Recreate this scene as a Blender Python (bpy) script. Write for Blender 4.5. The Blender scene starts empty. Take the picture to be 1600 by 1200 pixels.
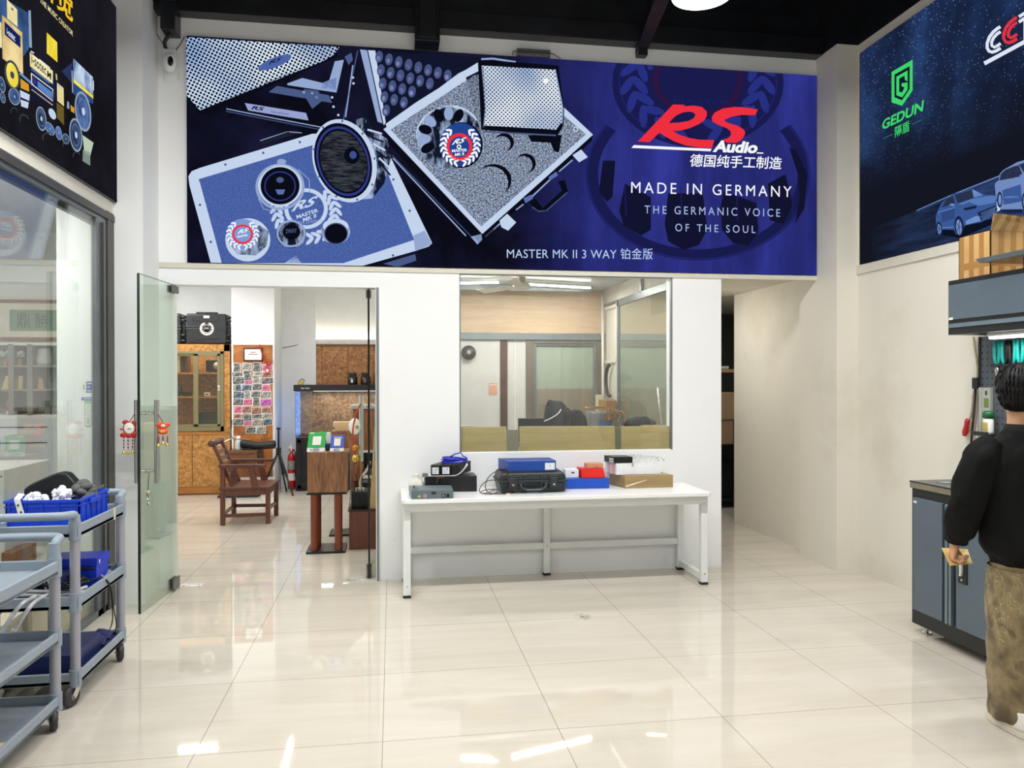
import bpy, bmesh, math, random
from mathutils import Vector, Matrix, Euler
random.seed(7)
SC = bpy.context.scene
COL = SC.collection

# ---------------------------------------------------------------- camera, world, lights, exposure
YAW, PITCH, ROLL, FL = -0.154702, -0.005152, -0.001737, 1203.5      # focal length in pixels of a 1600 px wide frame
CAM = Vector((0.84459, -5.07036, 1.60943))
fw = Vector((-math.sin(YAW) * math.cos(PITCH), math.cos(YAW) * math.cos(PITCH), math.sin(PITCH)))
r0 = Vector((math.cos(YAW), math.sin(YAW), 0))
u0 = r0.cross(fw)
rt = math.cos(ROLL) * r0 + math.sin(ROLL) * u0
up = -math.sin(ROLL) * r0 + math.cos(ROLL) * u0
cam = bpy.data.cameras.new('camera')
cam.sensor_width = 36
cam.lens = FL / 1600 * 36
cam.clip_start = 0.05
co = bpy.data.objects.new('camera', cam)
COL.objects.link(co)
M = Matrix.Identity(4)
for i in range(3):
    M[i][0], M[i][1], M[i][2], M[i][3] = rt[i], up[i], -fw[i], CAM[i]
co.matrix_world = M
SC.camera = co

W = bpy.data.worlds.new('world')
SC.world = W
W.use_nodes = True
W.node_tree.nodes['Background'].inputs[0].default_value = (0.86, 0.93, 1.0, 1)
W.node_tree.nodes['Background'].inputs[1].default_value = 0.30       # added frontal fill, let in where the front behind the camera is left open

SC.view_settings.view_transform = 'Standard'
SC.view_settings.look = 'None'
SC.view_settings.gamma = 1
SC.view_settings.use_curve_mapping = False
SC.view_settings.exposure = 0.0


def area(name, loc, sx, sy, power, col=(1, 0.97, 0.92), rot=(0, 0, 0)):
    l = bpy.data.lights.new(name, 'AREA')
    l.shape = 'RECTANGLE'
    l.size, l.size_y, l.energy, l.color = sx, sy, power, col
    o = bpy.data.objects.new(name, l)
    o.location = loc
    o.rotation_euler = rot
    COL.objects.link(o)
    return o


WARM = (1, 0.985, 0.955)
TUBES = [((-0.05, -1.35, 4.10), 0), ((1.75, -1.35, 4.10), 0), ((3.45, -1.35, 4.10), 0), ((0.3, -4.6, 4.1), 0), ((2.4, -4.6, 4.1), 0),
         ((-0.9, -2.7, 4.1), 1), ((4.2, -3.4, 4.1), 1)]
for i, (p, turn) in enumerate(TUBES):                                             # the shop's ceiling tubes: their light, the fittings follow below
    area('tube_light', (p[0], p[1], p[2] - 0.03), 1.25, 0.05, 60 if i < 3 else 17, WARM, (0, 0, math.pi / 2 * turn))
# tubes of the rooms behind: centre, length, turn, power
ROOM_TUBES = [((-0.405, 4.30, 2.92), 1.15, math.pi / 2, 28), ((-1.565, 4.84, 2.92), 0.55, 0, 20), ((-0.6, 2.0, 3.22), 1.2, 0, 20),
              ((2.70, 3.78, 2.722), 1.05, 0.29, 25), ((1.83, 3.64, 2.722), 0.44, -0.26, 12), ((2.5, 1.75, 2.722), 1.2, 0, 18),
              ((-2.45, 5.7, 3.15), 0.5, 0, 30), ((-2.3, 0.3, 2.96), 1.2, 0, 37), ((-2.3, -2.2, 2.96), 1.2, 0, 36), ((3.80, 2.70, 2.53), 0.5, math.pi / 2, 9), ((5.4, 3.7, 2.40), 0.7, 0, 5)]  # inner-wall wash and passage-wall tube are added fill, out of sight
for (p, ln, turn, pw_) in ROOM_TUBES:
    area('room_tube_light', (p[0], p[1], p[2] - 0.02), ln, 0.03, pw_, (1, 0.985, 0.95), (0, 0, turn))


# ---------------------------------------------------------------- helpers
def srgb(h):
    v = [int(h[i:i + 2], 16) / 255 for i in (0, 2, 4)]
    return tuple(c / 12.92 if c <= 0.04045 else ((c + 0.055) / 1.055) ** 2.4 for c in v) + (1,)


class NT:
    """tiny node-tree writer"""

    def __init__(s, name):
        s.m = bpy.data.materials.new(name)
        s.m.use_nodes = True
        s.t = s.m.node_tree
        s.t.nodes.clear()
        s.out = s.t.nodes.new('ShaderNodeOutputMaterial')

    def n(s, typ, ins=None, **props):
        nd = s.t.nodes.new('ShaderNode' + typ)
        for k, v in props.items():
            setattr(nd, k, v)
        for k, v in (ins or {}).items():
            sock = nd.inputs[k]
            if isinstance(v, bpy.types.NodeSocket):
                s.t.links.new(v, sock)
            else:
                sock.default_value = v
        return nd

    def math(s, op, a, b=0.0, c=0.0):
        return s.n('Math', {0: a, 1: b, 2: c}, operation=op).outputs[0]

    def mix(s, f, a, b):
        nd = s.n('Mix', data_type='RGBA')
        for k, v in ((0, f), (6, a), (7, b)):
            if isinstance(v, bpy.types.NodeSocket):
                s.t.links.new(v, nd.inputs[k])
            else:
                nd.inputs[k].default_value = v
        return nd.outputs[2]

    def ramp(s, f, stops):
        nd = s.n('ValToRGB', {0: f})
        e = nd.color_ramp.elements
        while len(e) < len(stops):
            e.new(0.5)
        for el, (p, c) in zip(e, stops):
            el.position, el.color = p, c
        return nd.outputs[0]

    def coord(s, scale=(1, 1, 1), which='Object', rot=(0, 0, 0)):
        tc = s.n('TexCoord')
        return s.n('Mapping', {0: tc.outputs[which], 'Scale': scale, 'Rotation': rot}).outputs[0]

    def noise(s, v, scale, detail=3, rough=0.5, dist=0.0):
        return s.n('TexNoise', {'Vector': v, 'Scale': scale, 'Detail': detail, 'Roughness': rough, 'Distortion': dist}).outputs[0]

    def done(s, sh):
        s.t.links.new(sh, s.out.inputs[0])
        return s.m


_mats = {}


def pm(name, hexcol, rough=0.5, metal=0.0, var=0.06, scale=6.0, bump=0.0, bscale=60.0, spec=0.5, coat=0.0, stretch=(1, 1, 1), sheen=0.0):
    """a painted, plastic, cloth or metal surface with a little uneven colour"""
    if name in _mats:
        return _mats[name]
    t = NT(name)
    c = srgb(hexcol)
    v = t.coord(stretch)
    no = t.noise(v, scale, 4, 0.6)
    dk = tuple(max(0, x * (1 - 2 * var)) for x in c[:3]) + (1,)
    lt = tuple(min(1, x * (1 + var)) for x in c[:3]) + (1,)
    colr = t.ramp(no, [(0.3, dk), (0.7, lt)])
    b = t.n('BsdfPrincipled', {'Base Color': colr, 'Roughness': rough, 'Metallic': metal, 'Specular IOR Level': spec, 'Coat Weight': coat,
                               'Sheen Weight': sheen})
    if bump:
        bn = t.n('Bump', {'Strength': bump, 'Distance': 0.004, 'Height': t.noise(v, bscale, 4, 0.6)})
        t.t.links.new(bn.outputs[0], b.inputs['Normal'])
    _mats[name] = t.done(b.outputs[0])
    return _mats[name]


def em(name, hexcol, strength=1.0):
    """print on a backlit or lit surface"""
    if name in _mats:
        return _mats[name]
    t = NT(name)
    e = t.n('Emission', {0: srgb(hexcol), 1: strength})
    _mats[name] = t.done(e.outputs[0])
    return _mats[name]


def wood(name, dark, light, scale=3.0, axis=2, rough=0.4, coat=0.0, dist=4.0):
    """long grain along one axis"""
    if name in _mats:
        return _mats[name]
    t = NT(name)
    st = [9.0, 9.0, 9.0]
    st[axis] = 0.8
    v = t.coord(tuple(st))
    n1 = t.noise(v, scale, 6, 0.65, dist * 0.2)
    v2 = t.coord(tuple(x * 5 for x in st))
    n2 = t.noise(v2, scale, 3, 0.5)
    f = t.math('ADD', t.math('MULTIPLY', n1, 0.75), t.math('MULTIPLY', n2, 0.25))
    colr = t.ramp(f, [(0.32, srgb(dark)), (0.68, srgb(light))])
    b = t.n('BsdfPrincipled', {'Base Color': colr, 'Roughness': rough, 'Coat Weight': coat, 'Coat Roughness': 0.15})
    bn = t.n('Bump', {'Strength': 0.08, 'Distance': 0.003, 'Height': f})
    t.t.links.new(bn.outputs[0], b.inputs['Normal'])
    _mats[name] = t.done(b.outputs[0])
    return _mats[name]


def osb(name, dark, mid, light, scale=22.0):
    """pressed strand board: overlapping flakes turned every way"""
    if name in _mats:
        return _mats[name]
    t = NT(name)
    v = t.coord((1, 1, 1))
    w = t.n('TexNoise', {'Vector': v, 'Scale': 5.0, 'Detail': 2.0})
    vv = t.n('Mix', data_type='VECTOR')
    t.t.links.new(v, vv.inputs[4])
    t.t.links.new(w.outputs['Color'], vv.inputs[5])
    vv.inputs[0].default_value = 0.10
    mp = t.n('Mapping', {0: vv.outputs[1], 'Scale': (1, 1, 0.45), 'Rotation': (0, 0.7, 0)})
    vo = t.n('TexVoronoi', {'Vector': mp.outputs[0], 'Scale': scale})
    mp2 = t.n('Mapping', {0: vv.outputs[1], 'Scale': (0.45, 1, 1), 'Rotation': (0, 0.4, 0)})
    vo2 = t.n('TexVoronoi', {'Vector': mp2.outputs[0], 'Scale': scale * 0.8})
    s1 = t.n('SeparateColor', {0: vo.outputs['Color']}).outputs[0]
    s2 = t.n('SeparateColor', {0: vo2.outputs['Color']}).outputs[1]
    f = t.math('ADD', t.math('MULTIPLY', s1, 0.5), t.math('MULTIPLY', s2, 0.5))
    colr = t.ramp(f, [(0.15, srgb(dark)), (0.5, srgb(mid)), (0.85, srgb(light))])
    b = t.n('BsdfPrincipled', {'Base Color': colr, 'Roughness': 0.45})
    bn = t.n('Bump', {'Strength': 0.15, 'Distance': 0.002, 'Height': f})
    t.t.links.new(bn.outputs[0], b.inputs['Normal'])
    _mats[name] = t.done(b.outputs[0])
    return _mats[name]


def glass(name, tint, refl=1.0, milk=0.0):
    """a thin pane: see-through with a tint, mirror reflection growing at a slant, a little dust and painted-in haze"""
    if name in _mats:
        return _mats[name]
    t = NT(name)
    lw = t.n('LayerWeight', {0: 0.5})
    p5 = t.math('POWER', lw.outputs['Facing'], 4.0)
    fr = t.math('MULTIPLY_ADD', p5, 0.95 * refl, 0.045 * refl)
    tr = t.n('BsdfTransparent', {0: srgb(tint)})
    gl = t.n('BsdfGlossy', {'Color': (1, 1, 1, 1), 'Roughness': 0.01})
    mx = t.n('MixShader', {0: fr, 1: tr.outputs[0], 2: gl.outputs[0]})
    sh = mx.outputs[0]
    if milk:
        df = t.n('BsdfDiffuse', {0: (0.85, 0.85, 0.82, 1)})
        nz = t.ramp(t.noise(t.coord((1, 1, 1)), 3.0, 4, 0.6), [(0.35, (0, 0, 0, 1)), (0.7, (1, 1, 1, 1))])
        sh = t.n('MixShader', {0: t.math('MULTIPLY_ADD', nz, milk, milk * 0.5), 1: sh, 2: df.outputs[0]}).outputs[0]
    _mats[name] = t.done(sh)
    return _mats[name]


class MB:
    """collects shapes (in world space, or in a thing's own space for copied things) into one mesh with several materials"""

    def __init__(s):
        s.v, s.f, s.mi, s.mats, s.sm = [], [], [], [], []
        s.T = None

    def slot(s, m):
        if m not in s.mats:
            s.mats.append(m)
        return s.mats.index(m)

    def add(s, vs, fs, m, smooth=False):
        b = len(s.v)
        if s.T is not None:
            vs = [s.T @ Vector(p) for p in vs]
        s.v += [tuple(p) for p in vs]
        k = s.slot(m)
        for f in fs:
            s.f.append([i + b for i in f])
            s.mi.append(k)
            s.sm.append(smooth)
        return s

    def box(s, x0, x1, y0, y1, z0, z1, m, bev=0.0, seg=2):
        x0, x1 = min(x0, x1), max(x0, x1)
        y0, y1 = min(y0, y1), max(y0, y1)
        z0, z1 = min(z0, z1), max(z0, z1)
        vs = [(x0, y0, z0), (x1, y0, z0), (x1, y1, z0), (x0, y1, z0), (x0, y0, z1), (x1, y0, z1), (x1, y1, z1), (x0, y1, z1)]
        fs = [(0, 3, 2, 1), (4, 5, 6, 7), (0, 1, 5, 4), (1, 2, 6, 5), (2, 3, 7, 6), (3, 0, 4, 7)]
        if not bev:
            return s.add(vs, fs, m)
        return s.solid(vs, fs, m, bev, seg)

    def solid(s, vs, fs, m, bev, seg=2, smooth=False):
        bm = bmesh.new()
        bv = [bm.verts.new(p) for p in vs]
        for f in fs:
            bm.faces.new([bv[i] for i in f])
        bmesh.ops.recalc_face_normals(bm, faces=bm.faces)
        if bev:
            bmesh.ops.bevel(bm, geom=bm.edges[:], offset=bev, segments=seg, affect='EDGES', profile=0.5, clamp_overlap=True)
        bm.verts.index_update()
        s.add([v.co.copy() for v in bm.verts], [[v.index for v in f.verts] for f in bm.faces], m, smooth)
        bm.free()
        return s

    def hexa(s, p, m, bev=0.0):
        """eight corners: bottom four then top four, both anticlockwise from above"""
        fs = [(0, 3, 2, 1), (4, 5, 6, 7), (0, 1, 5, 4), (1, 2, 6, 5), (2, 3, 7, 6), (3, 0, 4, 7)]
        return s.solid(p, fs, m, bev) if bev else s.add(p, fs, m)

    def bar(s, a, b, w, h, m, bev=0.0, upv=(0, 0, 1)):
        """square bar from a to b, w across and h along up"""
        a, b = Vector(a), Vector(b)
        d = (b - a).normalized()
        u = Vector(upv)
        if abs(d.dot(u)) > 0.99:
            u = Vector((0, 1, 0))
        r = d.cross(u).normalized() * (w / 2)
        u = r.normalized().cross(d) * (h / 2)
        p = [a - r - u, a + r - u, b + r - u, b - r - u, a - r + u, a + r + u, b + r + u, b - r + u]
        return s.hexa(p, m, bev)

    def cyl(s, a, b, ra, m, rb=None, seg=20, cap=True, smooth=True):
        rb = ra if rb is None else rb
        a, b = Vector(a), Vector(b)
        d = (b - a).normalized()
        x = d.orthogonal().normalized()
        y = d.cross(x)
        vs, fs = [], []
        for c, r in ((a, ra), (b, rb)):
            for i in range(seg):
                t = 2 * math.pi * i / seg
                vs.append(c + (x * math.cos(t) + y * math.sin(t)) * r)
        for i in range(seg):
            j = (i + 1) % seg
            fs.append((i, j, seg + j, seg + i))
        s.add(vs, fs, m, smooth)
        if cap:
            s.add(vs[:seg], [tuple(reversed(range(seg)))], m)
            s.add(vs[seg:], [tuple(range(seg))], m)
        return s

    def lathe(s, prof, c, m, seg=28, axis='z', smooth=True):
        """prof: (radius, height) pairs, turned about an axis through c"""
        c = Vector(c)
        vs, fs = [], []
        for r, h in prof:
            for i in range(seg):
                t = 2 * math.pi * i / seg
                p = {'z': (r * math.cos(t), r * math.sin(t), h), 'y': (r * math.cos(t), h, r * math.sin(t)), 'x': (h, r * math.cos(t), r * math.sin(t))}[axis]
                vs.append(c + Vector(p))
        for k in range(len(prof) - 1):
            for i in range(seg):
                j = (i + 1) % seg
                fs.append((k * seg + i, k * seg + j, (k + 1) * seg + j, (k + 1) * seg + i))
        if prof[0][0] > 0:
            fs.append(tuple(reversed(range(seg))))
        if prof[-1][0] > 0:
            fs.append(tuple(range((len(prof) - 1) * seg, len(prof) * seg)))
        return s.add(vs, fs, m, smooth)

    def tube(s, pts, r, m, seg=10, closed=False, smooth_path=0):
        P = [Vector(p) for p in pts]
        for _ in range(smooth_path):
            Q = [] if closed else [P[0]]
            n = len(P)
            for i in range(n if closed else n - 1):
                a, b = P[i], P[(i + 1) % n]
                Q += [a * 0.75 + b * 0.25, a * 0.25 + b * 0.75]
            if not closed:
                Q.append(P[-1])
            P = Q
        n = len(P)
        rs = r if isinstance(r, (list, tuple)) else [r] * n
        if len(rs) != n:
            rs = [rs[min(len(rs) - 1, int(i * len(rs) / n))] for i in range(n)]
        vs, fs = [], []
        prev = None
        for i in range(n):
            d = (P[(i + 1) % n] - P[i - 1]) if closed or 0 < i < n - 1 else (P[1] - P[0] if i == 0 else P[-1] - P[-2])
            d = d.normalized() if d.length > 1e-9 else Vector((0, 0, 1))
            x = d.orthogonal().normalized() if prev is None else (prev - d * prev.dot(d)).normalized()
            prev = x
            y = d.cross(x)
            for k in range(seg):
                t = 2 * math.pi * k / seg
                vs.append(P[i] + (x * math.cos(t) + y * math.sin(t)) * rs[i])
        for i in range(n if closed else n - 1):
            a, b = i * seg, ((i + 1) % n) * seg
            for k in range(seg):
                j = (k + 1) % seg
                fs.append((a + k, a + j, b + j, b + k))
        if not closed:
            fs.append(tuple(reversed(range(seg))))
            fs.append(tuple(range((n - 1) * seg, n * seg)))
        return s.add(vs, fs, m, True)

    def loft(s, rings, m, cap=True, smooth=True):
        n = len(rings[0])
        vs = [p for r in rings for p in r]
        fs = []
        for k in range(len(rings) - 1):
            for i in range(n):
                j = (i + 1) % n
                fs.append((k * n + i, k * n + j, (k + 1) * n + j, (k + 1) * n + i))
        if cap:
            fs.append(tuple(reversed(range(n))))
            fs.append(tuple(range((len(rings) - 1) * n, len(rings) * n)))
        return s.add(vs, fs, m, smooth)

    def blob(s, c, r, m, seg=14, rings=9, jitter=0.0, rot=None):
        c = Vector(c)
        R = Euler(rot).to_matrix() if rot else Matrix.Identity(3)
        vs = [c + R @ Vector((0, 0, -r[2]))]
        for k in range(1, rings):
            ph = math.pi * k / rings - math.pi / 2
            for i in range(seg):
                t = 2 * math.pi * i / seg
                q = 1 + random.uniform(-jitter, jitter)
                vs.append(c + R @ Vector((r[0] * math.cos(ph) * math.cos(t) * q, r[1] * math.cos(ph) * math.sin(t) * q, r[2] * math.sin(ph) * q)))
        vs.append(c + R @ Vector((0, 0, r[2])))
        fs = [(0, 1 + (i + 1) % seg, 1 + i) for i in range(seg)]
        for k in range(rings - 2):
            for i in range(seg):
                j = (i + 1) % seg
                fs.append((1 + k * seg + i, 1 + k * seg + j, 1 + (k + 1) * seg + j, 1 + (k + 1) * seg + i))
        e = len(vs) - 1
        b = 1 + (rings - 2) * seg
        fs += [(b + i, b + (i + 1) % seg, e) for i in range(seg)]
        return s.add(vs, fs, m, True)

    def prism(s, pts, vec, m, bev=0.0):
        """extrude a flat outline along vec"""
        n = len(pts)
        vec = Vector(vec)
        vs = [Vector(p) for p in pts] + [Vector(p) + vec for p in pts]
        fs = [tuple(reversed(range(n))), tuple(range(n, 2 * n))] + [(i, (i + 1) % n, n + (i + 1) % n, n + i) for i in range(n)]
        return s.solid(vs, fs, m, bev) if bev else s.add(vs, fs, m)

    def poly(s, pts, m):
        return s.add(pts, [tuple(range(len(pts)))], m)

    def text(s, body, o, right, upv, m, bold=0.0, shear=0.0, space=1.0, thick=0.0):
        """lettering filling the parallelogram o, o+right, o+up"""
        vs, fs = glyphs(body, bold, shear, space)
        xs = [p[0] for p in vs]
        ys = [p[1] for p in vs]
        x0, x1, y0, y1 = min(xs), max(xs), min(ys), max(ys)
        o, right, upv = Vector(o), Vector(right), Vector(upv)
        s.add([o + right * ((p[0] - x0) / (x1 - x0)) + upv * ((p[1] - y0) / (y1 - y0)) for p in vs], fs, m)
        return s

    def build(s, name, parent=None, fix=True):
        me = bpy.data.meshes.new(name)
        me.from_pydata(s.v, [], s.f)
        for m in s.mats:
            me.materials.append(m)
        me.polygons.foreach_set('material_index', s.mi)
        me.polygons.foreach_set('use_smooth', s.sm)
        me.update()
        if fix:
            bm = bmesh.new()
            bm.from_mesh(me)
            bmesh.ops.recalc_face_normals(bm, faces=bm.faces)
            bm.to_mesh(me)
            bm.free()
        ob = bpy.data.objects.new(name, me)
        COL.objects.link(ob)
        if parent is not None:
            me.transform(wm(parent).inverted())
            ob.parent = parent
        return ob


def wm(o):
    m = Matrix.LocRotScale(o.location, o.rotation_euler, None)
    return wm(o.parent) @ m if o.parent else m


_gl = {}


def glyphs(body, bold, shear, space):
    k = (body, bold, shear, space)
    if k not in _gl:
        cu = bpy.data.curves.new('letters', 'FONT')
        cu.body, cu.offset, cu.shear, cu.space_character = body, bold, shear, space
        cu.resolution_u = 4
        o = bpy.data.objects.new('letters', cu)
        COL.objects.link(o)
        dg = bpy.context.evaluated_depsgraph_get()
        me = bpy.data.meshes.new_from_object(o.evaluated_get(dg))
        _gl[k] = ([tuple(v.co) for v in me.vertices], [tuple(p.vertices) for p in me.polygons])
        bpy.data.objects.remove(o)
        bpy.data.curves.remove(cu)
        bpy.data.meshes.remove(me)
    return _gl[k]


def tag(o, label, cat, group=None, kind=None):
    o['label'], o['category'] = label, cat
    if group:
        o['group'] = group
    if kind:
        o['kind'] = kind
    return o


def thing(name, label, cat, loc=(0, 0, 0), rz=0.0, group=None):
    o = bpy.data.objects.new(name, None)
    o.empty_display_size = 0.05
    COL.objects.link(o)
    o.location = loc
    o.rotation_euler = (0, 0, rz)
    return tag(o, label, cat, group)


def struct(mb, name):
    o = mb.build(name)
    o['kind'] = 'structure'
    return o


def dup(o, loc, rz, label, parent=None):
    c = o.copy()
    COL.objects.link(c)
    if parent is None:
        c.location, c.rotation_euler = loc, (0, 0, rz)
        c['label'] = label
    else:
        c.parent = parent
    for ch in list(o.children):
        dup(ch, None, None, None, c)
    return c


def one(mb, name, label, cat, group=None, base=None):
    """a thing that is a single mesh, its origin at its base"""
    o = mb.build(name)
    me = o.data
    lo = [min(v.co[i] for v in me.vertices) for i in range(3)]
    hi = [max(v.co[i] for v in me.vertices) for i in range(3)]
    c = Vector(((lo[0] + hi[0]) / 2, (lo[1] + hi[1]) / 2, lo[2]))
    me.transform(Matrix.Translation(-c))
    o.location = c
    return tag(o, label, cat, group)
# ---------------------------------------------------------------- the setting
def wall_mat(name, base, stain, amount, scuff='b9b4a6'):
    t = NT(name)
    v = t.coord((1, 1, 1))
    big = t.ramp(t.noise(v, 1.1, 5, 0.62), [(0.52, (0, 0, 0, 1)), (0.74, (1, 1, 1, 1))])
    sm = t.ramp(t.noise(v, 17.0, 5, 0.7, 0.6), [(0.66, (0, 0, 0, 1)), (0.72, (1, 1, 1, 1))])
    # scuffs and grime gather low on the wall
    z = t.n('SeparateXYZ', {0: v}).outputs[2]
    low = t.n('MapRange', {0: z, 1: 0.9, 2: 0.05, 3: 0.0, 4: 1.0}).outputs[0]
    c = t.mix(t.math('MULTIPLY', big, amount), srgb(base), srgb(stain))
    c = t.mix(t.math('MULTIPLY', t.math('MULTIPLY', sm, low), 0.55), c, srgb(scuff))
    b = t.n('BsdfPrincipled', {'Base Color': c, 'Roughness': 0.55, 'Specular IOR Level': 0.3})
    bn = t.n('Bump', {'Strength': 0.06, 'Distance': 0.004, 'Height': t.noise(v, 40.0, 3)})
    t.t.links.new(bn.outputs[0], b.inputs['Normal'])
    return t.done(b.outputs[0])


M_WALL = wall_mat('white_wall_paint', 'f3f5f7', 'ebe8de', 0.4)
M_CREAM = wall_mat('cream_wall_paint', 'e4e0d5', 'd2cab7', 0.7)
M_INNER = pm('inner_wall_paint', 'eaecec', 0.6, var=0.02)
M_BLACK = pm('black_ceiling_paint', '1c1e23', 0.35, var=0.3, scale=2.5, bump=0.3, bscale=9)
M_BLACKM = pm('black_plastic', '17191b', 0.42, var=0.1)
M_ALU = pm('brushed_aluminium', '8d9498', 0.36, 0.6, var=0.04)
M_STEEL = pm('polished_steel', 'd6d6d2', 0.16, 1.0, var=0.02)
M_DARKST = pm('dark_steel', '55585a', 0.3, 0.9, var=0.05)
M_WHITEM = pm('white_powder_coat', 'eff1f1', 0.35, var=0.015)


def floor_mat():
    t = NT('polished_tile')
    v = t.coord((1, 1, 1))
    xyz = t.n('SeparateXYZ', {0: v})
    lines = []
    for k in (0, 1):
        f = t.math('FRACT', t.math('DIVIDE', t.math('ADD', xyz.outputs[k], 800.0), 0.8))
        d = t.math('ABSOLUTE', t.math('SUBTRACT', f, 0.5))
        lines.append(t.math('GREATER_THAN', d, 0.5 - 0.0017 / 0.8))
    g = t.math('MAXIMUM', lines[0], lines[1])
    st = t.coord((0.35, 2.2, 1))
    n1 = t.noise(st, 2.2, 6, 0.6, 0.8)
    cell = t.n('TexWhiteNoise', {'Vector': t.n('VectorMath', {0: t.n('Mapping', {0: v, 'Scale': (1.25, 1.25, 1.25)}).outputs[0]}, operation='FLOOR').outputs[0]}).outputs[0]
    c = t.ramp(n1, [(0.30, srgb('c8c0b2')), (0.55, srgb('d0c9bd')), (0.75, srgb('d6d1c6'))])
    c = t.mix(t.math('MULTIPLY', cell, 0.10), c, srgb('cbbfa6'))
    dirt = t.ramp(t.noise(v, 3.3, 6, 0.75), [(0.60, (0, 0, 0, 1)), (0.78, (1, 1, 1, 1))])
    c = t.mix(t.math('MULTIPLY', dirt, 0.22), c, srgb('a4967c'))
    # one dark scuff mark on the tiles in front of the bench
    sv = t.n('VectorMath', {0: v, 1: (2.125, 0.02, 0)}, operation='SUBTRACT').outputs[0]
    sd = t.n('VectorMath', {0: t.n('VectorMath', {0: sv, 1: (1.0, 0.8, 0)}, operation='MULTIPLY').outputs[0]}, operation='LENGTH').outputs[1]
    sm = t.n('MapRange', {0: sd, 1: 0.07, 2: 0.01, 3: 0.0, 4: 1.0}).outputs[0]
    c = t.mix(t.math('MULTIPLY', sm, t.ramp(t.noise(v, 28.0, 3), [(0.35, (0, 0, 0, 1)), (0.6, (0.8, 0.8, 0.8, 1))])), c, srgb('6f6654'))
    c = t.mix(t.math('MULTIPLY', g, 0.75), c, srgb('6a5f4c'))
    ro = t.math('MULTIPLY_ADD', dirt, 0.06, 0.028)
    b = t.n('BsdfPrincipled', {'Base Color': c, 'Roughness': ro, 'Specular IOR Level': 0.5, 'IOR': 1.5})
    bn = t.n('Bump', {'Strength': 0.006, 'Distance': 0.004, 'Height': t.noise(v, 5.0, 2)})
    t.t.links.new(bn.outputs[0], b.inputs['Normal'])
    return t.done(b.outputs[0])


M_FLOOR = floor_mat()
YW = 1.208           # front face of the long wall
TOP = 5.2
struct(MB().box(-5, 7, -8, 8, -0.1, 0, M_FLOOR), 'floor')
struct(MB().box(-1.3, 4.9, -8, 1.5, TOP, TOP + 0.1, M_BLACK), 'ceiling')

w = MB()
T2 = YW + 0.15
ZB = 4.41
for (x0, x1, z0, z1) in ((-0.93, -0.832, 0, 2.352), (-0.93, 1.39, 2.352, ZB), (0.748, 1.39, 0, 2.352), (1.39, 3.21, 0, 1.012), (1.39, 3.21, 2.485, ZB),
                         (3.21, 3.648, 0, ZB), (3.648, 4.535, 2.515, ZB)):
    w.box(x0, x1, YW, T2, z0, z1, M_WALL)
struct(w, 'wall_back')
struct(MB().box(-1.3, 4.9, YW, T2, ZB, TOP, M_BLACK), 'wall_back_upper')
w = MB()
w.box(-1.503, -0.924, 0.826, 1.36, 0, TOP, M_WALL)
struct(w, 'pillar_left')
w = MB()
w.box(4.527, 4.95, 0.886, 1.48, 0, 4.415, M_CREAM)
struct(w, 'pillar_right')
struct(MB().box(4.527, 4.95, 0.886, 1.48, 4.415, TOP, M_BLACK), 'pillar_right_upper')
struct(MB().box(4.72, 4.85, -8, 0.886, 0, 4.415, M_CREAM), 'wall_right')
struct(MB().box(4.722, 4.85, -8, 0.886, 4.415, TOP, M_BLACK), 'wall_right_upper')
w = MB()
w.box(-1.30, -1.128, -8, 0.826, 2.87, TOP, M_WALL)
w.box(-1.30, -1.128, -8, -4.2, 0, 2.87, M_WALL)
struct(w, 'wall_left')
# black steel under the roof: a flange along the wall, a post down to the banner, a stub in the corner, a bracket
b = MB()
b.box(-0.93, 4.527, 1.09, YW, 4.41, 4.56, M_BLACK, 0.004)
b.box(-0.93, 4.527, 1.15, YW, 4.56, 4.75, M_BLACK)
struct(b, 'beam_back')
b = MB()
b.box(1.03, 1.225, 1.02, YW, 4.275, TOP, M_BLACK, 0.006)
b.box(1.06, 1.195, 0.99, 1.02, 4.29, TOP, M_BLACK, 0.004)
struct(b, 'beam_post')
b = MB()
b.box(-0.924, -0.757, -3.0, YW, 4.46, TOP, M_BLACK, 0.006)
b.box(-0.862, -0.757, 1.04, YW, 4.245, 4.46, M_BLACK, 0.004)
struct(b, 'beam_left')
b = MB()
b.hexa([(2.86, 0.35, 4.70), (3.0, 0.35, 4.70), (2.97, 1.2, 4.36), (2.88, 1.2, 4.36), (2.86, 0.35, 4.86), (3.0, 0.35, 4.86), (2.97, 1.2, 4.52), (2.88, 1.2, 4.52)], M_BLACK)
b.box(2.885, 2.965, 1.13, YW, 4.325, 4.42, M_BLACK)
struct(b, 'beam_bracket')
b = MB()
b.box(-0.93, 4.72, -1.0, -0.85, 4.75, 5.0, M_BLACK)
struct(b, 'beam_cross')

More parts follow.
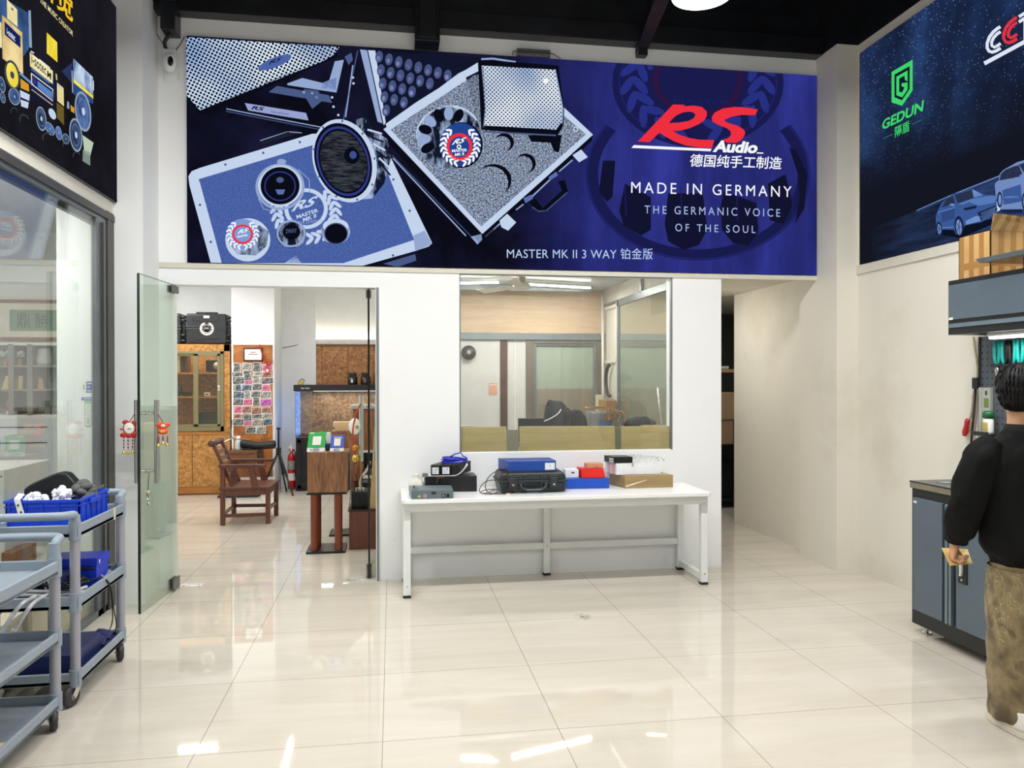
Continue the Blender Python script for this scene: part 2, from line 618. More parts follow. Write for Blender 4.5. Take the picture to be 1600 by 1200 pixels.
# rooms behind the long wall
w = MB()
w.box(-2.9, 1.36, 7.1, 7.2, 0, 3.3, M_INNER)
w.box(-2.9, -2.8, 2.9, 7.1, 0, 3.3, M_INNER)
struct(w, 'wall_inner_room')
struct(MB().box(-0.808, -0.3, 7.02, 7.1, 0, 3.3, M_INNER), 'wall_inner_strip')
struct(MB().box(-1.395, -0.808, 6.3, 7.1, 0, 3.3, M_WALL), 'pillar_inner')
struct(MB().box(-2.9, 1.36, T2, 7.2, 3.3, 3.4, M_INNER), 'ceiling_inner')
struct(MB().box(1.25, 1.36, T2, 7.1, 0, 3.3, M_INNER), 'wall_partition')
struct(MB().box(-4.5, -1.40, 2.75, 2.9, 0, 3.3, M_INNER), 'wall_display_room')
struct(MB().box(-1.503, -1.40, 1.36, 2.75, 0, 3.3, M_INNER), 'wall_display_side')
struct(MB().box(-4.5, -1.30, -4.2, 2.75, 3.0, 3.1, M_INNER), 'ceiling_display')
w = MB()
w.box(-4.6, -4.5, -4.2, 2.9, 0, 3.1, M_INNER)
w.box(-4.5, -1.30, -4.3, -4.2, 0, 3.1, M_INNER)
struct(w, 'wall_display_far')
# passage
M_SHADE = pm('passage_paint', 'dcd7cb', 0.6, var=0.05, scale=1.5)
struct(MB().box(4.66, 4.95, 1.48, 3.13, 0, 2.62, M_CREAM), 'wall_passage_right')
struct(MB().box(3.60, 3.648, T2, 4.8, 0, 2.8, M_CREAM), 'wall_passage_left')
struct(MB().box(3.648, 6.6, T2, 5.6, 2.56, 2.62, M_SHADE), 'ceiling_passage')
w = MB()
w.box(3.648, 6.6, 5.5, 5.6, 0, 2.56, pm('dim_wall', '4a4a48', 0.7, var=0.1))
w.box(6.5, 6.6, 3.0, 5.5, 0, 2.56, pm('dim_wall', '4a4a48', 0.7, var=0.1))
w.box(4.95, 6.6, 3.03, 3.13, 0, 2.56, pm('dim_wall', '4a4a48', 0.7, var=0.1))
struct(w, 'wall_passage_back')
# workroom behind the window
M_PLY = wood('pale_plywood', 'cdaf8e', 'dfc5a6', 2.0, 0, 0.4, dist=2.5)
w = MB()
w.box(1.36, 3.60, 4.70, 4.8, 0, 2.8, M_INNER)
struct(w, 'wall_workroom_back')
struct(MB().box(1.36, 3.60, 4.675, 4.70, 2.21, 2.77, M_PLY), 'wall_workroom_panel')
struct(MB().box(1.36, 3.60, T2, 4.8, 2.77, 2.85, pm('workroom_ceiling_paint', 'c3cdd2', 0.4, 0.0, var=0.1, scale=3)), 'ceiling_workroom')
struct(MB().box(3.575, 3.60, T2, 4.70, 0, 2.77, pm('workroom_wall_board', 'd9d3c8', 0.6, var=0.03)), 'wall_workroom_right')
struct(MB().box(1.36, 3.575, 4.60, 4.675, 2.12, 2.21, M_ALU, 0.004), 'beam_workroom')

# door trim in the opening, a white reveal around the window, a skirting
b = MB()
b.box(0.716, 0.748, 1.19, T2 + 0.01, 0, 2.352, M_WHITEM, 0.003)
b.box(0.722, 0.742, 1.187, 1.19, 0, 2.352, M_ALU)
struct(b, 'trim_1')
b = MB()
b.box(-0.93, 4.527, 1.196, YW, 2.478, 2.520, pm('banner_ledge_paint', 'd8d5c8', 0.5, var=0.02), 0.003)
struct(b, 'trim_2')
b = MB()
b.box(4.706, 4.72, -8, 0.886, 2.49, 2.565, pm('banner_ledge_paint', 'd8d5c8', 0.5), 0.003)
struct(b, 'trim_3')
# the shop front glazing on the side of the display room
M_GLASSL = glass('shop_glass', 'f4f7f5', 0.85)
fr = MB()
M_FRAME = pm('grey_window_frame', '747a7e', 0.35, 0.5, var=0.06)
M_FRAMED = pm('dark_window_frame', '4a4845', 0.4, 0.3, var=0.08)
fr.box(-1.165, -1.128, -4.2, 0.826, 2.715, 2.80, M_FRAME, 0.003)
fr.box(-1.128, -1.112, -4.2, 0.826, 2.74, 2.785, M_FRAMED, 0.003)
fr.box(-1.20, -1.165, -4.2, 0.826, 2.68, 2.80, M_FRAMED)
fr.box(-1.165, -1.128, 0.52, 0.70, 0, 2.72, M_FRAME, 0.004)
fr.box(-1.175, -1.118, 0.70, 0.826, 0, 2.80, M_FRAMED, 0.004)
fr.box(-1.125, -1.112, 0.60, 0.615, 0.02, 2.7, M_FRAMED)
fr.box(-1.165, -1.128, -4.2, 0.70, 0, 0.05, M_FRAME, 0.003)
fr.box(-1.30, -1.128, -4.2, 0.826, 2.80, 2.87, pm('banner_ledge_paint', 'd8d5c8', 0.5))
wn = struct(fr, 'window_1')
MB().box(-1.152, -1.142, -4.2, 0.53, 0.045, 2.72, M_GLASSL).build('pane', wn)
b = MB()
b.box(-1.42, -1.20, -4.2, 0.80, 0, 0.30, pm('beige_plinth_tile', 'd8c9a8', 0.25, var=0.05, scale=3), 0.004)
b.box(-1.44, -1.18, -4.2, 0.80, 0.30, 0.325, pm('cream_plinth_top', 'e8e0cb', 0.25, var=0.02), 0.003)
struct(b, 'baseboard_left')
# the workroom window
fr = MB()
fr.box(1.39, 3.21, 1.222, 1.228, 1.012, 1.020, M_WHITEM)
fr.box(1.39, 3.21, 1.218, 1.250, 2.475, 2.487, M_ALU)
fr.box(1.388, 1.400, 1.214, 1.25, 1.012, 2.48, M_ALU)
fr.box(3.198, 3.212, 1.214, 1.25, 1.012, 2.48, M_ALU)
wn2 = struct(fr, 'window_2')
MB().box(1.40, 3.20, 1.228, 1.238, 1.014, 2.478, glass('window_glass', 'f3f4f1', 0.8, 0.03)).build('pane', wn2)  # milk holds slight grime plus reflection haze put into the pane
# ---------------------------------------------------------------- the three backlit banners
# survey station from which the outlines of the printed pictures were measured (fixed numbers, whatever camera renders the scene)
EYE = Vector((0.84459, -5.07036, 1.60943))
E_F, E_R, E_U = Vector((0.15406, 0.98805, -0.00515)), Vector((0.98805, -0.15407, -0.00174)), Vector((0.00251, 0.00482, 0.99999))


def pixel_ray(px, py):
    return E_F + E_R * ((px - 800) / 1203.5) + E_U * ((600 - py) / 1203.5)


class Art(MB):
    """a printed picture: shapes given by their outline in the photograph, laid flat on the banner's own plane"""

    def __init__(s, axis, coord, sign):
        super().__init__()
        s.axis, s.coord, s.sign, s.lv = axis, coord, sign, 1
        s.lim = {1: (-0.712, 4.522, 2.522, 4.266), 0: (-3.6, 0.825, 2.568, 4.325) if sign < 0 else (-3.6, 0.826, 2.886, 4.281)}[axis]
        s.Z = lambda x, y: (x, y)

    def zoom(s, ox, oy, k):
        s.Z = lambda x, y: (ox + k * x, oy + k * y)
        return s

    def P(s, x, y):
        d = pixel_ray(*s.Z(x, y))
        c = s.coord + s.sign * s.lv * 0.00035
        t = (c - EYE[s.axis]) / d[s.axis]
        return EYE + d * t

    def pg(s, pts, m):
        s.poly([s.P(*p) for p in pts], m)
        return s

    def ell(s, cx, cy, rx, ry, m, rot=0.0, n=40, a0=0.0, a1=360.0):
        c, sn = math.cos(math.radians(rot)), math.sin(math.radians(rot))
        pts = []
        for i in range(n):
            t = math.radians(a0 + (a1 - a0) * i / (n if a1 - a0 == 360 else n - 1))
            x, y = rx * math.cos(t), ry * math.sin(t)
            pts.append((cx + x * c - y * sn, cy + x * sn + y * c))
        return s.pg(pts, m)

    def ring(s, cx, cy, rx, ry, ix, iy, m, rot=0.0, n=48, a0=0.0, a1=360.0):
        c, sn = math.cos(math.radians(rot)), math.sin(math.radians(rot))
        vs = []
        for (ax, ay) in ((rx, ry), (ix, iy)):
            for i in range(n + 1):
                t = math.radians(a0 + (a1 - a0) * i / n)
                x, y = ax * math.cos(t), ay * math.sin(t)
                vs.append(s.P(cx + x * c - y * sn, cy + x * sn + y * c))
        s.add(vs, [(i, i + 1, n + 2 + i, n + 1 + i) for i in range(n)], m)
        return s

    def stroke(s, pts, wd, m, w2=None):
        w2 = wd if w2 is None else w2
        n = len(pts)
        L, R = [], []
        for i, (x, y) in enumerate(pts):
            a, b = pts[max(0, i - 1)], pts[min(n - 1, i + 1)]
            dx, dy = b[0] - a[0], b[1] - a[1]
            l = math.hypot(dx, dy) or 1
            h = (wd + (w2 - wd) * i / max(1, n - 1)) / 2
            L.append(s.P(x - dy / l * h, y + dx / l * h))
            R.append(s.P(x + dy / l * h, y - dx / l * h))
        s.add(L + R, [(i, i + 1, n + i + 1, n + i) for i in range(n - 1)], m)
        return s

    def word(s, body, bl, br, tl, m, bold=0.0, shear=0.0, space=1.0):
        o = s.P(*bl)
        s.text(body, o, s.P(*br) - o, s.P(*tl) - o, m, bold, shear, space)
        return s

    def laurel(s, cx, cy, rx, ry, m, size, rot=0.0, n=9):
        for side in (-1, 1):
            for i in range(n):
                t = math.radians(90 + side * (14 + 128 * i / (n - 1)))
                k = math.radians(rot)
                for dr, tilt in ((0.10, 38), (-0.10, -38)):
                    x, y = rx * (1 + dr) * math.cos(t), ry * (1 + dr) * math.sin(t)
                    a = math.degrees(t) + 90 * side + tilt * side
                    X, Y = x * math.cos(k) - y * math.sin(k), x * math.sin(k) + y * math.cos(k)
                    s.ell(cx + X, cy + Y, size, size * 0.36, m, a + rot, 10)
        return s

    def build(s, name, parent=None, fix=False):
        o = super().build(name, parent, False)
        bm = bmesh.new()
        bm.from_mesh(o.data)
        mi = wm(parent).inverted()
        a = 1 - s.axis
        for ax, lim, sg in ((a, s.lim[0], -1), (a, s.lim[1], 1), (2, s.lim[2], -1), (2, s.lim[3], 1)):
            c, n = [0, 0, 0], [0, 0, 0]
            c[ax], n[ax] = lim, sg
            bmesh.ops.bisect_plane(bm, geom=bm.verts[:] + bm.edges[:] + bm.faces[:], plane_co=mi @ Vector(c), plane_no=n, clear_outer=True)
        bm.to_mesh(o.data)
        bm.free()
        return o

    def top(s, k=1):
        s.lv += k
        return s


def em_noise(name, a, b, scale, lo=0.4, hi=0.6, stretch=(1, 1, 1), strength=1.0, rot=(0, 0, 0)):
    if name in _mats:
        return _mats[name]
    t = NT(name)
    n = t.noise(t.coord(stretch, 'Object', rot), scale, 5, 0.65)
    c = t.ramp(n, [(lo, srgb(a)), (hi, srgb(b))])
    _mats[name] = t.done(t.n('Emission', {0: c, 1: strength}).outputs[0])
    return _mats[name]


def em_dots(name, pitch, rad, lite, lite2, dark, rot, nscale):
    """printed picture of perforated metal"""
    t = NT(name)
    v = t.coord((1 / pitch, 1, 1 / pitch), 'Object', (0, rot, 0))
    ds = []
    for off in (0.0, 0.5):
        vv = t.n('VectorMath', {0: v, 1: (off, 0, off)}, operation='ADD').outputs[0]
        fr = t.n('VectorMath', {0: vv}, operation='FRACTION').outputs[0]
        ce = t.n('VectorMath', {0: fr, 1: (0.5, 0.5, 0.5)}, operation='SUBTRACT').outputs[0]
        ce = t.n('VectorMath', {0: ce, 1: (1, 0, 1)}, operation='MULTIPLY').outputs[0]
        ds.append(t.n('VectorMath', {0: ce}, operation='LENGTH').outputs[1])
    d = t.math('MINIMUM', ds[0], ds[1])
    hole = t.math('LESS_THAN', d, rad)
    n = t.noise(t.coord((1, 1, 1), 'Object', (0, 0.5, 0)), nscale, 2, 0.4)
    c = t.mix(hole, t.ramp(n, [(0.35, srgb(lite)), (0.68, srgb(lite2))]), srgb(dark))
    return t.done(t.n('Emission', {0: c, 1: 1.0}).outputs[0])


# ---- long banner over the window
BF = 1.186
banner = thing('backlit_banner', 'long blue backlit audio banner with speakers and flight cases above the window', 'banner', (1.9, 1.197, 2.52))
MB().box(-0.712, 4.522, BF + 0.002, YW, 2.522, 4.266, pm('banner_edge', '2a2c33', 0.4, 0.4), 0.0).build('light_box', banner)


def bg_mat():
    t = NT('banner_background_print')
    v = t.coord()
    x = t.n('SeparateXYZ', {0: v}).outputs[0]
    n1 = t.noise(v, 1.3, 4, 0.55)
    n2 = t.noise(t.coord((2.2, 1, 0.5)), 1.2, 4, 0.6)
    f = t.n('MapRange', {0: t.math('ADD', x, t.math('MULTIPLY_ADD', n1, 0.8, -0.4)), 1: -0.1, 2: 1.0, 3: 0.0, 4: 1.0}).outputs[0]
    left = t.ramp(n1, [(0.40, srgb('0b0c18')), (0.70, srgb('1d1c3c'))])
    right = t.ramp(n2, [(0.30, srgb('20235c')), (0.5, srgb('2a2e7c')), (0.72, srgb('353b9a'))])
    return t.done(t.n('Emission', {0: t.mix(f, left, right), 1: 1.0}).outputs[0])


A = Art(1, BF, -1)
A.lv = 0
A.poly([(-0.712, BF, 2.522), (4.522, BF, 2.522), (4.522, BF, 4.266), (-0.712, BF, 4.266)], bg_mat())
A.top()
# colours of the print
LITE, SILV, SILD, NAVY, INK = em('print_pale_blue', 'c3d3ec'), em('print_silver', '93a7cf'), em('print_steel', '4a5a86'), em('print_navy', '1b1f52'), em('print_ink', '0a0c18')
WHITE, RED, BLUE = em('print_white', 'f4f6fa'), em('print_red', 'ee2f3f', 1.0), em('print_blue', '3c56a6')
DEEP, GHOST, GHOST2, LEAF = em('print_deep', '12132f'), em('print_ghost', '181b4c'), em('print_ghost_edge', '1d2160'), em('print_leaf', '272f80')
MIDB = em('print_mid_blue', '5a70ae')
CARPET = em_noise('print_carpet', '364a8e', '5872b6', 90.0, 0.3, 0.7)
SPECK = em_noise('print_speckle', '10162a', 'b9c9e6', 75.0, 0.38, 0.66)
GRILLE = em_dots('print_grille', 0.0370, 0.25, '86a6d6', 'e2eefa', '0c0f1c', 0.35, 1.6)
GRILLE2 = em_dots('print_grille_small', 0.0330, 0.22, 'a3b8d8', 'e6edf2', '39456a', 0.05, 2.2)
CHROME = em_noise('print_chrome', '10182c', 'a9bcdf', 7.0, 0.44, 0.60, (1.2, 1, 0.5))
CONE = em_noise('print_cone', '14161f', '4a5058', 26.0, 0.42, 0.70, (0.4, 1, 2.6))
# right half: a huge dark speaker fading into the blue
A.zoom(900, 80, 0.3)
A.ring(635, 640, 575, 440, 520, 392, GHOST, 0, 60, -35, 215)
A.ring(635, 640, 586, 450, 577, 442, GHOST2, 0, 60, -35, 215)
A.ell(635, 165, 447, 335, GHOST)
A.top()
A.ring(635, 165, 415, 308, 405, 300, GHOST2)
A.laurel(635, 165, 335, 250, LEAF, 62, 0, 8)
A.ell(635, 150, 235, 190, em('print_ghost_red', '2c1740'))
A.top()
A.ell(635, 150, 205, 165, GHOST)
A.pg([(140, 570), (205, 570), (190, 760), (160, 785), (120, 730)], DEEP)
A.pg([(255, 690), (390, 760), (390, 930), (340, 960), (250, 910), (225, 830)], DEEP)
A.pg([(480, 740), (660, 740), (685, 930), (640, 1010), (560, 1035), (480, 990), (462, 900)], DEEP)
A.pg([(770, 730), (940, 790), (950, 940), (900, 1010), (820, 1000), (760, 930), (752, 820)], DEEP)
A.pg([(1000, 690), (1090, 640), (1130, 800), (1080, 900), (1010, 880)], DEEP)
A.pg([(1110, 500), (1150, 520), (1205, 640), (1190, 820), (1140, 900), (1165, 760), (1155, 640)], DEEP)
A.top()
A.word('MASTER', (510, 270), (795, 277), (512, 247), GHOST2)
for k in range(4):
    A.stroke([(255 + 290 * k, 700 + 10 * k), (262 + 290 * k, 860 + 12 * k)], 5, GHOST2)
# left half
A.zoom(280, 40, 0.325)
A.lv = 2
A.pg([(30, 55), (770, 103), (745, 140), (690, 172), (100, 408), (36, 335)], GRILLE)
A.pg([(36, 335), (100, 408), (760, 128), (760, 150), (120, 428), (90, 425)], INK)
A.top()
A.ell(460, 177, 86, 24, em('print_badge', '4c62a4'), -22)
A.top().word('RS', (430, 190), (492, 165), (432, 172), DEEP, 0.02, 0.3)
A.lv = 3
A.pg([(520, 278), (592, 252), (690, 276), (722, 262), (748, 172), (792, 164), (756, 322), (690, 312), (520, 286)], SILV)
A.pg([(690, 274), (722, 262), (756, 250), (752, 310), (684, 300)], MIDB)
A.pg([(470, 290), (720, 335), (735, 372), (430, 320)], SILD)
A.pg([(598, 305), (668, 312), (690, 360), (640, 400), (610, 350)], SILD)
A.pg([(795, 150), (828, 130), (835, 165), (815, 190)], SILD)
A.stroke([(835, 190), (800, 440)], 6, SILV)
A.stroke([(858, 120), (790, 452)], 5, SILD)
for (x, y) in ((600, 320), (640, 325), (660, 345), (735, 345), (742, 390), (765, 430), (835, 250), (838, 278)):
    A.ell(x, y, 6, 6, LITE, 0, 10)
A.pg([(315, 372), (610, 420), (622, 456), (332, 408)], em('print_plate', '98a2d2'))
A.top().word('RS', (345, 402), (408, 411), (348, 384), DEEP, 0.03, 0.3)
A.word('Audio made by hand', (440, 421), (525, 434), (442, 407), DEEP)
A.lv = 3
A.stroke([(226, 400), (470, 448), (690, 490)], 5, SILV)
A.stroke([(226, 412), (470, 460), (690, 502)], 4, SILD)
A.pg([(388, 552), (520, 508), (560, 502), (598, 520), (560, 522), (400, 572)], em('print_handle', '1c2030'))
A.stroke([(390, 553), (520, 510), (590, 516)], 4, SILV)
# the closed case lid
A.pg([(44, 725), (60, 700), (100, 684), (640, 520), (960, 520), (1030, 660), (1216, 1045), (1200, 1062), (1130, 1085), (870, 1158), (152, 1142), (50, 770)], LITE)
A.top()
A.pg([(95, 738), (640, 575), (955, 590), (1130, 1030), (790, 1142), (205, 1142)], CARPET)
A.pg([(1125, 1010), (1180, 985), (1216, 1050), (1135, 1085)], SILV)
A.pg([(500, 1146), (560, 1106), (590, 1146)], LITE)
A.pg([(980, 1145), (1135, 1098), (1140, 1130), (1050, 1160)], SILD)
for (x, y) in ((100, 745), (222, 668), (404, 612), (580, 560), (1030, 740), (1108, 890), (100, 862), (152, 1040), (1028, 1105)):
    A.ell(x, y, 6, 6, SILD, 0, 10)
A.top()
# emblem on the lid
A.laurel(610, 895, 142, 128, LITE, 26, 8, 10)
A.ring(610, 880, 105, 98, 86, 80, LITE)
A.word('RS', (538, 896), (660, 862), (548, 850), LITE, 0.03, 0.35)
A.word('MASTER', (566, 930), (670, 896), (562, 912), LITE, 0.03)
A.word('MK II', (596, 944), (660, 922), (594, 926), LITE, 0.03)
A.word('HEAR THE DIFFERENCE', (540, 960), (690, 945), (536, 945), SILV)
A.top()
# large woofer
A.pg([(850, 452), (905, 436), (930, 500), (1000, 545), (1018, 640), (985, 760), (930, 830), (850, 840)], CHROME)
A.top()
for k in range(6):
    A.stroke([(905 + 14 * k, 500 + 34 * k), (975 + 8 * k, 520 + 40 * k)], 9, DEEP if k % 2 else LITE)
A.ell(795, 650, 150, 205, LITE, -18)
A.top().ell(788, 650, 134, 186, INK, -18)
A.top().ring(788, 652, 124, 172, 114, 160, em('print_rim_blue', '2f3a86'), -18)
A.ell(790, 652, 108, 150, CONE, -18)
A.top().ell(830, 625, 36, 40, INK, -18).top().ell(836, 622, 17, 19, em('print_cap', '3d4f8c'))
for k in range(9):
    t = math.radians(40 * k + 10)
    x, y = 142 * math.cos(t), 196 * math.sin(t)
    A.ell(795 + x * 0.951 + y * 0.309, 650 - x * 0.309 + y * 0.951, 5, 6, SILD, 0, 10)
# middle speaker
A.lv -= 3
A.ring(485, 775, 118, 112, 106, 100, SILV, 0)
A.ell(485, 770, 106, 100, LITE)
A.ell(492, 655, 22, 14, SILV)
A.top().ell(485, 770, 94, 90, INK)
A.top().ring(485, 772, 76, 72, 70, 66, em('print_rim_blue', '2f3a86'))
A.ell(485, 742, 18, 14, SILD)
A.pg([(462, 788), (510, 788), (500, 812), (474, 812)], MIDB)
A.stroke([(570, 690), (625, 740), (628, 800)], 4, SILV)
A.stroke([(380, 830), (405, 880), (470, 900)], 4, SILV)
# three tweeters
A.lv -= 2
A.ell(330, 1030, 108, 104, LITE)
A.top().pg([(250, 1060), (385, 960), (430, 990), (420, 1060), (370, 1105), (280, 1100)], CHROME)
A.top().ell(305, 1003, 78, 74, em('print_pale_disc', '7f9ad2'))
A.top().laurel(305, 1003, 66, 62, WHITE, 12, 0, 8)
A.ring(305, 1003, 50, 47, 40, 37, RED)
A.word('RS', (280, 1003), (332, 990), (284, 984), WHITE, 0.03, 0.3)
A.word('MASTER', (280, 1020), (330, 1012), (279, 1010), WHITE, 0.03)
A.lv -= 3
A.ell(538, 1002, 72, 68, CHROME)
A.ell(752, 990, 70, 62, CHROME)
A.top().ring(538, 1000, 70, 66, 60, 56, SILV)
A.ell(752, 965, 62, 36, LITE)
A.top().ell(540, 992, 42, 38, INK).ell(754, 1000, 58, 52, INK)
A.top().ring(754, 1000, 58, 52, 53, 47, SILD)
A.word('2WAY', (512, 1000), (566, 996), (512, 978), SILD, 0.02)
# the open case
A.zoom(560, 70, 0.3)
A.lv = 3
A.pg([(8, 24), (45, 28), (125, 410), (100, 400)], SILV)
A.pg([(50, 28), (88, 30), (142, 405), (132, 420)], LITE)
A.stroke([(48, 28), (128, 410)], 5, DEEP)
A.pg([(88, 32), (640, 66), (638, 100), (145, 400)], em('print_foam_dark', '12162c'))
A.top()
for j in range(6):
    for i in range(13):
        x, y = 108 + 51 * i + 9 * j, 62 + 14 * i + 70 * j
        if y > 55 and x < 620 and (y + 28) < 400 - (x - 140) * 0.63 + (18 if i == 0 else 0) and y > 40 + x * 0.058:
            A.ell(x, y, 20, 31, em('print_foam', '47527f'), 8, 18)
            A.ell(x - 4, y + 8, 10, 13, em('print_foam_lit', '8290c0'), 8, 12)
A.pg([(142, 412), (300, 300), (420, 225), (520, 150), (560, 130), (622, 92), (628, 112), (520, 185), (300, 332), (148, 432)], LITE)
A.lv = 4
A.pg([(130, 440), (618, 110), (640, 110), (1075, 330), (1222, 468), (648, 988)], LITE)
A.top()
A.pg([(168, 442), (600, 160), (640, 150), (1062, 362), (1186, 466), (640, 946)], SPECK)
A.pg([(130, 445), (645, 990), (660, 985), (640, 1040), (590, 1010), (150, 500)], INK)
A.pg([(640, 990), (1222, 470), (1215, 500), (660, 1010)], INK)
A.stroke([(180, 590), (560, 995)], 7, SILV)
A.stroke([(175, 575), (590, 1000)], 4, SILD)
A.stroke([(660, 1000), (745, 925)], 8, SILV)
A.stroke([(820, 860), (860, 830)], 7, SILV)
A.stroke([(905, 790), (1000, 700)], 8, SILV)
A.stroke([(1045, 660), (1115, 600)], 7, SILV)
A.pg([(585, 1000), (620, 1040), (645, 1015), (640, 985)], SILV)
A.pg([(560, 170), (640, 130), (640, 440), (590, 300)], em('print_shadow_wedge', '15192c'))
A.top()
A.pg([(735, 915), (775, 880), (822, 925), (780, 968), (745, 950)], LITE)
A.pg([(1115, 575), (1160, 545), (1195, 585), (1150, 612)], LITE)
A.pg([(860, 800), (900, 780), (910, 800), (870, 825)], MIDB)
A.pg([(990, 690), (1030, 660), (1040, 680), (1000, 705)], MIDB)
A.pg([(890, 820), (920, 800), (960, 850), (1060, 760), (1040, 710), (1075, 705), (1092, 765), (975, 865), (930, 868)], INK)
A.stroke([(905, 845), (940, 868), (980, 862), (1088, 768)], 6, SILD)
# hollows in the foam
for (x, y, rx, ry, big) in ((760, 508, 50, 48, 0), (870, 618, 54, 52, 0), (705, 705, 92, 84, 1)):
    A.ell(x, y, rx, ry, INK)
A.pg([(882, 470), (1060, 470), (1045, 560), (1020, 555), (1000, 510), (900, 505)], INK)
A.top()
A.ell(748, 518, 44, 42, SPECK)
A.ell(858, 626, 48, 47, SPECK)
A.ell(690, 718, 90, 84, SPECK)
A.ring(1132, 440, 14, 14, 8, 8, LITE)
# chrome driver lying on the foam
A.ell(468, 480, 172, 165, CHROME)
A.ring(470, 470, 172, 155, 160, 143, LITE, -10, 48, 170, 340)
A.top()
for k in range(7):
    t = math.radians(150 + 24 * k)
    A.ell(470 + 128 * math.cos(t), 478 + 120 * math.sin(t), 24, 36, INK if k % 2 == 0 else SILV, 60 + 24 * k, 16)
A.ell(536, 522, 112, 120, INK)
A.top().ell(530, 520, 108, 114, em('print_emblem_blue', '22448e'))
A.top().laurel(530, 524, 88, 92, WHITE, 17, 0, 9)
A.ell(526, 532, 68, 72, RED)
A.top().ell(526, 532, 52, 55, em('print_emblem_blue', '22448e'))
A.top().word('RS', (486, 522), (556, 508), (494, 494), WHITE, 0.03, 0.35)
A.ring(524, 531, 12, 12, 6, 6, WHITE)
A.word('MASTER', (487, 560), (566, 555), (487, 545), WHITE, 0.03)
A.word('MK II', (503, 580), (550, 575), (503, 565), WHITE, 0.03)
# perforated box on the case
A.lv -= 3
A.pg([(622, 82), (655, 78), (1042, 108), (1072, 340), (1068, 420), (1035, 478), (640, 442)], INK)
A.stroke([(640, 75), (700, 72), (820, 90)], 10, SILV)
A.top()
A.pg([(642, 108), (1022, 130), (1060, 330), (1058, 400), (1030, 442), (655, 420), (660, 330)], GRILLE2)
A.stroke([(648, 112), (662, 330), (652, 430)], 7, SILD)
A.stroke([(1024, 128), (1064, 330), (1060, 410)], 7, SILV)
A.stroke([(650, 452), (1030, 472)], 8, SILD)
A.top().ell(975, 187, 12, 12, WHITE)
A.build('picture_print', banner, fix=False)

L = Art(1, BF, -1)
L.lv = 14
L.zoom(980, 150, 0.1625)
L.pg([(103, 437), (440, 82), (545, 84), (555, 98), (640, 92), (720, 105), (765, 150), (766, 190), (740, 235), (690, 270), (600, 310), (520, 330), (440, 338), (500, 372),
      (600, 405), (700, 420), (838, 424), (815, 500), (700, 496), (560, 475), (450, 435), (360, 385), (310, 352), (215, 443)], RED)
L.pg([(1258, 130), (1228, 185), (1100, 182), (1000, 200), (930, 232), (960, 255), (1060, 285), (1120, 320), (1135, 350), (1125, 385), (1095, 425), (1050, 450), (960, 448),
      (905, 422), (970, 405), (1000, 375), (995, 340), (960, 310), (870, 275), (820, 245), (812, 205), (840, 160), (920, 120), (1030, 105), (1150, 112)], RED)
L.pg([(65, 472), (812, 508), (800, 532), (40, 499)], WHITE)
L.top().pg([(400, 260), (440, 215), (480, 182), (540, 157), (600, 150), (640, 160), (656, 182), (640, 214), (590, 240), (500, 255)], GHOST)
L.word('Audio', (812, 548), (1252, 562), (842, 416), DEEP, 0.07)
L.top().word('Audio', (820, 540), (1243, 554), (850, 424), WHITE, 0.045)
L.pg([(1252, 541), (1312, 544), (1306, 556), (1240, 553)], WHITE)
L.word('德国纯手工制造', (597, 678), (1480, 706), (612, 556), WHITE, 0.012)
L.build('logo', banner)
L = Art(1, BF, -1)
L.lv = 14
L.zoom(900, 80, 0.3)
L.word('MADE IN GERMANY', (287, 738), (1122, 760), (288, 680), WHITE, 0.0, 0, 1.35)
L.build('lettering', banner)
L = Art(1, BF, -1).zoom(900, 80, 0.3)
L.lv = 14
L.word('THE GERMANIC VOICE', (357, 845), (1063, 863), (357, 803), em('print_soft_white', 'a9bbe4'), 0, 0, 1.45)
L.word('OF THE SOUL', (517, 938), (935, 948), (517, 898), em('print_soft_white', 'a9bbe4'), 0, 0, 1.5)
L.build('lettering', banner)
L = Art(1, BF, -1)
L.lv = 14
L.word('MASTER MK II 3 WAY 铂金版', (792, 404.5), (1020, 405.5), (792, 386.5), em('print_sky_white', 'b9d0ee'), 0.0, 0, 1.05)
L.build('lettering', banner, fix=False)

# ---- banner on the wall with the tool cupboards
RX = 4.70
rb = thing('backlit_banner', 'dark blue starry banner with green shield sign and two cars above the tool cupboards', 'banner', (4.71, -1.4, 2.57))
MB().box(RX + 0.002, 4.722, -3.6, 0.838, 2.568, 4.325, pm('banner_edge', '2a2c33', 0.4, 0.4)).build('light_box', rb)


def star_mat():
    t = NT('starry_print')
    v = t.coord()
    n = t.noise(v, 1.5, 5, 0.6)
    z = t.n('SeparateXYZ', {0: v}).outputs[2]
    hi = t.n('MapRange', {0: z, 1: 0.55, 2: 1.5, 3: 0.0, 4: 1.0}).outputs[0]
    c = t.mix(hi, srgb('141722'), t.ramp(n, [(0.32, srgb('11182a')), (0.52, srgb('1e2f54')), (0.72, srgb('34558f'))]))
    vo = t.n('TexVoronoi', {'Vector': v, 'Scale': 38.0})
    s1 = t.math('LESS_THAN', vo.outputs['Distance'], 0.16)
    br = t.n('SeparateColor', {0: vo.outputs['Color']}).outputs[0]
    s = t.math('MULTIPLY', t.math('MULTIPLY', s1, t.math('POWER', br, 1.6)), hi)
    return t.done(t.n('Emission', {0: t.mix(t.math('MULTIPLY', s, 0.8), c, srgb('a9bfe6')), 1: 1.0}).outputs[0])


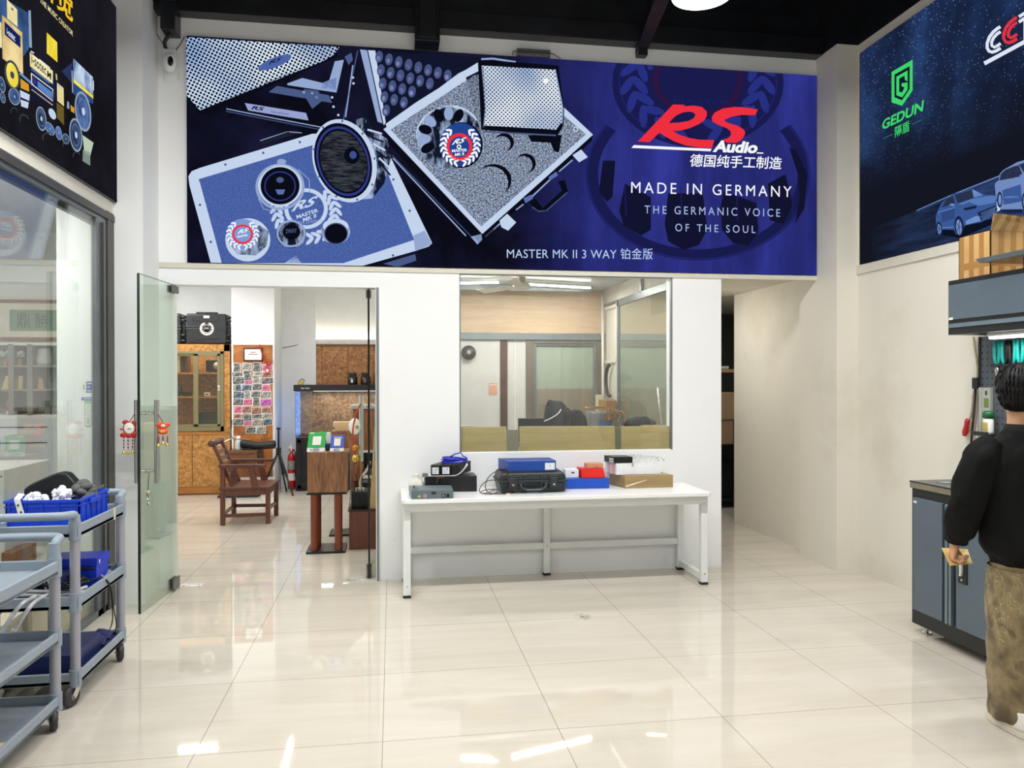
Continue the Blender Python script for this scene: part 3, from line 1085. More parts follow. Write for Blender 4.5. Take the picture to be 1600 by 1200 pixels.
def road_mat():
    t = NT('print_road')
    v = t.coord((1, 0.4, 3))
    y = t.n('SeparateXYZ', {0: t.coord()}).outputs[1]
    f = t.n('MapRange', {0: y, 1: 2.1, 2: 0.9, 3: 0.0, 4: 1.0}).outputs[0]
    c = t.mix(f, srgb('141722'), t.ramp(t.noise(v, 5.0, 4, 0.6), [(0.35, srgb('1a2238')), (0.7, srgb('33497a'))]))
    return t.done(t.n('Emission', {0: c, 1: 1.0}).outputs[0])


A = Art(0, RX, -1)
A.lv = 0
A.poly([(RX, -3.6, 2.568), (RX, 0.838, 2.568), (RX, 0.838, 4.325), (RX, -3.6, 4.325)], star_mat())
A.lv = 1
A.zoom(1440, 240, 0.13333)
A.pg([(-720, 938), (0, 640), (900, 268), (1300, 110), (1300, 800), (0, 1130), (-720, 1320)], road_mat())
A.top().stroke([(-60, 668), (370, 478), (900, 266), (1300, 105)], 9, em('print_rail', '6f8fc4'), 14)
A.stroke([(-60, 690), (370, 502), (900, 300)], 14, em('print_rail_dark', '24365e'), 22)
CB, CD, CL, CW = em('print_car_blue', '3a5896'), em('print_car_dark', '1a2440'), em('print_car_light', '6f8fcc'), em('print_car_glass', '28324c')
A.top().pg([(165, 745), (185, 680), (235, 580), (370, 470), (600, 412), (735, 482), (880, 488), (908, 560), (924, 665), (800, 745), (700, 805), (510, 842), (480, 905), (436, 962), (396, 940), (380, 890),
            (250, 890), (235, 945), (195, 962), (172, 880)], CB)
A.pg([(150, 940), (450, 990), (830, 830), (830, 760), (510, 842), (400, 900), (250, 890)], em('print_car_shade', '0d1220'))
A.top()
A.pg([(230, 632), (285, 545), (355, 492), (372, 500), (395, 592)], CW)
A.pg([(385, 482), (600, 420), (722, 490), (610, 520), (425, 585)], CW)
A.pg([(590, 420), (640, 440), (722, 490), (610, 515)], CL)
A.pg([(420, 590), (610, 525), (830, 490), (890, 510), (850, 580), (660, 610), (560, 570), (470, 600)], em('print_car_hood', '5678b4'))
A.pg([(655, 690), (870, 605), (895, 650), (830, 700), (690, 785)], CD)
A.pg([(490, 640), (650, 605), (640, 640), (510, 668)], CD)
A.pg([(515, 790), (640, 730), (720, 735), (690, 790), (520, 835)], CL)
A.pg([(230, 690), (390, 640), (385, 760), (235, 810)], em('print_car_side', '30497e'))
A.stroke([(190, 690), (390, 632)], 7, CL)
A.stroke([(240, 868), (380, 862)], 8, CL)
A.ell(205, 880, 36, 82, CD, -4).ell(440, 850, 54, 118, CD, -4)
A.pg([(315, 605), (345, 585), (390, 588), (380, 615)], CL)
A.pg([(880, 560), (912, 540), (922, 660), (885, 680)], em('print_lamp_white', 'c5dcf8'))
A.top().ell(207, 885, 22, 62, CL, -4).ell(438, 862, 34, 90, CL, -4)
for k in range(5):
    A.stroke([(690 + 6 * k, 700 + 16 * k), (880 - 6 * k, 622 + 14 * k)], 4, CL)
A.top()
for (cx, cy, ry) in ((207, 885, 62), (438, 862, 90)):
    for k in range(5):
        t = math.radians(72 * k)
        A.stroke([(cx, cy), (cx + ry * 0.36 * math.cos(t), cy + ry * 0.95 * math.sin(t))], 7, CD)
A.lv = 5
A.pg([(858, 375), (865, 345), (905, 310), (915, 240), (960, 190), (1120, 100), (1330, 40), (1330, 640), (1180, 655), (930, 655), (905, 600), (868, 480)], em('print_car_two', '7289bd'))
A.top().pg([(912, 315), (928, 240), (980, 190), (1080, 150), (1140, 135), (1180, 240), (1080, 285)], CW)
A.pg([(1140, 130), (1330, 60), (1330, 330), (1230, 270)], CW)
A.pg([(945, 430), (1160, 360), (1180, 560), (960, 600)], CB)
A.pg([(970, 505), (1130, 495), (1140, 520), (970, 520)], CL)
A.pg([(1085, 255), (1140, 225), (1150, 270), (1090, 280)], CD)
A.stroke([(975, 200), (965, 305)], 7, CD)
A.stroke([(1080, 155), (1060, 290)], 7, CD)
A.ell(915, 540, 32, 92, CD).ell(1215, 560, 40, 110, CD)
A.pg([(930, 655), (1180, 650), (1180, 700), (940, 690)], CD)
A.top().ell(917, 540, 18, 64, CL).ell(1215, 560, 24, 80, CL)
A.build('picture_print', rb, fix=False)
L = Art(0, RX, -1)
L.lv = 6
GRN = em('print_green', '3ed56b')
L.zoom(1360, 80, 0.125)
L.pg([(265, 260), (528, 105), (528, 490), (395, 683), (265, 640)], GRN)
INKB = em('print_sky_ink', '141b30')
L.top().pg([(300, 293), (492, 185), (490, 475), (395, 615), (300, 575)], INKB)
L.top().pg([(325, 320), (465, 240), (465, 480), (398, 577), (325, 550)], GRN)
L.top().pg([(360, 342), (424, 306), (434, 362), (468, 376), (468, 388), (390, 402), (392, 440), (428, 452), (396, 516), (360, 508)], INKB)
L.word('GEDUN', (148, 988), (668, 742), (150, 862), GRN, 0.03, 0.1)
L.word('隔盾', (306, 1085), (490, 1000), (306, 950), GRN, 0.01)
L.stroke([(160, 1095), (275, 1036)], 7, em('print_teal_line', '2f7d78'))
L.stroke([(515, 918), (650, 855)], 7, em('print_teal_line', '2f7d78'))
L.build('logo', rb)
L = Art(0, RX, -1).zoom(1500, 0, 0.1)
L.lv = 8
PALE, CRED = em('print_pale_white', 'dfe6f6'), em('print_signal_red', 'e03445')
for (dx, dy, m) in ((0, 0, PALE), (258, -146, CRED)):
    L.stroke([(632 + dx, 418 + dy), (585 + dx, 445 + dy), (520 + dx, 500 + dy), (460 + dx, 580 + dy), (425 + dx, 675 + dy), (425 + dx, 750 + dy), (455 + dx, 800 + dy), (505 + dx, 815 + dy), (565 + dx, 795 + dy), (635 + dx, 752 + dy)], 50, m)
    L.stroke([(635 + dx, 495 + dy), (580 + dx, 530 + dy), (525 + dx, 590 + dy), (494 + dx, 660 + dy), (498 + dx, 715 + dy), (535 + dx, 738 + dy), (585 + dx, 715 + dy), (636 + dx, 678 + dy)], 46, m)
L.stroke([(920, 262), (1000, 212), (1280, 40)], 48, PALE)
L.stroke([(920, 345), (1000, 292), (1280, 120)], 48, PALE)
L.stroke([(1020, 300), (1020, 640)], 55, PALE)
L.stroke([(1110, 250), (1110, 590)], 55, PALE)
L.stroke([(380, 993), (1000, 658), (1400, 440)], 62, PALE)
L.build('lettering', rb, fix=False)

# ---- banner over the shop front glazing
LX = -1.098
lb = thing('backlit_banner', 'black backlit banner with yellow loudspeakers and amplifiers above the glazed partition', 'banner', (-1.11, -1.5, 2.885))
MB().box(-1.128, LX - 0.002, -3.6, 0.826, 2.886, 4.281, pm('banner_edge', '2a2c33', 0.4, 0.4)).build('light_box', lb)
A = Art(0, LX, 1)
A.lv = 0
A.poly([(LX, -3.6, 2.886), (LX, 0.826, 2.886), (LX, 0.826, 4.281), (LX, -3.6, 4.281)], em_noise('print_black', '131217', '201f27', 1.4, 0.35, 0.7))
A.lv = 1
A.zoom(0, 0, 0.125)
YEL, CRM, GOLD, NVY, SKY = em_noise('print_yellow', 'ecd030', 'fbee70', 3.0), em_noise('print_cream', 'dccb84', 'fbf2c4', 4.0, 0.35, 0.65), em_noise('print_gold', 'c3a05a', 'f2dca0', 4.0, 0.35, 0.65), em('print_navy_box', '16245c'), em('print_sky', '6f96cf')
A.pg([(-300, -240), (80, 0), (355, 160), (370, 590), (300, 700), (-300, 500)], em_noise('print_blue_boxes', '243a60', '4a6fa6', 3.0, 0.35, 0.7))
A.pg([(355, 130), (385, 130), (400, 600), (365, 590)], em('print_edge_glow', '8fa4b8'))
A.pg([(585, 405), (715, 530), (718, 780), (585, 665)], YEL)
A.pg([(770, 890), (900, 780), (905, 1050)], em('print_dim_blue', '2c3460'))
A.top()
A.pg([(85, -10), (215, 120), (220, 338), (90, 228)], CRM)
A.pg([(-60, 220), (20, 290), (25, 600), (-60, 560)], CRM)
A.pg([(25, 185), (280, 410), (290, 930), (32, 730)], GOLD)
A.pg([(372, 630), (662, 885), (700, 1180), (660, 1330), (382, 1120)], NVY)
A.top()
A.pg([(55, 265), (255, 455), (257, 602), (60, 432)], NVY)
A.pg([(372, 650), (662, 888), (660, 1052), (376, 828)], CRM)
A.pg([(400, 955), (455, 1000), (455, 1060), (402, 1018)], em('print_violet', '3b3580'))
A.pg([(470, 1010), (650, 1150), (650, 1240), (472, 1090)], em('print_amp_blue', '5a84c0'))
A.stroke([(388, 915), (660, 1120), (660, 1262), (396, 1050), (392, 920)], 12, CRM)
A.stroke([(392, 862), (620, 1040)], 9, SKY)
A.stroke([(385, 640), (425, 665)], 14, WHITE)
A.stroke([(490, 740), (625, 850)], 9, WHITE)
A.pg([(695, 915), (712, 930), (718, 1010), (700, 990)], GOLD)
A.pg([(915, 728), (1162, 965), (1166, 1190), (918, 985)], em_noise('print_amp', '3c5d9c', 'cfe2f4', 3.0, 0.4, 0.62, (1, 2.5, 1)))
A.pg([(918, 985), (1166, 1195), (1166, 1236), (920, 1032)], YEL)
A.pg([(918, 1032), (1166, 1236), (1166, 1300), (920, 1180)], em('print_amp_foot', '2d4a84'))
A.stroke([(900, 880), (910, 1160)], 14, em('print_edge_glow', '8fa4b8'))
A.stroke([(1168, 1010), (1168, 1130)], 9, WHITE)
A.pg([(712, 1030), (795, 1100), (800, 1330), (716, 1260)], CRM)
A.pg([(712, 1030), (795, 1100), (796, 1140), (714, 1070)], SKY)
A.zoom(0, 100, 0.15)
A.pg([(590, 400), (665, 455), (668, 640), (595, 560)], em('print_mirror_gold', '6a5a2a'))
A.pg([(330, 270), (550, 430), (550, 470), (330, 390)], em('print_mirror_navy', '171a2e'))
A.stroke([(330, 268), (550, 430)], 10, GOLD)
A.stroke([(205, 95), (345, 215)], 22, SKY)
A.pg([(215, 150), (300, 215), (305, 290), (215, 250)], em('print_amber', 'd79a2e'))
A.pg([(205, 270), (310, 320), (305, 385), (215, 345)], LITE)
A.pg([(215, 370), (300, 400), (290, 465), (220, 440)], LITE)
A.pg([(860, 740), (975, 820), (940, 960), (880, 930)], em('print_cup', 'b9c9b4'))
A.pg([(865, 890), (940, 920), (940, 1060), (860, 1010)], em('print_cup_dark', '7e8d86'))
A.pg([(700, 385), (720, 400), (722, 470), (698, 460)], em('print_edge_glow', '8fa4b8'))
A.pg([(735, 425), (775, 460), (775, 515), (738, 490)], em('print_amber', 'd79a2e'))
A.ell(545, 520, 32, 62, LITE, -25)
DRK, RIM = em_noise('print_speaker_dark', '161d2e', '47597e', 7.0, 0.35, 0.65), em('print_speaker_rim', '8ea3b8')
A.top()
A.ell(128, 115, 78, 158, em('print_yellow_ring', '3a4356'), -12)
SPK = [(20, 215, 34, 85, -12), (150, 340, 58, 92, -16), (865, 495, 82, 212, -8), (790, 740, 66, 178, -6), (430, 570, 52, 128, -8), (520, 675, 40, 78, -28), (612, 720, 32, 74, -10), (685, 780, 36, 56, -14), (30, 350, 26, 60, -12)]
for (x, y, rx, ry, ro) in SPK:
    A.ell(x, y, rx, ry, RIM, ro)
A.top().ell(128, 115, 58, 132, YEL, -12)
for i, (x, y, rx, ry, ro) in enumerate(SPK):
    A.ell(x, y, rx * 0.84, ry * 0.88, em_noise('print_speaker_blue', '26375e', '6688c4', 7.0, 0.35, 0.65) if i in (1, 2, 5, 6) else DRK, ro)
A.top().ell(128, 115, 20, 40, DRK, -12)
for i, (x, y, rx, ry, ro) in enumerate(SPK):
    A.ring(x, y, rx * 0.62, ry * 0.66, rx * 0.55, ry * 0.6, em('print_speaker_ring', '5d78ac'), ro, 28)
    A.ell(x + rx * 0.05, y, rx * 0.2, ry * 0.2, LITE if i in (2, 3, 4) else SKY, ro, 18)
for (x, y, rx, ry) in ((150, 500, 40, 48), (255, 590, 50, 70), (500, 770, 60, 60), (690, 850, 34, 56), (800, 960, 40, 48)):
    A.ring(x, y, rx, ry, rx * 0.8, ry * 0.8, em('print_mirror_grey', '3b424c'), -20, 28, 180, 360)
A.build('picture_print', lb, fix=False)
L = Art(0, LX, 1)
L.lv = 7
L.zoom(0, 0, 0.125)
L.word('i-sotec', (394, 788), (578, 945), (394, 668), em('print_text_black', '1c1a14'), 0.012)
L.word('M', (590, 958), (640, 1000), (590, 876), em('print_text_black', '1c1a14'), 0.04)
L.word('M', (140, 120), (166, 142), (140, 88), em('print_text_black', '1c1a14'), 0.03)
L.word('i-sotec', (85, 425), (190, 520), (85, 345), WHITE, 0.01)
L.build('lettering', lb)
L = Art(0, LX, 1).zoom(0, 0, 0.125)
L.lv = 7
L.word('THE MUSIC CREATOR', (500, 28), (912, 458), (500, -42), em('print_cream', 'f1e3a8'), 0.015, 0, 1.05)
L.word('听觉', (470, -130), (912, 300), (470, -500), em('print_gold_yellow', 'f4c52a'), 0.02)
L.build('lettering', lb, fix=False)
# ---------------------------------------------------------------- ceiling fittings
M_LED = em('led_tube_glow', 'fff9f0', 30.0)
M_LAMPG = em('lamp_diffuser_glow', 'fffdf6', 4.0)
TUBE_WORDS = ['over the workbench end near the door', 'over the middle of the workbench', 'over the bench end near the passage', 'behind the entrance aisle by the carts', 'behind the entrance aisle by the cupboards',
              'running along the glazed partition', 'running along the tool cupboards']
for (p, turn), wds in zip(TUBES, TUBE_WORDS):
    t = thing('ceiling_tube', 'white ceiling light tube ' + wds, 'ceiling light', (p[0], p[1], p[2]), math.pi / 2 * turn, 'ceiling light tubes')
    m = MB()
    m.T = wm(t)
    m.box(-0.62, 0.62, -0.03, 0.03, 0.0, 0.05, M_WHITEM, 0.006).build('lamp_housing', t)
    m = MB()
    m.T = wm(t)
    m.cyl((-0.6, 0, -0.012), (0.6, 0, -0.012), 0.013, M_LED, seg=12).build('lamp_tube', t)
    m = MB()
    m.T = wm(t)
    for x in (-0.5, 0.5):
        m = MB()
        m.T = wm(t)
        m.cyl((x, 0, 0.05), (x, 0, TOP - p[2]), 0.004, M_BLACKM, seg=6).build('hanger', t)
M_LEDR = em('room_tube_glow', 'fffaf2', 34.0)
ROOM_WORDS = ['over the wooden armchair, running away from the door', 'over the strand board cabinet in the inner room', 'high behind the lintel of the glass doors', 'in the workroom by the ceiling fan, the longer slanted one',
              'in the workroom by the ceiling fan, the short slanted one', 'in the workroom just behind the window', 'added unseen to brighten the wall above the strand board cabinet', 'in the display room behind the entrance carts',
              'in the display room toward the shop entrance', 'added unseen to brighten the passage wall']
for (p, ln, turn, pw_), wds in zip(ROOM_TUBES, ROOM_WORDS):
    t = thing('ceiling_tube', 'white ceiling tube ' + wds, 'ceiling light', p, turn, 'ceiling light tubes')
    for nm, bx_ in (('lamp_housing', (-ln / 2, ln / 2, -0.02, 0.02, 0.0, 0.03, M_WHITEM)), ('lamp_tube', (-ln / 2, ln / 2, -0.012, 0.012, -0.018, 0.0, M_LEDR))):
        m = MB()
        m.T = wm(t)
        m.box(*bx_, 0.004).build(nm, t)
lamp = thing('pendant_lamp', 'round white pendant lamp under the black ceiling', 'ceiling light', (2.655, -0.75, 3.86))
MB().lathe([(0.0, 3.845), (0.12, 3.850), (0.175, 3.868), (0.178, 3.885)], (2.655, -0.75, 0), M_LAMPG, 36).build('lamp_diffuser', lamp)
MB().lathe([(0.182, 3.880), (0.186, 3.91), (0.15, 3.98), (0.06, 4.05), (0.05, 4.14), (0.0, 4.15)], (2.655, -0.75, 0), M_WHITEM, 36).build('lamp_shade', lamp)
MB().cyl((2.655, -0.75, 4.14), (2.655, -0.75, TOP), 0.006, M_BLACKM, seg=8).build('cord', lamp)

# ---------------------------------------------------------------- wall fittings
cm = thing('security_camera', 'small white security camera with dark lens in the wall corner beside the long banner', 'camera', (-0.83, YW, 3.92))
MB().box(-0.885, -0.785, 1.165, YW, 4.07, 4.15, M_WHITEM, 0.008).build('mount', cm)
MB().box(-0.872, -0.770, 1.18, YW, 3.91, 4.03, M_WHITEM, 0.006).build('junction_plate', cm)
MB().loft([[Vector((-0.828 + a * math.cos(t) + (0.09 - d) * 0.35, 1.06 + d, 4.03 + b * math.sin(t) + z)) for t in [2 * math.pi * i / 24 for i in range(24)]]
           for (a, b, d, z) in ((0.020, 0.04, -0.012, -0.02), (0.040, 0.062, 0.0, -0.02), (0.050, 0.074, 0.04, -0.012), (0.050, 0.074, 0.09, 0.01), (0.042, 0.06, 0.12, 0.03))], M_WHITEM).build('camera_body', cm)
MB().loft([[Vector((-0.792 + a * math.cos(t), 1.045 + d, 4.008 + b * math.sin(t))) for t in [2 * math.pi * i / 24 for i in range(24)]]
           for (a, b, d) in ((0.010, 0.020, -0.006), (0.018, 0.034, -0.004), (0.022, 0.040, 0.008))], pm('lens_black', '0b0c0e', 0.08)).build('lens', cm)
MB().tube([(-0.86, 1.18, 4.15), (-0.865, 1.15, 4.19), (-0.83, 1.14, 4.235), (-0.80, 1.15, 4.25)], 0.014, M_BLACKM, 10, smooth_path=2).build('cable', cm)
one(MB().tube([(-0.924, 1.18, 4.26), (-0.895, 1.19, 4.21), (-0.86, 1.19, 4.16)], 0.003, M_BLACKM, 6), 'cable', 'thin black cable drooping from the pillar to the security camera', 'cable')
one(MB().tube([(-0.79, 1.19, 4.15), (-0.755, 1.19, 4.20), (-0.725, 1.19, 4.26)], 0.003, M_BLACKM, 6), 'cable', 'thin black cable between the security camera and the long banner', 'cable')
ps = thing('power_supply', 'grey metal power supply lying on top of the long banner', 'power supply', (2.0, 1.19, 4.268))
b = MB().box(1.860, 2.140, 1.15, YW, 4.267, 4.322, pm('galvanised_sheet', '8b8d8b', 0.35, 0.7, var=0.05), 0.003)
b.box(1.865, 2.135, 1.146, 1.15, 4.290, 4.296, M_DARKST)
for x in (1.90, 1.96, 2.04, 2.10):
    b.cyl((x, 1.145, 4.31), (x, 1.151, 4.31), 0.004, M_DARKST, seg=8)
b.build('case', ps)
MB().tube([(1.86, 1.17, 4.30), (1.835, 1.165, 4.305), (1.825, 1.165, 4.28), (1.83, 1.17, 4.267)], 0.004, pm('red_wire', '7a2a2a', 0.4), 6, smooth_path=1).tube(
    [(2.14, 1.17, 4.30), (2.17, 1.165, 4.30), (2.20, 1.165, 4.275), (2.23, 1.17, 4.268)], 0.004, pm('red_wire', '7a2a2a', 0.4), 6, smooth_path=1).build('wire', ps)

# stickers on the white pillar behind the glass
ST_B, ST_G, ST_W = pm('sticker_blue', '2440a4', 0.35, var=0.02), pm('sticker_green', '9cc3a6', 0.4, var=0.05), pm('sticker_white', 'eef0e8', 0.4, var=0.02)
PYF = 0.826
st = MB()
st.box(-1.338, -1.312, PYF - 0.001, PYF, 1.524, 1.607, ST_W)
st.prism([(-1.309, PYF, 1.524), (-1.262, PYF, 1.526), (-1.250, PYF, 1.545), (-1.248, PYF, 1.565), (-1.250, PYF, 1.588), (-1.262, PYF, 1.604), (-1.309, PYF, 1.605)], (0, -0.0012, 0), ST_B)
for (z, x1, wd) in ((1.590, -1.270, ST_W), (1.565, -1.285, ST_W), (1.538, -1.262, ST_W)):
    st.box(-1.302, x1, PYF - 0.0016, PYF - 0.001, z - 0.004, z + 0.004, wd)
for k in range(3):
    st.box(-1.330, -1.320, PYF - 0.0016, PYF - 0.001, 1.55 + 0.012 * k, 1.556 + 0.012 * k, M_BLACKM)
one(st, 'sticker', 'blue and white sticker on the pillar behind the glass, above the long one', 'sticker')
st = MB()
st.box(-1.342, -1.252, PYF - 0.0012, PYF, 1.470, 1.492, ST_B)
st.box(-1.330, -1.265, PYF - 0.0017, PYF - 0.001, 1.479, 1.484, ST_W)
ring = [(-1.322, PYF, 1.470), (-1.322, PYF, 1.300)] + [(-1.297 - 0.025 * math.cos(t), PYF, 1.300 - 0.025 * math.sin(t)) for t in [math.pi * k / 10 for k in range(1, 10)]] + [(-1.272, PYF, 1.300), (-1.272, PYF, 1.470)]
st.prism(ring, (0, -0.001, 0), ST_G)
st.box(-1.316, -1.278, PYF - 0.0016, PYF - 0.0008, 1.295, 1.445, ST_W)
for k in range(6):
    st.box(-1.312 + 0.003 * (k % 2), -1.283, PYF - 0.002, PYF - 0.0015, 1.43 - 0.014 * k, 1.434 - 0.014 * k, ST_G)
for k in range(4):
    st.box(-1.306, -1.288, PYF - 0.002, PYF - 0.0015, 1.305 + 0.012 * k, 1.310 + 0.012 * k, pm('sticker_ink', '3a423a', 0.5))
one(st, 'sticker', 'long white and green sticker under a blue strip on the pillar', 'sticker')

# ---------------------------------------------------------------- glass doors
M_DGLASS = glass('door_glass', 'f1f7f2', 0.8)
M_GEDGE = pm('glass_edge_seal', '0f1513', 0.25)
M_GREEN = pm('glass_edge_green', '7fa48f', 0.12)
M_CLAMP = pm('clamp_steel', '6f706c', 0.28, 0.9, var=0.05)


def glass_door(name, label, a, b, edge_at, hx, z1=2.344):
    """a frameless leaf from pivot a to free edge b (plan points), with clamps and a pair of tube handles hx from the free edge"""
    a, b = Vector((a[0], a[1], 0)), Vector((b[0], b[1], 0))
    d = (b - a).normalized()
    n = Vector((d.y, -d.x, 0))
    t = thing(name, label, 'glass door', (a.x, a.y, 0))
    h = 0.006
    pane = MB()
    z0 = 0.012
    pane.hexa([a - n * h + Vector((0, 0, z0)), b - n * h + Vector((0, 0, z0)), b + n * h + Vector((0, 0, z0)), a + n * h + Vector((0, 0, z0)),
               a - n * h + Vector((0, 0, z1)), b - n * h + Vector((0, 0, z1)), b + n * h + Vector((0, 0, z1)), a + n * h + Vector((0, 0, z1))], M_DGLASS)
    pane.build('pane', t)
    e = MB()
    p = b if edge_at == 'free' else a
    e.bar(p + d * 0.003 * (1 if edge_at == 'free' else -1) + Vector((0, 0, z0)), p + d * 0.003 * (1 if edge_at == 'free' else -1) + Vector((0, 0, z1)), 0.016, 0.006, M_GEDGE, 0, d)
    e.build('edge_seal', t)
    e = MB()
    for (s0, s1) in ((a, a + d * 0.002), (a + Vector((0, 0, 0)), b)):
        pass
    e.bar(a + Vector((0, 0, z1 + 0.001)), b + Vector((0, 0, z1 + 0.001)), 0.012, 0.002, M_GREEN)
    e.build('top_edge', t)
    for zc, hh in ((z1 - 0.035, 0.055), (0.055, 0.085)):
        c = MB()
        for sg in (-1, 1):
            c.bar(a + d * 0.0 + n * sg * 0.014 + Vector((0, 0, zc)), a + d * 0.135 + n * sg * 0.014 + Vector((0, 0, zc)), 0.014, hh, M_CLAMP, 0.003)
        c.build('hinge_clamp', t)
    q = b - d * hx
    for sg in (-1, 1):
        c = MB()
        o = q + n * sg * 0.068
        c.cyl(o + Vector((0, 0, 0.890)), o + Vector((0, 0, 1.474)), 0.0185, M_STEEL, seg=20)
        hd = c.build('handle', t)
        for z in (0.975, 1.380):
            MB().cyl(q + n * sg * 0.006 + Vector((0, 0, z)), o + Vector((0, 0, z)), 0.010, M_STEEL, seg=12).cyl(q + n * sg * 0.006 + Vector((0, 0, z)), q + n * sg * 0.016 + Vector((0, 0, z)), 0.014, M_STEEL, seg=14).build('standoff', hd)
    return t, q, n, d


_, HQ, HN, HD = glass_door('glass_door', 'frameless glass door swung open into the shop, red charms on its handles', (-0.806, 1.236), (-0.866, 0.530), 'free', 0.135)
_, RQ, RN, RD = glass_door('glass_door', 'frameless glass door swung inward beside the wooden loudspeaker stand', (0.660, 1.25), (0.639, 2.0), 'pivot', 0.09)
for nm, x0, x1, y0, lab in (('floor_plate', -0.80, -0.625, 1.235, 'steel floor spring plate below the open glass door with the red charms'), ('floor_plate', 0.475, 0.716, 1.215, 'steel floor spring plate beside the wooden loudspeaker stand door')):
    f = MB()
    f.box(x0, x1, y0, y0 + 0.10, 0, 0.006, pm('worn_steel_plate', 'd6d6d0', 0.4, 0.3, var=0.2, scale=14), 0.002)
    for k in range(2):
        f.cyl((x0 + 0.03 + k * (x1 - x0 - 0.06), y0 + 0.035, 0.006), (x0 + 0.03 + k * (x1 - x0 - 0.06), y0 + 0.035, 0.0075), 0.006, M_DARKST, seg=10)
    one(f, nm, lab, 'floor plate')

# charms tied to the handles
M_RED, M_ORANGE = pm('charm_red', 'c4221c', 0.35, var=0.1), pm('charm_orange', 'e2531f', 0.35, var=0.1)
M_GOLDB, M_IVORY = pm('bell_gold', 'd8b65a', 0.25, 0.9, var=0.08), pm('charm_white', 'f2efe8', 0.4, var=0.03)
M_CORDR = pm('red_cord', '9c1a1a', 0.7)


def bell(mb, c, r):
    mb.lathe([(0.0, r * 1.1), (r * 0.35, r), (r * 0.7, r * 0.3), (r, -r * 0.7), (r * 1.05, -r), (r * 0.8, -r), (0.0, -r * 0.6)], c, M_GOLDB, 14)


def charm(label, c, main, red_face, strands, tie):
    t = thing('hanging_charm', label, 'charm', c)
    c = Vector(c)
    bd = MB()
    if red_face:
        bd.blob(c + Vector((0, 0, 0)), (0.042, 0.012, 0.045), main, 18, 10)
        bd.blob(c + Vector((0.003, -0.008, 0.003)), (0.036, 0.010, 0.040), M_IVORY, 18, 10)
        bd.blob(c + Vector((0.008, -0.018, 0.0)), (0.013, 0.003, 0.006), pm('charm_grey', '9d9fa4', 0.4), 12, 8)
        for (x, z, rx, rz_) in ((-0.022, 0.045, 0.022, 0.016), (0.030, 0.035, 0.014, 0.022), (-0.036, -0.045, 0.024, 0.017), (0.0, -0.050, 0.026, 0.014), (0.030, -0.040, 0.018, 0.026), (-0.046, -0.004, 0.016, 0.006)):
            bd.blob(c + Vector((x, 0, z)), (rx, 0.010, rz_), main, 12, 8)
    else:
        bd.blob(c + Vector((0, 0, 0.018)), (0.036, 0.014, 0.026), main, 18, 10)
        bd.blob(c + Vector((0, 0, -0.022)), (0.036, 0.013, 0.022), main, 18, 10)
        for x in (-0.036, 0.036):
            bd.blob(c + Vector((x, 0, 0.026)), (0.014, 0.008, 0.013), main, 10, 7)
        bd.blob(c + Vector((0.004, -0.012, 0.018)), (0.015, 0.005, 0.010), M_IVORY, 12, 7)
        bd.blob(c + Vector((0.004, -0.016, 0.016)), (0.004, 0.003, 0.004), M_BLACKM, 8, 6)
        bd.blob(c + Vector((0.0, -0.012, -0.022)), (0.020, 0.004, 0.010), pm('charm_gold_print', 'e9a43a', 0.35), 12, 7)
    bd.build('charm_body', t)
    for x, zl in strands:
        s = MB()
        s.tube([c + Vector((x, 0, -0.045)), c + Vector((x, 0, -zl))], 0.0018, M_CORDR, 6)
        for k in range(4):
            s.blob(c + Vector((x, 0, -0.060 - k * (zl - 0.07) / 4)), (0.006, 0.006, 0.006), M_RED if k % 2 == 0 else pm('bead_purple', '5a2a6a', 0.3), 8, 6)
        sb = s.build('bead_string', t)
        q = MB()
        bell(q, c + Vector((x, 0, -zl)), 0.012)
        q.build('bell', sb)
    MB().tube([c + Vector((0, 0, 0.045)), (c + tie) * 0.5 + Vector((0, 0, 0.02)), tie], 0.003, M_CORDR, 8, smooth_path=2).build('cord', t)


def hp(sg, dz):
    return HQ + HN * sg * 0.068 + Vector((0, 0, dz))


# sg = +1 lies on the wall side or the opening side according to the leaf's normal
SL = -1 if (HN.x > 0) else 1
cl = hp(SL, 0)
charm('red and white charm with beads and gold bells on the outer door handle', (cl.x - 0.045, cl.y - 0.025, 1.275), M_RED, True, ((-0.034, 0.16), (-0.006, 0.165), (0.024, 0.16)), Vector((cl.x - 0.010, cl.y - 0.020, 1.375)))
cr = hp(-SL, 0)
charm('orange charm with three bells on the inner door handle', (cr.x + 0.045, cr.y - 0.02, 1.275), M_ORANGE, False, ((-0.030, 0.115), (0.0, 0.10), (0.030, 0.112)), Vector((cr.x + 0.012, cr.y - 0.015, 1.375)))
k0 = HQ + Vector((0.012, -0.012, 0.965))
kk = thing('hanging_key_tag', 'small silver key tag on a thread under the door handle bar', 'key tag', (k0.x, k0.y, 0.74))
MB().tube([k0, k0 + Vector((-0.004, 0, -0.12))], 0.0015, M_BLACKM, 6).tube([k0 + Vector((0.006, 0, 0)), k0 + Vector((-0.002, 0, -0.12))], 0.0015, M_BLACKM, 6).build('thread', kk)
MB().blob(k0 + Vector((-0.002, 0, -0.155)), (0.015, 0.005, 0.028), M_STEEL, 14, 9).blob(k0 + Vector((-0.002, -0.004, -0.152)), (0.006, 0.003, 0.012), M_GOLDB, 10, 7).build('tag', kk)
MB().tube([k0 + Vector((-0.002, 0, -0.18)), k0 + Vector((-0.002, 0, -0.215))], 0.0015, M_STEEL, 6).blob(k0 + Vector((-0.002, 0, -0.222)), (0.012, 0.004, 0.010), M_STEEL, 10, 7).build('tassel', kk)
q = RQ + RN * 0.068
if q.x > 0.64:
    q = RQ - RN * 0.068
c0 = Vector((q.x - 0.055, q.y - 0.02, 1.20))
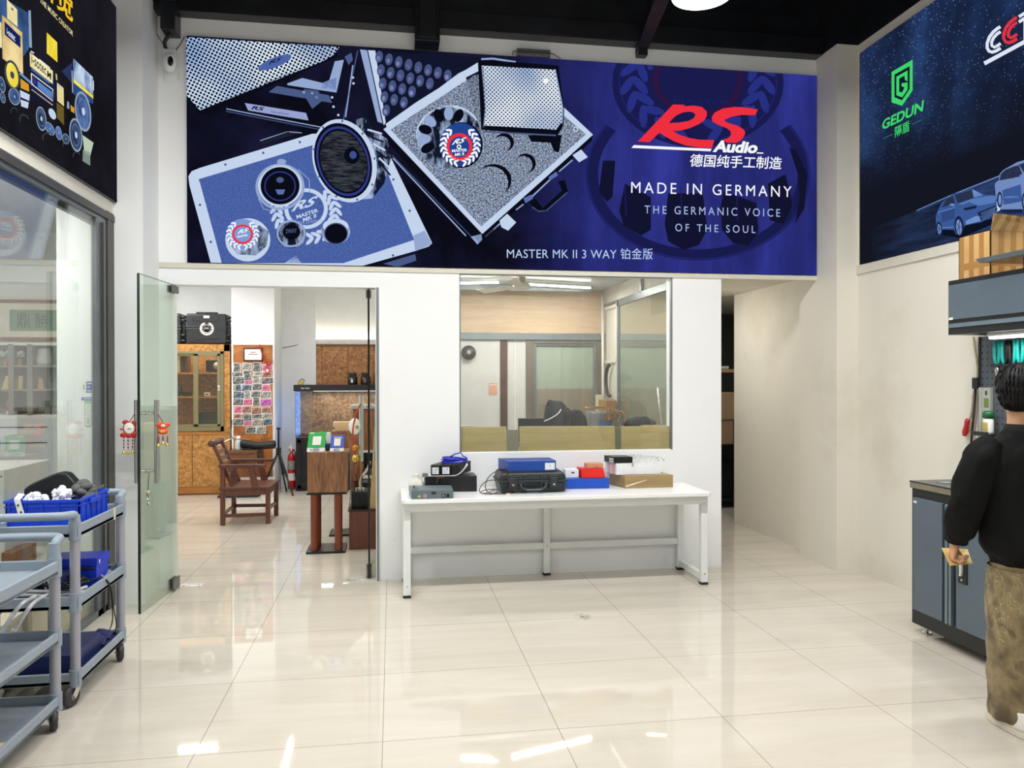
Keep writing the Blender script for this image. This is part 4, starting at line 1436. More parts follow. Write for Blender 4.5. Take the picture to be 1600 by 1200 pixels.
ch = thing('hanging_charm', 'white round charm with red ribbon and gold balls on the inward door handle', 'charm', tuple(c0))
MB().blob(c0 + Vector((0, 0, 0.0)), (0.052, 0.020, 0.075), M_IVORY, 18, 12).blob(c0 + Vector((0.02, -0.018, -0.005)), (0.016, 0.006, 0.02), M_GOLDB, 12, 8).build('charm_body', ch)
MB().tube([c0 + Vector((0.05, 0, 0.20)), c0 + Vector((0.01, -0.015, 0.10)), c0 + Vector((-0.02, -0.022, -0.02)), c0 + Vector((-0.01, -0.01, -0.17)), c0 + Vector((0.0, 0, -0.26))], 0.006, M_RED, 8, smooth_path=2).build('ribbon', ch)
MB().blob(c0 + Vector((0.005, 0, -0.19)), (0.027, 0.027, 0.03), pm('charm_amber', 'd9932f', 0.25, 0.6), 14, 9).build('bead', ch)
MB().blob(c0 + Vector((0.008, 0, -0.285)), (0.034, 0.034, 0.036), M_GOLDB, 16, 10).build('bell', ch)

# ---------------------------------------------------------------- service carts
M_CART = pm('cart_grey_plastic', '93a0ae', 0.42, var=0.03, bump=0.04, bscale=90)
M_CARTD = pm('cart_grey_tray', '8a949f', 0.5, var=0.05, bump=0.05, bscale=70)
M_POST = pm('cart_post_tube', 'a7a8b4', 0.3, 0.25, var=0.02)
M_RUB = pm('caster_rubber', '3a3a3b', 0.55, var=0.1)


def make_cart(label, loc, rz, trays, zh):
    t = thing('service_cart', label, 'cart', loc, rz, 'grey service carts')
    W2, L2 = 0.205, 0.345

    def mk():
        m = MB()
        m.T = wm(t)
        return m
    for (z0, z1) in trays:
        m = mk()
        m.box(-W2, W2, -L2, L2, z0 + 0.004, z0 + 0.018, M_CARTD)
        for sx in (-1, 1):
            m.box(sx * W2, sx * (W2 - 0.016), -L2, L2, z0, z1, M_CART, 0.004)
        for sy in (-1, 1):
            m.box(-W2, W2, sy * L2, sy * (L2 - 0.016), z0, z1, M_CART, 0.004)
        for sx in (-1, 1):
            for sy in (-1, 1):
                m.cyl((sx * (W2 - 0.022), sy * (L2 - 0.022), z0 - 0.012), (sx * (W2 - 0.022), sy * (L2 - 0.022), z1 + 0.014), 0.029, M_CART, seg=18)
        m.build('tray', t)
    for sx in (-1, 1):
        for sy in (-1, 1):
            m = mk()
            m.cyl((sx * (W2 - 0.022), sy * (L2 - 0.022), trays[0][0]), (sx * (W2 - 0.022), sy * (L2 - 0.022), trays[2][1]), 0.0235, M_POST, seg=18)
            m.build('post', t)
    for sy in (-1, 1):
        m = mk()
        px, py, za = W2 - 0.022, L2 - 0.022, trays[2][1]
        path = [(px, sy * py, za - 0.01), (px, sy * py, zh - 0.01), (px + 0.004, sy * (py + 0.03), zh), (px - 0.01, sy * (py + 0.085), zh + 0.002), (px - 0.075, sy * (py + 0.10), zh + 0.003),
                (-px + 0.075, sy * (py + 0.10), zh + 0.003), (-px + 0.01, sy * (py + 0.085), zh + 0.002), (-px - 0.004, sy * (py + 0.03), zh), (-px, sy * py, zh - 0.01), (-px, sy * py, za - 0.01)]
        m.tube(path, 0.020, M_CART, 12, smooth_path=2)
        for sx in (-1, 1):
            m.cyl((sx * px, sy * py, za + 0.0), (sx * px, sy * py, zh - 0.008), 0.027, M_CART, rb=0.024, seg=18)
        m.build('handle', t)
    for sx in (-1, 1):
        for sy in (-1, 1):
            cx, cy = sx * (W2 - 0.03), sy * (L2 - 0.03)
            m = mk()
            ang = 0.5 if sy > 0 else -0.35
            d = Vector((math.sin(ang) * 0.024, -math.cos(ang) * 0.024, 0))
            ax = Vector((math.cos(ang), math.sin(ang), 0))
            zt = trays[0][0]
            m.cyl((cx, cy, zt - 0.02), (cx, cy, zt + 0.01), 0.022, M_STEEL, seg=14)
            wc = Vector((cx, cy, 0.050)) + d
            for k in (-1, 1):
                p0 = Vector((cx, cy, zt - 0.012)) + ax * 0.020 * k
                m.bar(p0 - d * 0.3, wc + ax * 0.020 * k, 0.030, 0.004, M_STEEL, 0, ax)
            m.cyl(wc - ax * 0.026, wc + ax * 0.026, 0.006, M_STEEL, seg=10)
            cs = m.build('caster', t)
            m = mk()
            prof = [(0.036, -0.015), (0.046, -0.014), (0.050, -0.008), (0.050, 0.008), (0.046, 0.014), (0.036, 0.015)]
            rings = []
            for r, h in prof:
                rings.append([wc + ax * h + Vector((0, 0, 1)) * r * math.cos(a) + ax.cross(Vector((0, 0, 1))) * r * math.sin(a) for a in [2 * math.pi * i / 26 for i in range(26)]])
            m.loft(rings, M_RUB)
            m.cyl(wc - ax * 0.018, wc + ax * 0.018, 0.016, pm('caster_hub', '8b8284', 0.4), seg=16)
            m.build('wheel', cs)
    return t


C1 = (-0.893, -0.645, 0)
C2 = (-0.893, -1.535, 0)
make_cart('grey service cart holding the blue crate', C1, 0.0, [(0.108, 0.166), (0.480, 0.545), (0.836, 0.897)], 0.952)
make_cart('grey service cart with empty trays', C2, -0.02, [(0.092, 0.146), (0.392, 0.446), (0.712, 0.775)], 0.866)
one(MB().prism([(-0.686, -0.50, 0.902), (-0.686, -0.472, 0.902), (-0.686, -0.468, 0.835), (-0.686, -0.496, 0.835)], (-0.0015, 0, 0), pm('masking_tape', 'ddd8b6', 0.6)), 'tape_strip', 'strip of cream masking tape on the top tray edge of the cart', 'tape')
one(MB().hexa([(-1.07, -1.86, 0.112), (-0.71, -1.86, 0.112), (-0.71, -1.62, 0.112), (-1.07, -1.58, 0.112), (-1.07, -1.86, 0.118), (-0.71, -1.86, 0.118), (-0.71, -1.62, 0.118), (-1.07, -1.58, 0.118)], wood('pale_board', 'd8c593', 'e6d8ae', 2.0, 1)),
    'plywood_offcut', 'pale plywood offcut lying on the bottom tray of the empty cart', 'board')

# the blue crate and what is in it
M_CRATE = pm('crate_blue_plastic', '1747d6', 0.35, var=0.05)
M_CRATED = pm('crate_blue_inside', '1238b0', 0.4, var=0.05)
cx0, cx1, cy0, cy1, cz0, cz1 = -1.090, -0.742, -0.825, -0.435, 0.855, 1.000
cr = thing('storage_crate', 'bright blue plastic crate on the top tray of the full cart', 'crate', ((cx0 + cx1) / 2, (cy0 + cy1) / 2, cz0))
b = MB()
tp = 0.010
b.box(cx0 + tp, cx1 - tp, cy0 + tp, cy1 - tp, cz0, cz0 + 0.006, M_CRATED)
for (xa, xb, ya, yb) in ((cx0, cx0 + 0.006, cy0, cy1), (cx1 - 0.006, cx1, cy0, cy1), (cx0, cx1, cy0, cy0 + 0.006), (cx0, cx1, cy1 - 0.006, cy1)):
    b.box(xa, xb, ya, yb, cz0, cz1, M_CRATE)
b.build('crate_body', cr)
b = MB()
for z0, z1, o in ((cz1 - 0.012, cz1 + 0.002, 0.008), (cz1 - 0.034, cz1 - 0.028, 0.006), (cz0, cz0 + 0.006, 0.003)):
    b.box(cx0 - o, cx1 + o, cy0 - o, cy0, z0, z1, M_CRATE, 0.001)
    b.box(cx0 - o, cx1 + o, cy1, cy1 + o, z0, z1, M_CRATE, 0.001)
    b.box(cx1, cx1 + o, cy0, cy1, z0, z1, M_CRATE, 0.001)
    b.box(cx0 - o, cx0, cy0, cy1, z0, z1, M_CRATE, 0.001)
for k in range(5):
    x = cx0 + 0.02 + k * (cx1 - cx0 - 0.04) / 4
    b.box(x - 0.003, x + 0.003, cy0 - 0.006, cy0, cz0, cz1, M_CRATE)
for k in range(6):
    y = cy0 + 0.015 + k * (cy1 - cy0 - 0.03) / 5
    b.box(cx1, cx1 + 0.006, y - 0.003, y + 0.003, cz0, cz1, M_CRATE)
b.build('crate_ribs', cr)
ym = (cy0 + cy1) / 2
b = MB().box(cx1 + 0.001, cx1 + 0.014, ym - 0.075, ym + 0.075, cz1 - 0.040, cz1 - 0.014, M_CRATE, 0.004)
b.box(cx1 + 0.0005, cx1 + 0.002, ym - 0.055, ym + 0.055, cz1 - 0.078, cz1 - 0.045, M_CRATED)
b.build('handle', cr)
one(MB().prism([(-1.045, -0.838, 1.012), (-1.015, -0.838, 1.008), (-0.992, -0.842, 0.930), (-1.022, -0.842, 0.925)], (0, -0.001, 0), M_IVORY).prism([(-1.045, -0.838, 1.012), (-1.015, -0.838, 1.008), (-1.01, -0.80, 1.03), (-1.04, -0.80, 1.035)], (0, 0, 0.001), M_IVORY)
    .box(-1.028, -1.020, -0.8435, -0.8425, 0.975, 0.985, M_BLACKM).box(-1.014, -1.006, -0.8435, -0.8425, 0.940, 0.950, M_BLACKM), 'paper_tag', 'white paper tag folded over the edge of the blue crate', 'tag')
pad = [(-0.075, 0.0), (-0.07, 0.04), (-0.04, 0.062), (0.06, 0.105), (0.10, 0.118), (0.135, 0.112), (0.17, 0.075), (0.20, 0.03), (0.205, 0.0)]
pts = [(-1.035 + x * 1.02, -0.60, 0.985 + z * 1.12) for x, z in pad]
m = MB().prism([(p[0], p[1], p[2] - (0.06 if i in (0, len(pts) - 1) else 0)) for i, p in enumerate(pts)], (0.02, 0.05, 0.004), pm('black_vinyl', '0e0f11', 0.45, var=0.1), 0.010)
one(m, 'seat_cushion', 'black padded cushion standing in the blue crate', 'cushion')


def fluff(label, c, r, n, name='wadding_tuft'):
    m = MB()
    mat = pm('white_wadding', 'f6f7fa', 0.9, var=0.03, bump=0.4, bscale=200, sheen=0.3)
    for k in range(n):
        a, bb = random.uniform(0, 6.28), random.uniform(0, 1)
        p = Vector(c) + Vector((math.cos(a) * r[0] * bb, math.sin(a) * r[1] * bb, random.uniform(-0.4, 1.0) * r[2] * (1 - bb * 0.5)))
        m.blob(p, (random.uniform(.010, .020),) * 3, mat, 9, 6, 0.25)
    for k in range(n * 5):
        a, bb = random.uniform(0, 6.28), random.uniform(0.2, 1)
        p = Vector(c) + Vector((math.cos(a) * r[0] * bb, math.sin(a) * r[1] * bb, random.uniform(0, 1.0) * r[2] * (1.05 - bb * 0.5)))
        q = p + Vector((random.uniform(-1, 1), random.uniform(-1, 1), random.uniform(-.2, 1))) * 0.016
        m.tube([p, (p + q) / 2 + Vector((random.uniform(-1, 1), 0, random.uniform(-1, 1))) * 0.005, q], 0.0014, mat, 4)
    return one(m, name, label, 'wadding')


fluff('tuft of white wadding bulging beside the grey cloth in the crate', (-0.875, -0.70, 0.985), (0.042, 0.04, 0.062), 46)
fluff('low tuft of white wadding below the black cushion in the crate', (-0.985, -0.74, 0.985), (0.05, 0.03, 0.035), 34)
m = MB()
gm = pm('grey_cloth', '5d605f', 0.85, var=0.12, scale=22, bump=0.3, bscale=50)
for (x, y, z, r) in ((-0.84, -0.58, 1.06, 0.035), (-0.815, -0.60, 1.045, 0.032), (-0.80, -0.57, 1.03, 0.03), (-0.86, -0.60, 1.035, 0.035), (-0.785, -0.60, 1.015, 0.026), (-0.83, -0.62, 1.012, 0.03), (-0.845, -0.57, 1.0, 0.05), (-0.80, -0.60, 0.985, 0.045)):
    m.blob((x + 0.025, y, 0.99 + (z - 0.99) * 0.85), (r * 1.0, r, r * 0.72), gm, 12, 8, 0.10, (random.uniform(-.5, .5), random.uniform(-.6, .6), 0))
one(m, 'cleaning_cloth', 'crumpled dark grey cloth in the blue crate', 'cloth')
m = MB().loft([[Vector((x + 0.0, y + 0.014 * math.cos(t), z + 0.010 * math.sin(t))) for t in [2 * math.pi * i / 10 for i in range(10)]] for (x, y, z) in ((-0.80, -0.62, 0.99), (-0.77, -0.60, 1.008), (-0.752, -0.53, 1.018), (-0.748, -0.47, 1.022))], gm)
one(m, 'foam_strip', 'grey foam strip resting on the rim of the blue crate', 'strip')
m = thing('paint_brush', 'small brush with yellow and white handle lying beside the blue crate', 'brush', (-0.715, -0.40, 0.87))
q = MB().tube([(-0.735, -0.41, 0.866), (-0.722, -0.39, 0.868)], [0.007, 0.010], pm('brush_dark', '4a3a26', 0.5), 10)
q.build('bristle_head', m)
MB().tube([(-0.722, -0.39, 0.868), (-0.712, -0.375, 0.869)], 0.010, pm('brush_yellow', 'd9b13a', 0.4), 10).tube([(-0.712, -0.375, 0.869), (-0.694, -0.345, 0.871)], [0.010, 0.008], M_IVORY, 10).build('handle', m)

# middle tray of the far cart
M_SHOE = pm('box_blue_card', '1436c8', 0.4, var=0.03)
M_NAVYB = pm('box_navy_card', '1c2a63', 0.45, var=0.06)
bx = thing('shoe_box', 'bright blue shoe box with a small white emblem on the middle tray', 'box', (-0.83, -0.53, 0.50))
MB().box(-0.965, -0.722, -0.655, -0.475, 0.500, 0.622, M_SHOE, 0.002).build('box_body', bx)
MB().box(-0.970, -0.717, -0.660, -0.470, 0.618, 0.660, M_SHOE, 0.002).build('lid', bx)
MB().blob((-0.7165, -0.625, 0.640), (0.0012, 0.010, 0.006), M_IVORY, 10, 6).blob((-0.7165, -0.622, 0.630), (0.0012, 0.006, 0.007), M_IVORY, 10, 6).build('emblem', bx)
bx = MB().box(-1.07, -0.82, -0.86, -0.70, 0.500, 0.615, M_NAVYB, 0.002)
for k in range(3):
    bx.hexa([(-0.880 + 0.022 * k, -0.8615, 0.51), (-0.870 + 0.022 * k, -0.8615, 0.51), (-0.870 + 0.022 * k, -0.8600, 0.51), (-0.880 + 0.022 * k, -0.8600, 0.51),
             (-0.905 + 0.022 * k, -0.8615, 0.60), (-0.895 + 0.022 * k, -0.8615, 0.60), (-0.895 + 0.022 * k, -0.8600, 0.60), (-0.905 + 0.022 * k, -0.8600, 0.60)], M_IVORY)
one(bx, 'shoe_box', 'navy shoe box with white slanted stripes behind the cart post', 'box')
bx = thing('product_box', 'flat black box with yellow lettering on the middle tray', 'box', (-0.98, -0.93, 0.50))
MB().box(-1.065, -0.80, -0.965, -0.87, 0.500, 0.540, pm('black_card', '121212', 0.4), 0.002).build('box_body', bx)
MB().text('XENON LIGHT', (-1.055, -0.9655, 0.508), (0.17, 0, 0), (0, 0, 0.020), pm('yellow_ink', 'c9b23a', 0.5)).build('lettering', bx)
cabm = pm('black_cable', '141415', 0.45)
cabw = pm('white_cable', 'c9cbd0', 0.4)
random.seed(12)
for k in range(11):
    y = -0.90 + random.uniform(0, 0.30)
    pts = [(-1.05 + 0.31 * i / 5 + random.uniform(-.02, .02), y + random.uniform(-.06, .06), 0.555 + random.uniform(-0.01, 0.06)) for i in range(6)]
    one(MB().tube(pts, 0.0055, cabm, 8, smooth_path=2), 'cable', 'thin black cable in the tangle on the middle tray', 'cable', 'black cables in the tangle on the middle tray')
for k, z in enumerate((0.545, 0.558)):
    pts = [(-1.06, -0.95 + 0.02 * k, z), (-0.95, -0.94 + 0.02 * k, z + 0.006), (-0.85, -0.955 + 0.03 * k, z), (-0.74, -0.93 + 0.03 * k, z - 0.006), (-0.712, -0.86 + 0.04 * k, z - 0.010)]
    one(MB().tube(pts, 0.009, cabw, 10, smooth_path=2), 'conduit', ['white conduit lying lower across the middle tray', 'white conduit lying on top across the middle tray'][k], 'conduit')
lp = MB().tube([(-0.80, -0.70, 0.545), (-0.74, -0.68, 0.552), (-0.700, -0.64, 0.553), (-0.672, -0.60, 0.50), (-0.668, -0.58, 0.38), (-0.672, -0.56, 0.28), (-0.690, -0.60, 0.225), (-0.69, -0.66, 0.21)], 0.003, cabm, 8, smooth_path=2)
lp.tube([(-0.80, -0.66, 0.545), (-0.74, -0.64, 0.552), (-0.698, -0.62, 0.550), (-0.668, -0.60, 0.50), (-0.664, -0.575, 0.36), (-0.664, -0.53, 0.28), (-0.672, -0.51, 0.23), (-0.69, -0.54, 0.205)], 0.003, cabm, 8, smooth_path=2)
one(lp, 'cable', 'black lead hanging in a loop off the middle tray', 'cable')
for k, (x, y) in enumerate(((-0.735, -0.42), (-0.725, -0.74))):
    one(MB().tube([(x - 0.06, y - 0.06, 0.556), (x, y, 0.556)], 0.008, cabm, 10).tube([(x - 0.06, y - 0.06, 0.556), (x - 0.12, y - 0.05, 0.552), (x - 0.16, y + 0.02, 0.53)], 0.003, cabm, 8, smooth_path=1), 'plug',
        ['black plug lying in front of the shoe box corner', 'black plug lying beside the cart post'][k], 'plug')
m = MB()
pl = glass('clear_plastic_film', 'f2f4f6', 2.2, 0.25)
random.seed(3)
rows = []
for i in range(9):
    rows.append([Vector((-0.80 + 0.012 * i, -0.60 + 0.022 * j, 0.508 + 0.018 * random.random() + 0.014 * math.sin(i * 1.3) + 0.01 * math.cos(j))) for j in range(8)])
vs = [p for r in rows for p in r]
m.add(vs, [(i * 8 + j, i * 8 + j + 1, (i + 1) * 8 + j + 1, (i + 1) * 8 + j) for i in range(8) for j in range(7)], pl)
m.add([p + Vector((0.002, 0, 0.012)) for p in vs], [(i * 8 + j, i * 8 + j + 1, (i + 1) * 8 + j + 1, (i + 1) * 8 + j) for i in range(8) for j in range(7)], pl)
one(m, 'plastic_bag', 'crumpled clear plastic bag in front of the shoe box', 'bag')
for k in range(2):
    y = -1.12 + 0.03 * k
    x = -0.985 + 0.045 * k
    t = thing('corrugated_hose', ['white hose with a dark tip hanging behind the empty cart, the lower one', 'white hose with a dark tip hanging behind the empty cart, the upper one'][k], 'hose', (x, y, 0.30))
    pts = [(x + 0.10, y + 0.14, 0.552), (x + 0.075, y + 0.06, 0.545), (x + 0.05, y + 0.01, 0.50), (x + 0.01, y - 0.01, 0.42)]
    MB().tube(pts, 0.0095, cabw, 12, smooth_path=2).build('hose', t)
    MB().cyl((x + 0.012, y - 0.01, 0.43), (x - 0.006, y - 0.015, 0.40), 0.0125, pm('hose_collar', 'd9d6cc', 0.4), seg=14).build('collar', t)
    MB().cyl((x - 0.006, y - 0.015, 0.40), (x - 0.026, y - 0.02, 0.335), 0.0105, pm('hose_tip', '3a332c', 0.4), rb=0.007, seg=14).build('tip', t)

# bottom tray of the far cart
one(MB().box(-1.07, -0.735, -0.93, -0.56, 0.130, 0.235, M_NAVYB, 0.003).text('Audio', (-0.93, -0.80, 0.2365), (0.10, 0.0, 0), (0, 0.03, 0), pm('gold_print', '8f7a4a', 0.4)), 'gift_box', 'large dark navy flat box on the bottom tray of the full cart', 'box')


def slipper(label, c, ang):
    t = thing('slipper', label, 'slipper', c, ang, 'navy slippers on the cart')

    def mk():
        m = MB()
        m.T = wm(t)
        return m
    out = [(0.045 * math.sin(a) * (1.0 + 0.25 * math.cos(a)), 0.115 * math.cos(a), 0) for a in [2 * math.pi * i / 26 for i in range(26)]]
    m = mk()
    m.prism(out, (0, 0, 0.022), pm('slipper_sole', '27335e', 0.7), 0.004)
    m.build('sole', t)
    m = mk()
    rings = []
    for i in range(7):
        y = 0.0 + 0.085 * i / 6
        w_, h = 0.052 - 0.010 * (i / 6) ** 2, 0.050 - 0.022 * (i / 6) ** 1.5
        rings.append([Vector((w_ * math.cos(a), y, 0.018 + h * math.sin(a))) for a in [math.pi * k / 14 for k in range(15)]])
    vs = [p for r in rings for p in r]
    m.add(vs, [(i * 15 + k, i * 15 + k + 1, (i + 1) * 15 + k + 1, (i + 1) * 15 + k) for i in range(6) for k in range(14)], pm('slipper_strap', '2b3478', 0.65, var=0.1), True)
    o = m.build('strap', t)
    so = o.modifiers.new('thick', 'SOLIDIFY')
    so.thickness = 0.005
    return t


slipper('navy slipper next to the flat box on the bottom tray', (-0.815, -0.485, 0.128), math.radians(-84))
slipper('navy slipper closer to the cart corner on the bottom tray', (-0.815, -0.375, 0.128), math.radians(-92))
# ---------------------------------------------------------------- the white workbench
TZ = 0.737
wb = thing('workbench', 'long white workbench standing against the wall under the window', 'table', (2.1, 0.9, 0))
X0, X1, Y0, Y1 = 0.912, 3.290, 0.575, 1.20
m = MB()
m.prism([(X0 + 0.02, Y0, TZ), (X1 - 0.015, Y0, TZ), (X1, Y0 + 0.02, TZ), (X1, Y1, TZ), (X0, Y1, TZ), (X0, Y0 + 0.03, TZ)], (0, 0, -0.030), pm('bench_laminate', 'f3f4f4', 0.28, var=0.015), 0.004)
m.build('tabletop', wb)
LG = 0.055
M_BENCH = pm('bench_frame_paint', 'e6e9e8', 0.35, var=0.02)
m = MB()
m.box(X0 + 0.06, X1 - 0.06, Y0 + 0.045, Y0 + 0.075, TZ - 0.095, TZ - 0.030, M_BENCH, 0.003)
m.box(X0 + 0.06, X1 - 0.06, Y1 - 0.05, Y1 - 0.02, TZ - 0.095, TZ - 0.030, M_BENCH, 0.003)
for x in (X0 + 0.012, X1 - 0.012 - LG):
    m.box(x, x + LG, Y0 + 0.05, Y1 - 0.02, TZ - 0.08, TZ - 0.030, M_BENCH, 0.003)
m.build('apron', wb)
pads = pm('rubber_pad', '1d1d1d', 0.6)
for (x, y) in ((X0 + 0.012, Y0 + 0.078), (X1 - 0.048 - 0.0, Y0 + 0.085), (X0 + 0.012, Y1 - 0.06), (X1 - 0.06, Y1 - 0.06), (2.076, Y1 - 0.06)):
    lw = LG if x != 2.076 else 0.054
    dp = 0.050
    if x > 3.2 and y < 1:
        x = 3.238
    lg = MB().box(x, x + lw, y, y + dp, 0.018, TZ - 0.03, M_BENCH, 0.004)
    if y < 0.9:
        lg.cyl((x + lw / 2, y - 0.001, 0.085), (x + lw / 2, y + 0.002, 0.085), 0.007, M_STEEL, seg=12)
    elif x == 2.076:
        lg.cyl((x + lw / 2, y - 0.0015, 0.245), (x + lw / 2, y + 0.002, 0.245), 0.005, M_BLACKM, seg=10)
    l = lg.build('leg', wb)
    MB().box(x - 0.002, x + lw + 0.002, y - 0.002, y + dp + 0.002, 0.0, 0.020, pads, 0.003).build('foot_pad', l)
MB().box(X0 + 0.06, 2.076, Y1 - 0.052, Y1 - 0.022, 0.218, 0.268, M_BENCH, 0.003).build('rail', wb)
MB().box(2.13, X1 - 0.06, Y1 - 0.052, Y1 - 0.022, 0.218, 0.268, M_BENCH, 0.003).build('rail', wb)
for x in (X0 + 0.015, 3.242):
    MB().box(x, x + 0.046, Y0 + 0.12, Y1 - 0.05, 0.035, 0.085, M_BENCH, 0.003).build('foot_bar', wb)

# things on the bench, from the door end
pw = thing('power_adapter_box', 'flat grey-green metal power box at the bench corner near the door', 'power box', (1.13, 0.70, TZ))
M_GG = pm('hammer_grey_paint', '66747a', 0.4, 0.2, var=0.05)
m = MB()
m.hexa([(0.985, 0.617, TZ), (1.290, 0.603, TZ), (1.295, 0.86, TZ), (0.972, 0.88, TZ), (0.985, 0.617, TZ + 0.066), (1.290, 0.603, TZ + 0.064), (1.295, 0.86, TZ + 0.064), (0.972, 0.88, TZ + 0.066)], M_GG, 0.004)
m.build('case', pw)
m = MB()
fy = lambda x: 0.617 - (x - 0.985) * 0.046 - 0.0005
for (xa, xb, za, zb, mm) in ((1.030, 1.060, 0.012, 0.028, pm('yellow_print', 'b9b46a', 0.5)), (1.072, 1.120, 0.010, 0.036, pm('label_beige', 'b3a79c', 0.5))):
    m.box(xa, xb, fy(xa) - 0.0005, fy(xa) + 0.001, TZ + za, TZ + zb, mm)
m.box(1.078, 1.084, fy(1.08) - 0.0012, fy(1.08), TZ + 0.016, TZ + 0.03, pm('red_print', 'a03030', 0.5))
m.build('rating_label', pw)
m = MB()
m.box(1.130, 1.175, fy(1.13) - 0.0008, fy(1.13) + 0.001, TZ + 0.032, TZ + 0.052, M_DARKST)
m.box(1.136, 1.146, fy(1.13) - 0.0016, fy(1.13), TZ + 0.038, TZ + 0.046, M_BLACKM)
m.box(1.152, 1.166, fy(1.13) - 0.0016, fy(1.13), TZ + 0.038, TZ + 0.046, M_BLACKM)
m.build('terminal_plate', pw)
for x in (1.205, 1.238):
    m = MB().box(x, x + 0.024, fy(x) - 0.003, fy(x) + 0.001, TZ + 0.010, TZ + 0.034, M_BLACKM, 0.001)
    m.cyl((x + 0.012, fy(x) - 0.004, TZ + 0.022), (x + 0.012, fy(x) - 0.002, TZ + 0.022), 0.007, M_STEEL if x < 1.22 else M_BLACKM, seg=14)
    m.build('socket', pw)
ad = thing('plug_adapter', 'small grey plug adapter lying on the grey-green power box', 'adapter', (1.015, 0.72, TZ + 0.066))
MB().box(0.995, 1.035, 0.68, 0.74, TZ + 0.0665, TZ + 0.090, pm('adapter_grey', '949c9e', 0.4), 0.003).box(0.998, 1.012, 0.676, 0.681, TZ + 0.080, TZ + 0.088, M_BLACKM).build('body', ad)
bt = thing('cotton_bag', 'crumpled white cloth bag behind the grey-green power box', 'bag', (1.02, 0.98, TZ))
m = MB()
cw = pm('white_cotton', 'eae8e0', 0.85, var=0.05, scale=15, bump=0.3, bscale=40)
random.seed(5)
m.loft([[Vector((1.03 + r * math.cos(a) * random.uniform(0.92, 1.06), 1.00 + r * 0.8 * math.sin(a), TZ + z)) for a in [2 * math.pi * k / 20 for k in range(20)]] for r, z in ((0.052, 0.0), (0.060, 0.03), (0.055, 0.07), (0.040, 0.095), (0.022, 0.105), (0.026, 0.125), (0.030, 0.14), (0.012, 0.142))], cw)
m.blob((1.09, 1.03, TZ + 0.05), (0.02, 0.03, 0.06), cw, 12, 8, 0.1)
m.build('bag_body', bt)

bb = MB().hexa([(1.100, 0.955, TZ), (1.500, 0.930, TZ), (1.497, 1.17, TZ), (1.085, 1.19, TZ), (1.100, 0.955, TZ + 0.120), (1.500, 0.930, TZ + 0.122), (1.497, 1.17, TZ + 0.122), (1.085, 1.19, TZ + 0.120)],
               pm('black_card_pattern', '17181a', 0.4, var=0.35, scale=24), 0.003)
one(bb, 'product_box', 'long black box on the bench carrying two small black boxes', 'box')
pp = MB()
pv = [Vector((1.125 + 0.022 * i, 0.945 + 0.030 * j + 0.0 * i, TZ + 0.124 + (0.0 if i < 9 else (i - 9) ** 2 * 0.0035) + (0.002 if j else 0.0))) for i in range(15) for j in range(7)]
pp.add(pv, [(i * 7 + j, i * 7 + j + 1, (i + 1) * 7 + j + 1, (i + 1) * 7 + j) for i in range(14) for j in range(6)], pm('paper_white', 'e9ebec', 0.6), True)
pa = one(pp, 'paper_sheet', 'white paper sheet curling up under the small black boxes', 'paper')
so = pa.modifiers.new('thick', 'SOLIDIFY')
so.thickness = 0.0008
for k, (xa, xb) in enumerate(((1.142, 1.215), (1.221, 1.298))):
    t = thing('carton_box', ['small black box with a white label stacked at the door side of its twin', 'small black box with a white label under the blue cable coil'][k], 'box', ((xa + xb) / 2, 1.04, TZ + 0.127))
    m = MB().hexa([(xa, 0.957, TZ + 0.128), (xb, 0.953, TZ + 0.128), (xb + 0.10, 1.12, TZ + 0.128), (xa + 0.08, 1.13, TZ + 0.128), (xa, 0.957, TZ + 0.212), (xb, 0.953, TZ + 0.207), (xb + 0.10, 1.12, TZ + 0.214), (xa + 0.08, 1.13, TZ + 0.214)], pm('black_card', '121212', 0.4), 0.002)
    m.build('box_body', t)
    m = MB().box(xa + 0.011, xb - 0.012, 0.9515, 0.9545, TZ + 0.140, TZ + 0.192, pm('label_white', 'e4e8ee', 0.5))
    for r in range(4):
        m.box(xa + 0.015, xb - 0.020 - 0.006 * (r % 2), 0.9510, 0.952, TZ + 0.148 + 0.009 * r, TZ + 0.150 + 0.009 * r, pm('label_ink', '7b87a5', 0.6))
    m.box(xb - 0.03, xb - 0.022, 0.951, 0.952, TZ + 0.176, TZ + 0.184, pm('label_ink_dark', '2b2f3a', 0.5))
    m.build('label', t)
m = MB().hexa([(1.305, 0.955, TZ + 0.128), (1.375, 0.975, TZ + 0.132), (1.47, 1.10, TZ + 0.140), (1.402, 1.12, TZ + 0.136), (1.305, 0.955, TZ + 0.204), (1.375, 0.975, TZ + 0.214), (1.47, 1.10, TZ + 0.226), (1.402, 1.12, TZ + 0.214)], pm('black_card', '121212', 0.4), 0.002)
one(m, 'carton_box', 'black unlabelled box at the end of the small black boxes', 'box')
coil = MB()
random.seed(9)
M_BCAB = pm('blue_cable', '2230c4', 0.35, var=0.05)
pts = []
for k in range(6 * 26):
    a = 2 * math.pi * k / 26
    rr = 0.085 + 0.012 * math.sin(a * 0.37) + random.uniform(-.003, .003)
    pts.append((1.335 + rr * 1.08 * math.cos(a), 1.05 + rr * 0.75 * math.sin(a), TZ + 0.224 + 0.0055 * (k / 26) + 0.006 * math.sin(a * 1.15)))
pts += [(1.40, 1.03, TZ + 0.27), (1.385, 1.04, TZ + 0.295), (1.34, 1.05, TZ + 0.285), (1.30, 1.05, TZ + 0.262)]
coil.tube(pts, 0.0052, M_BCAB, 8)
one(coil, 'cable_coil', 'coil of bright blue cable on the small black boxes', 'cable')
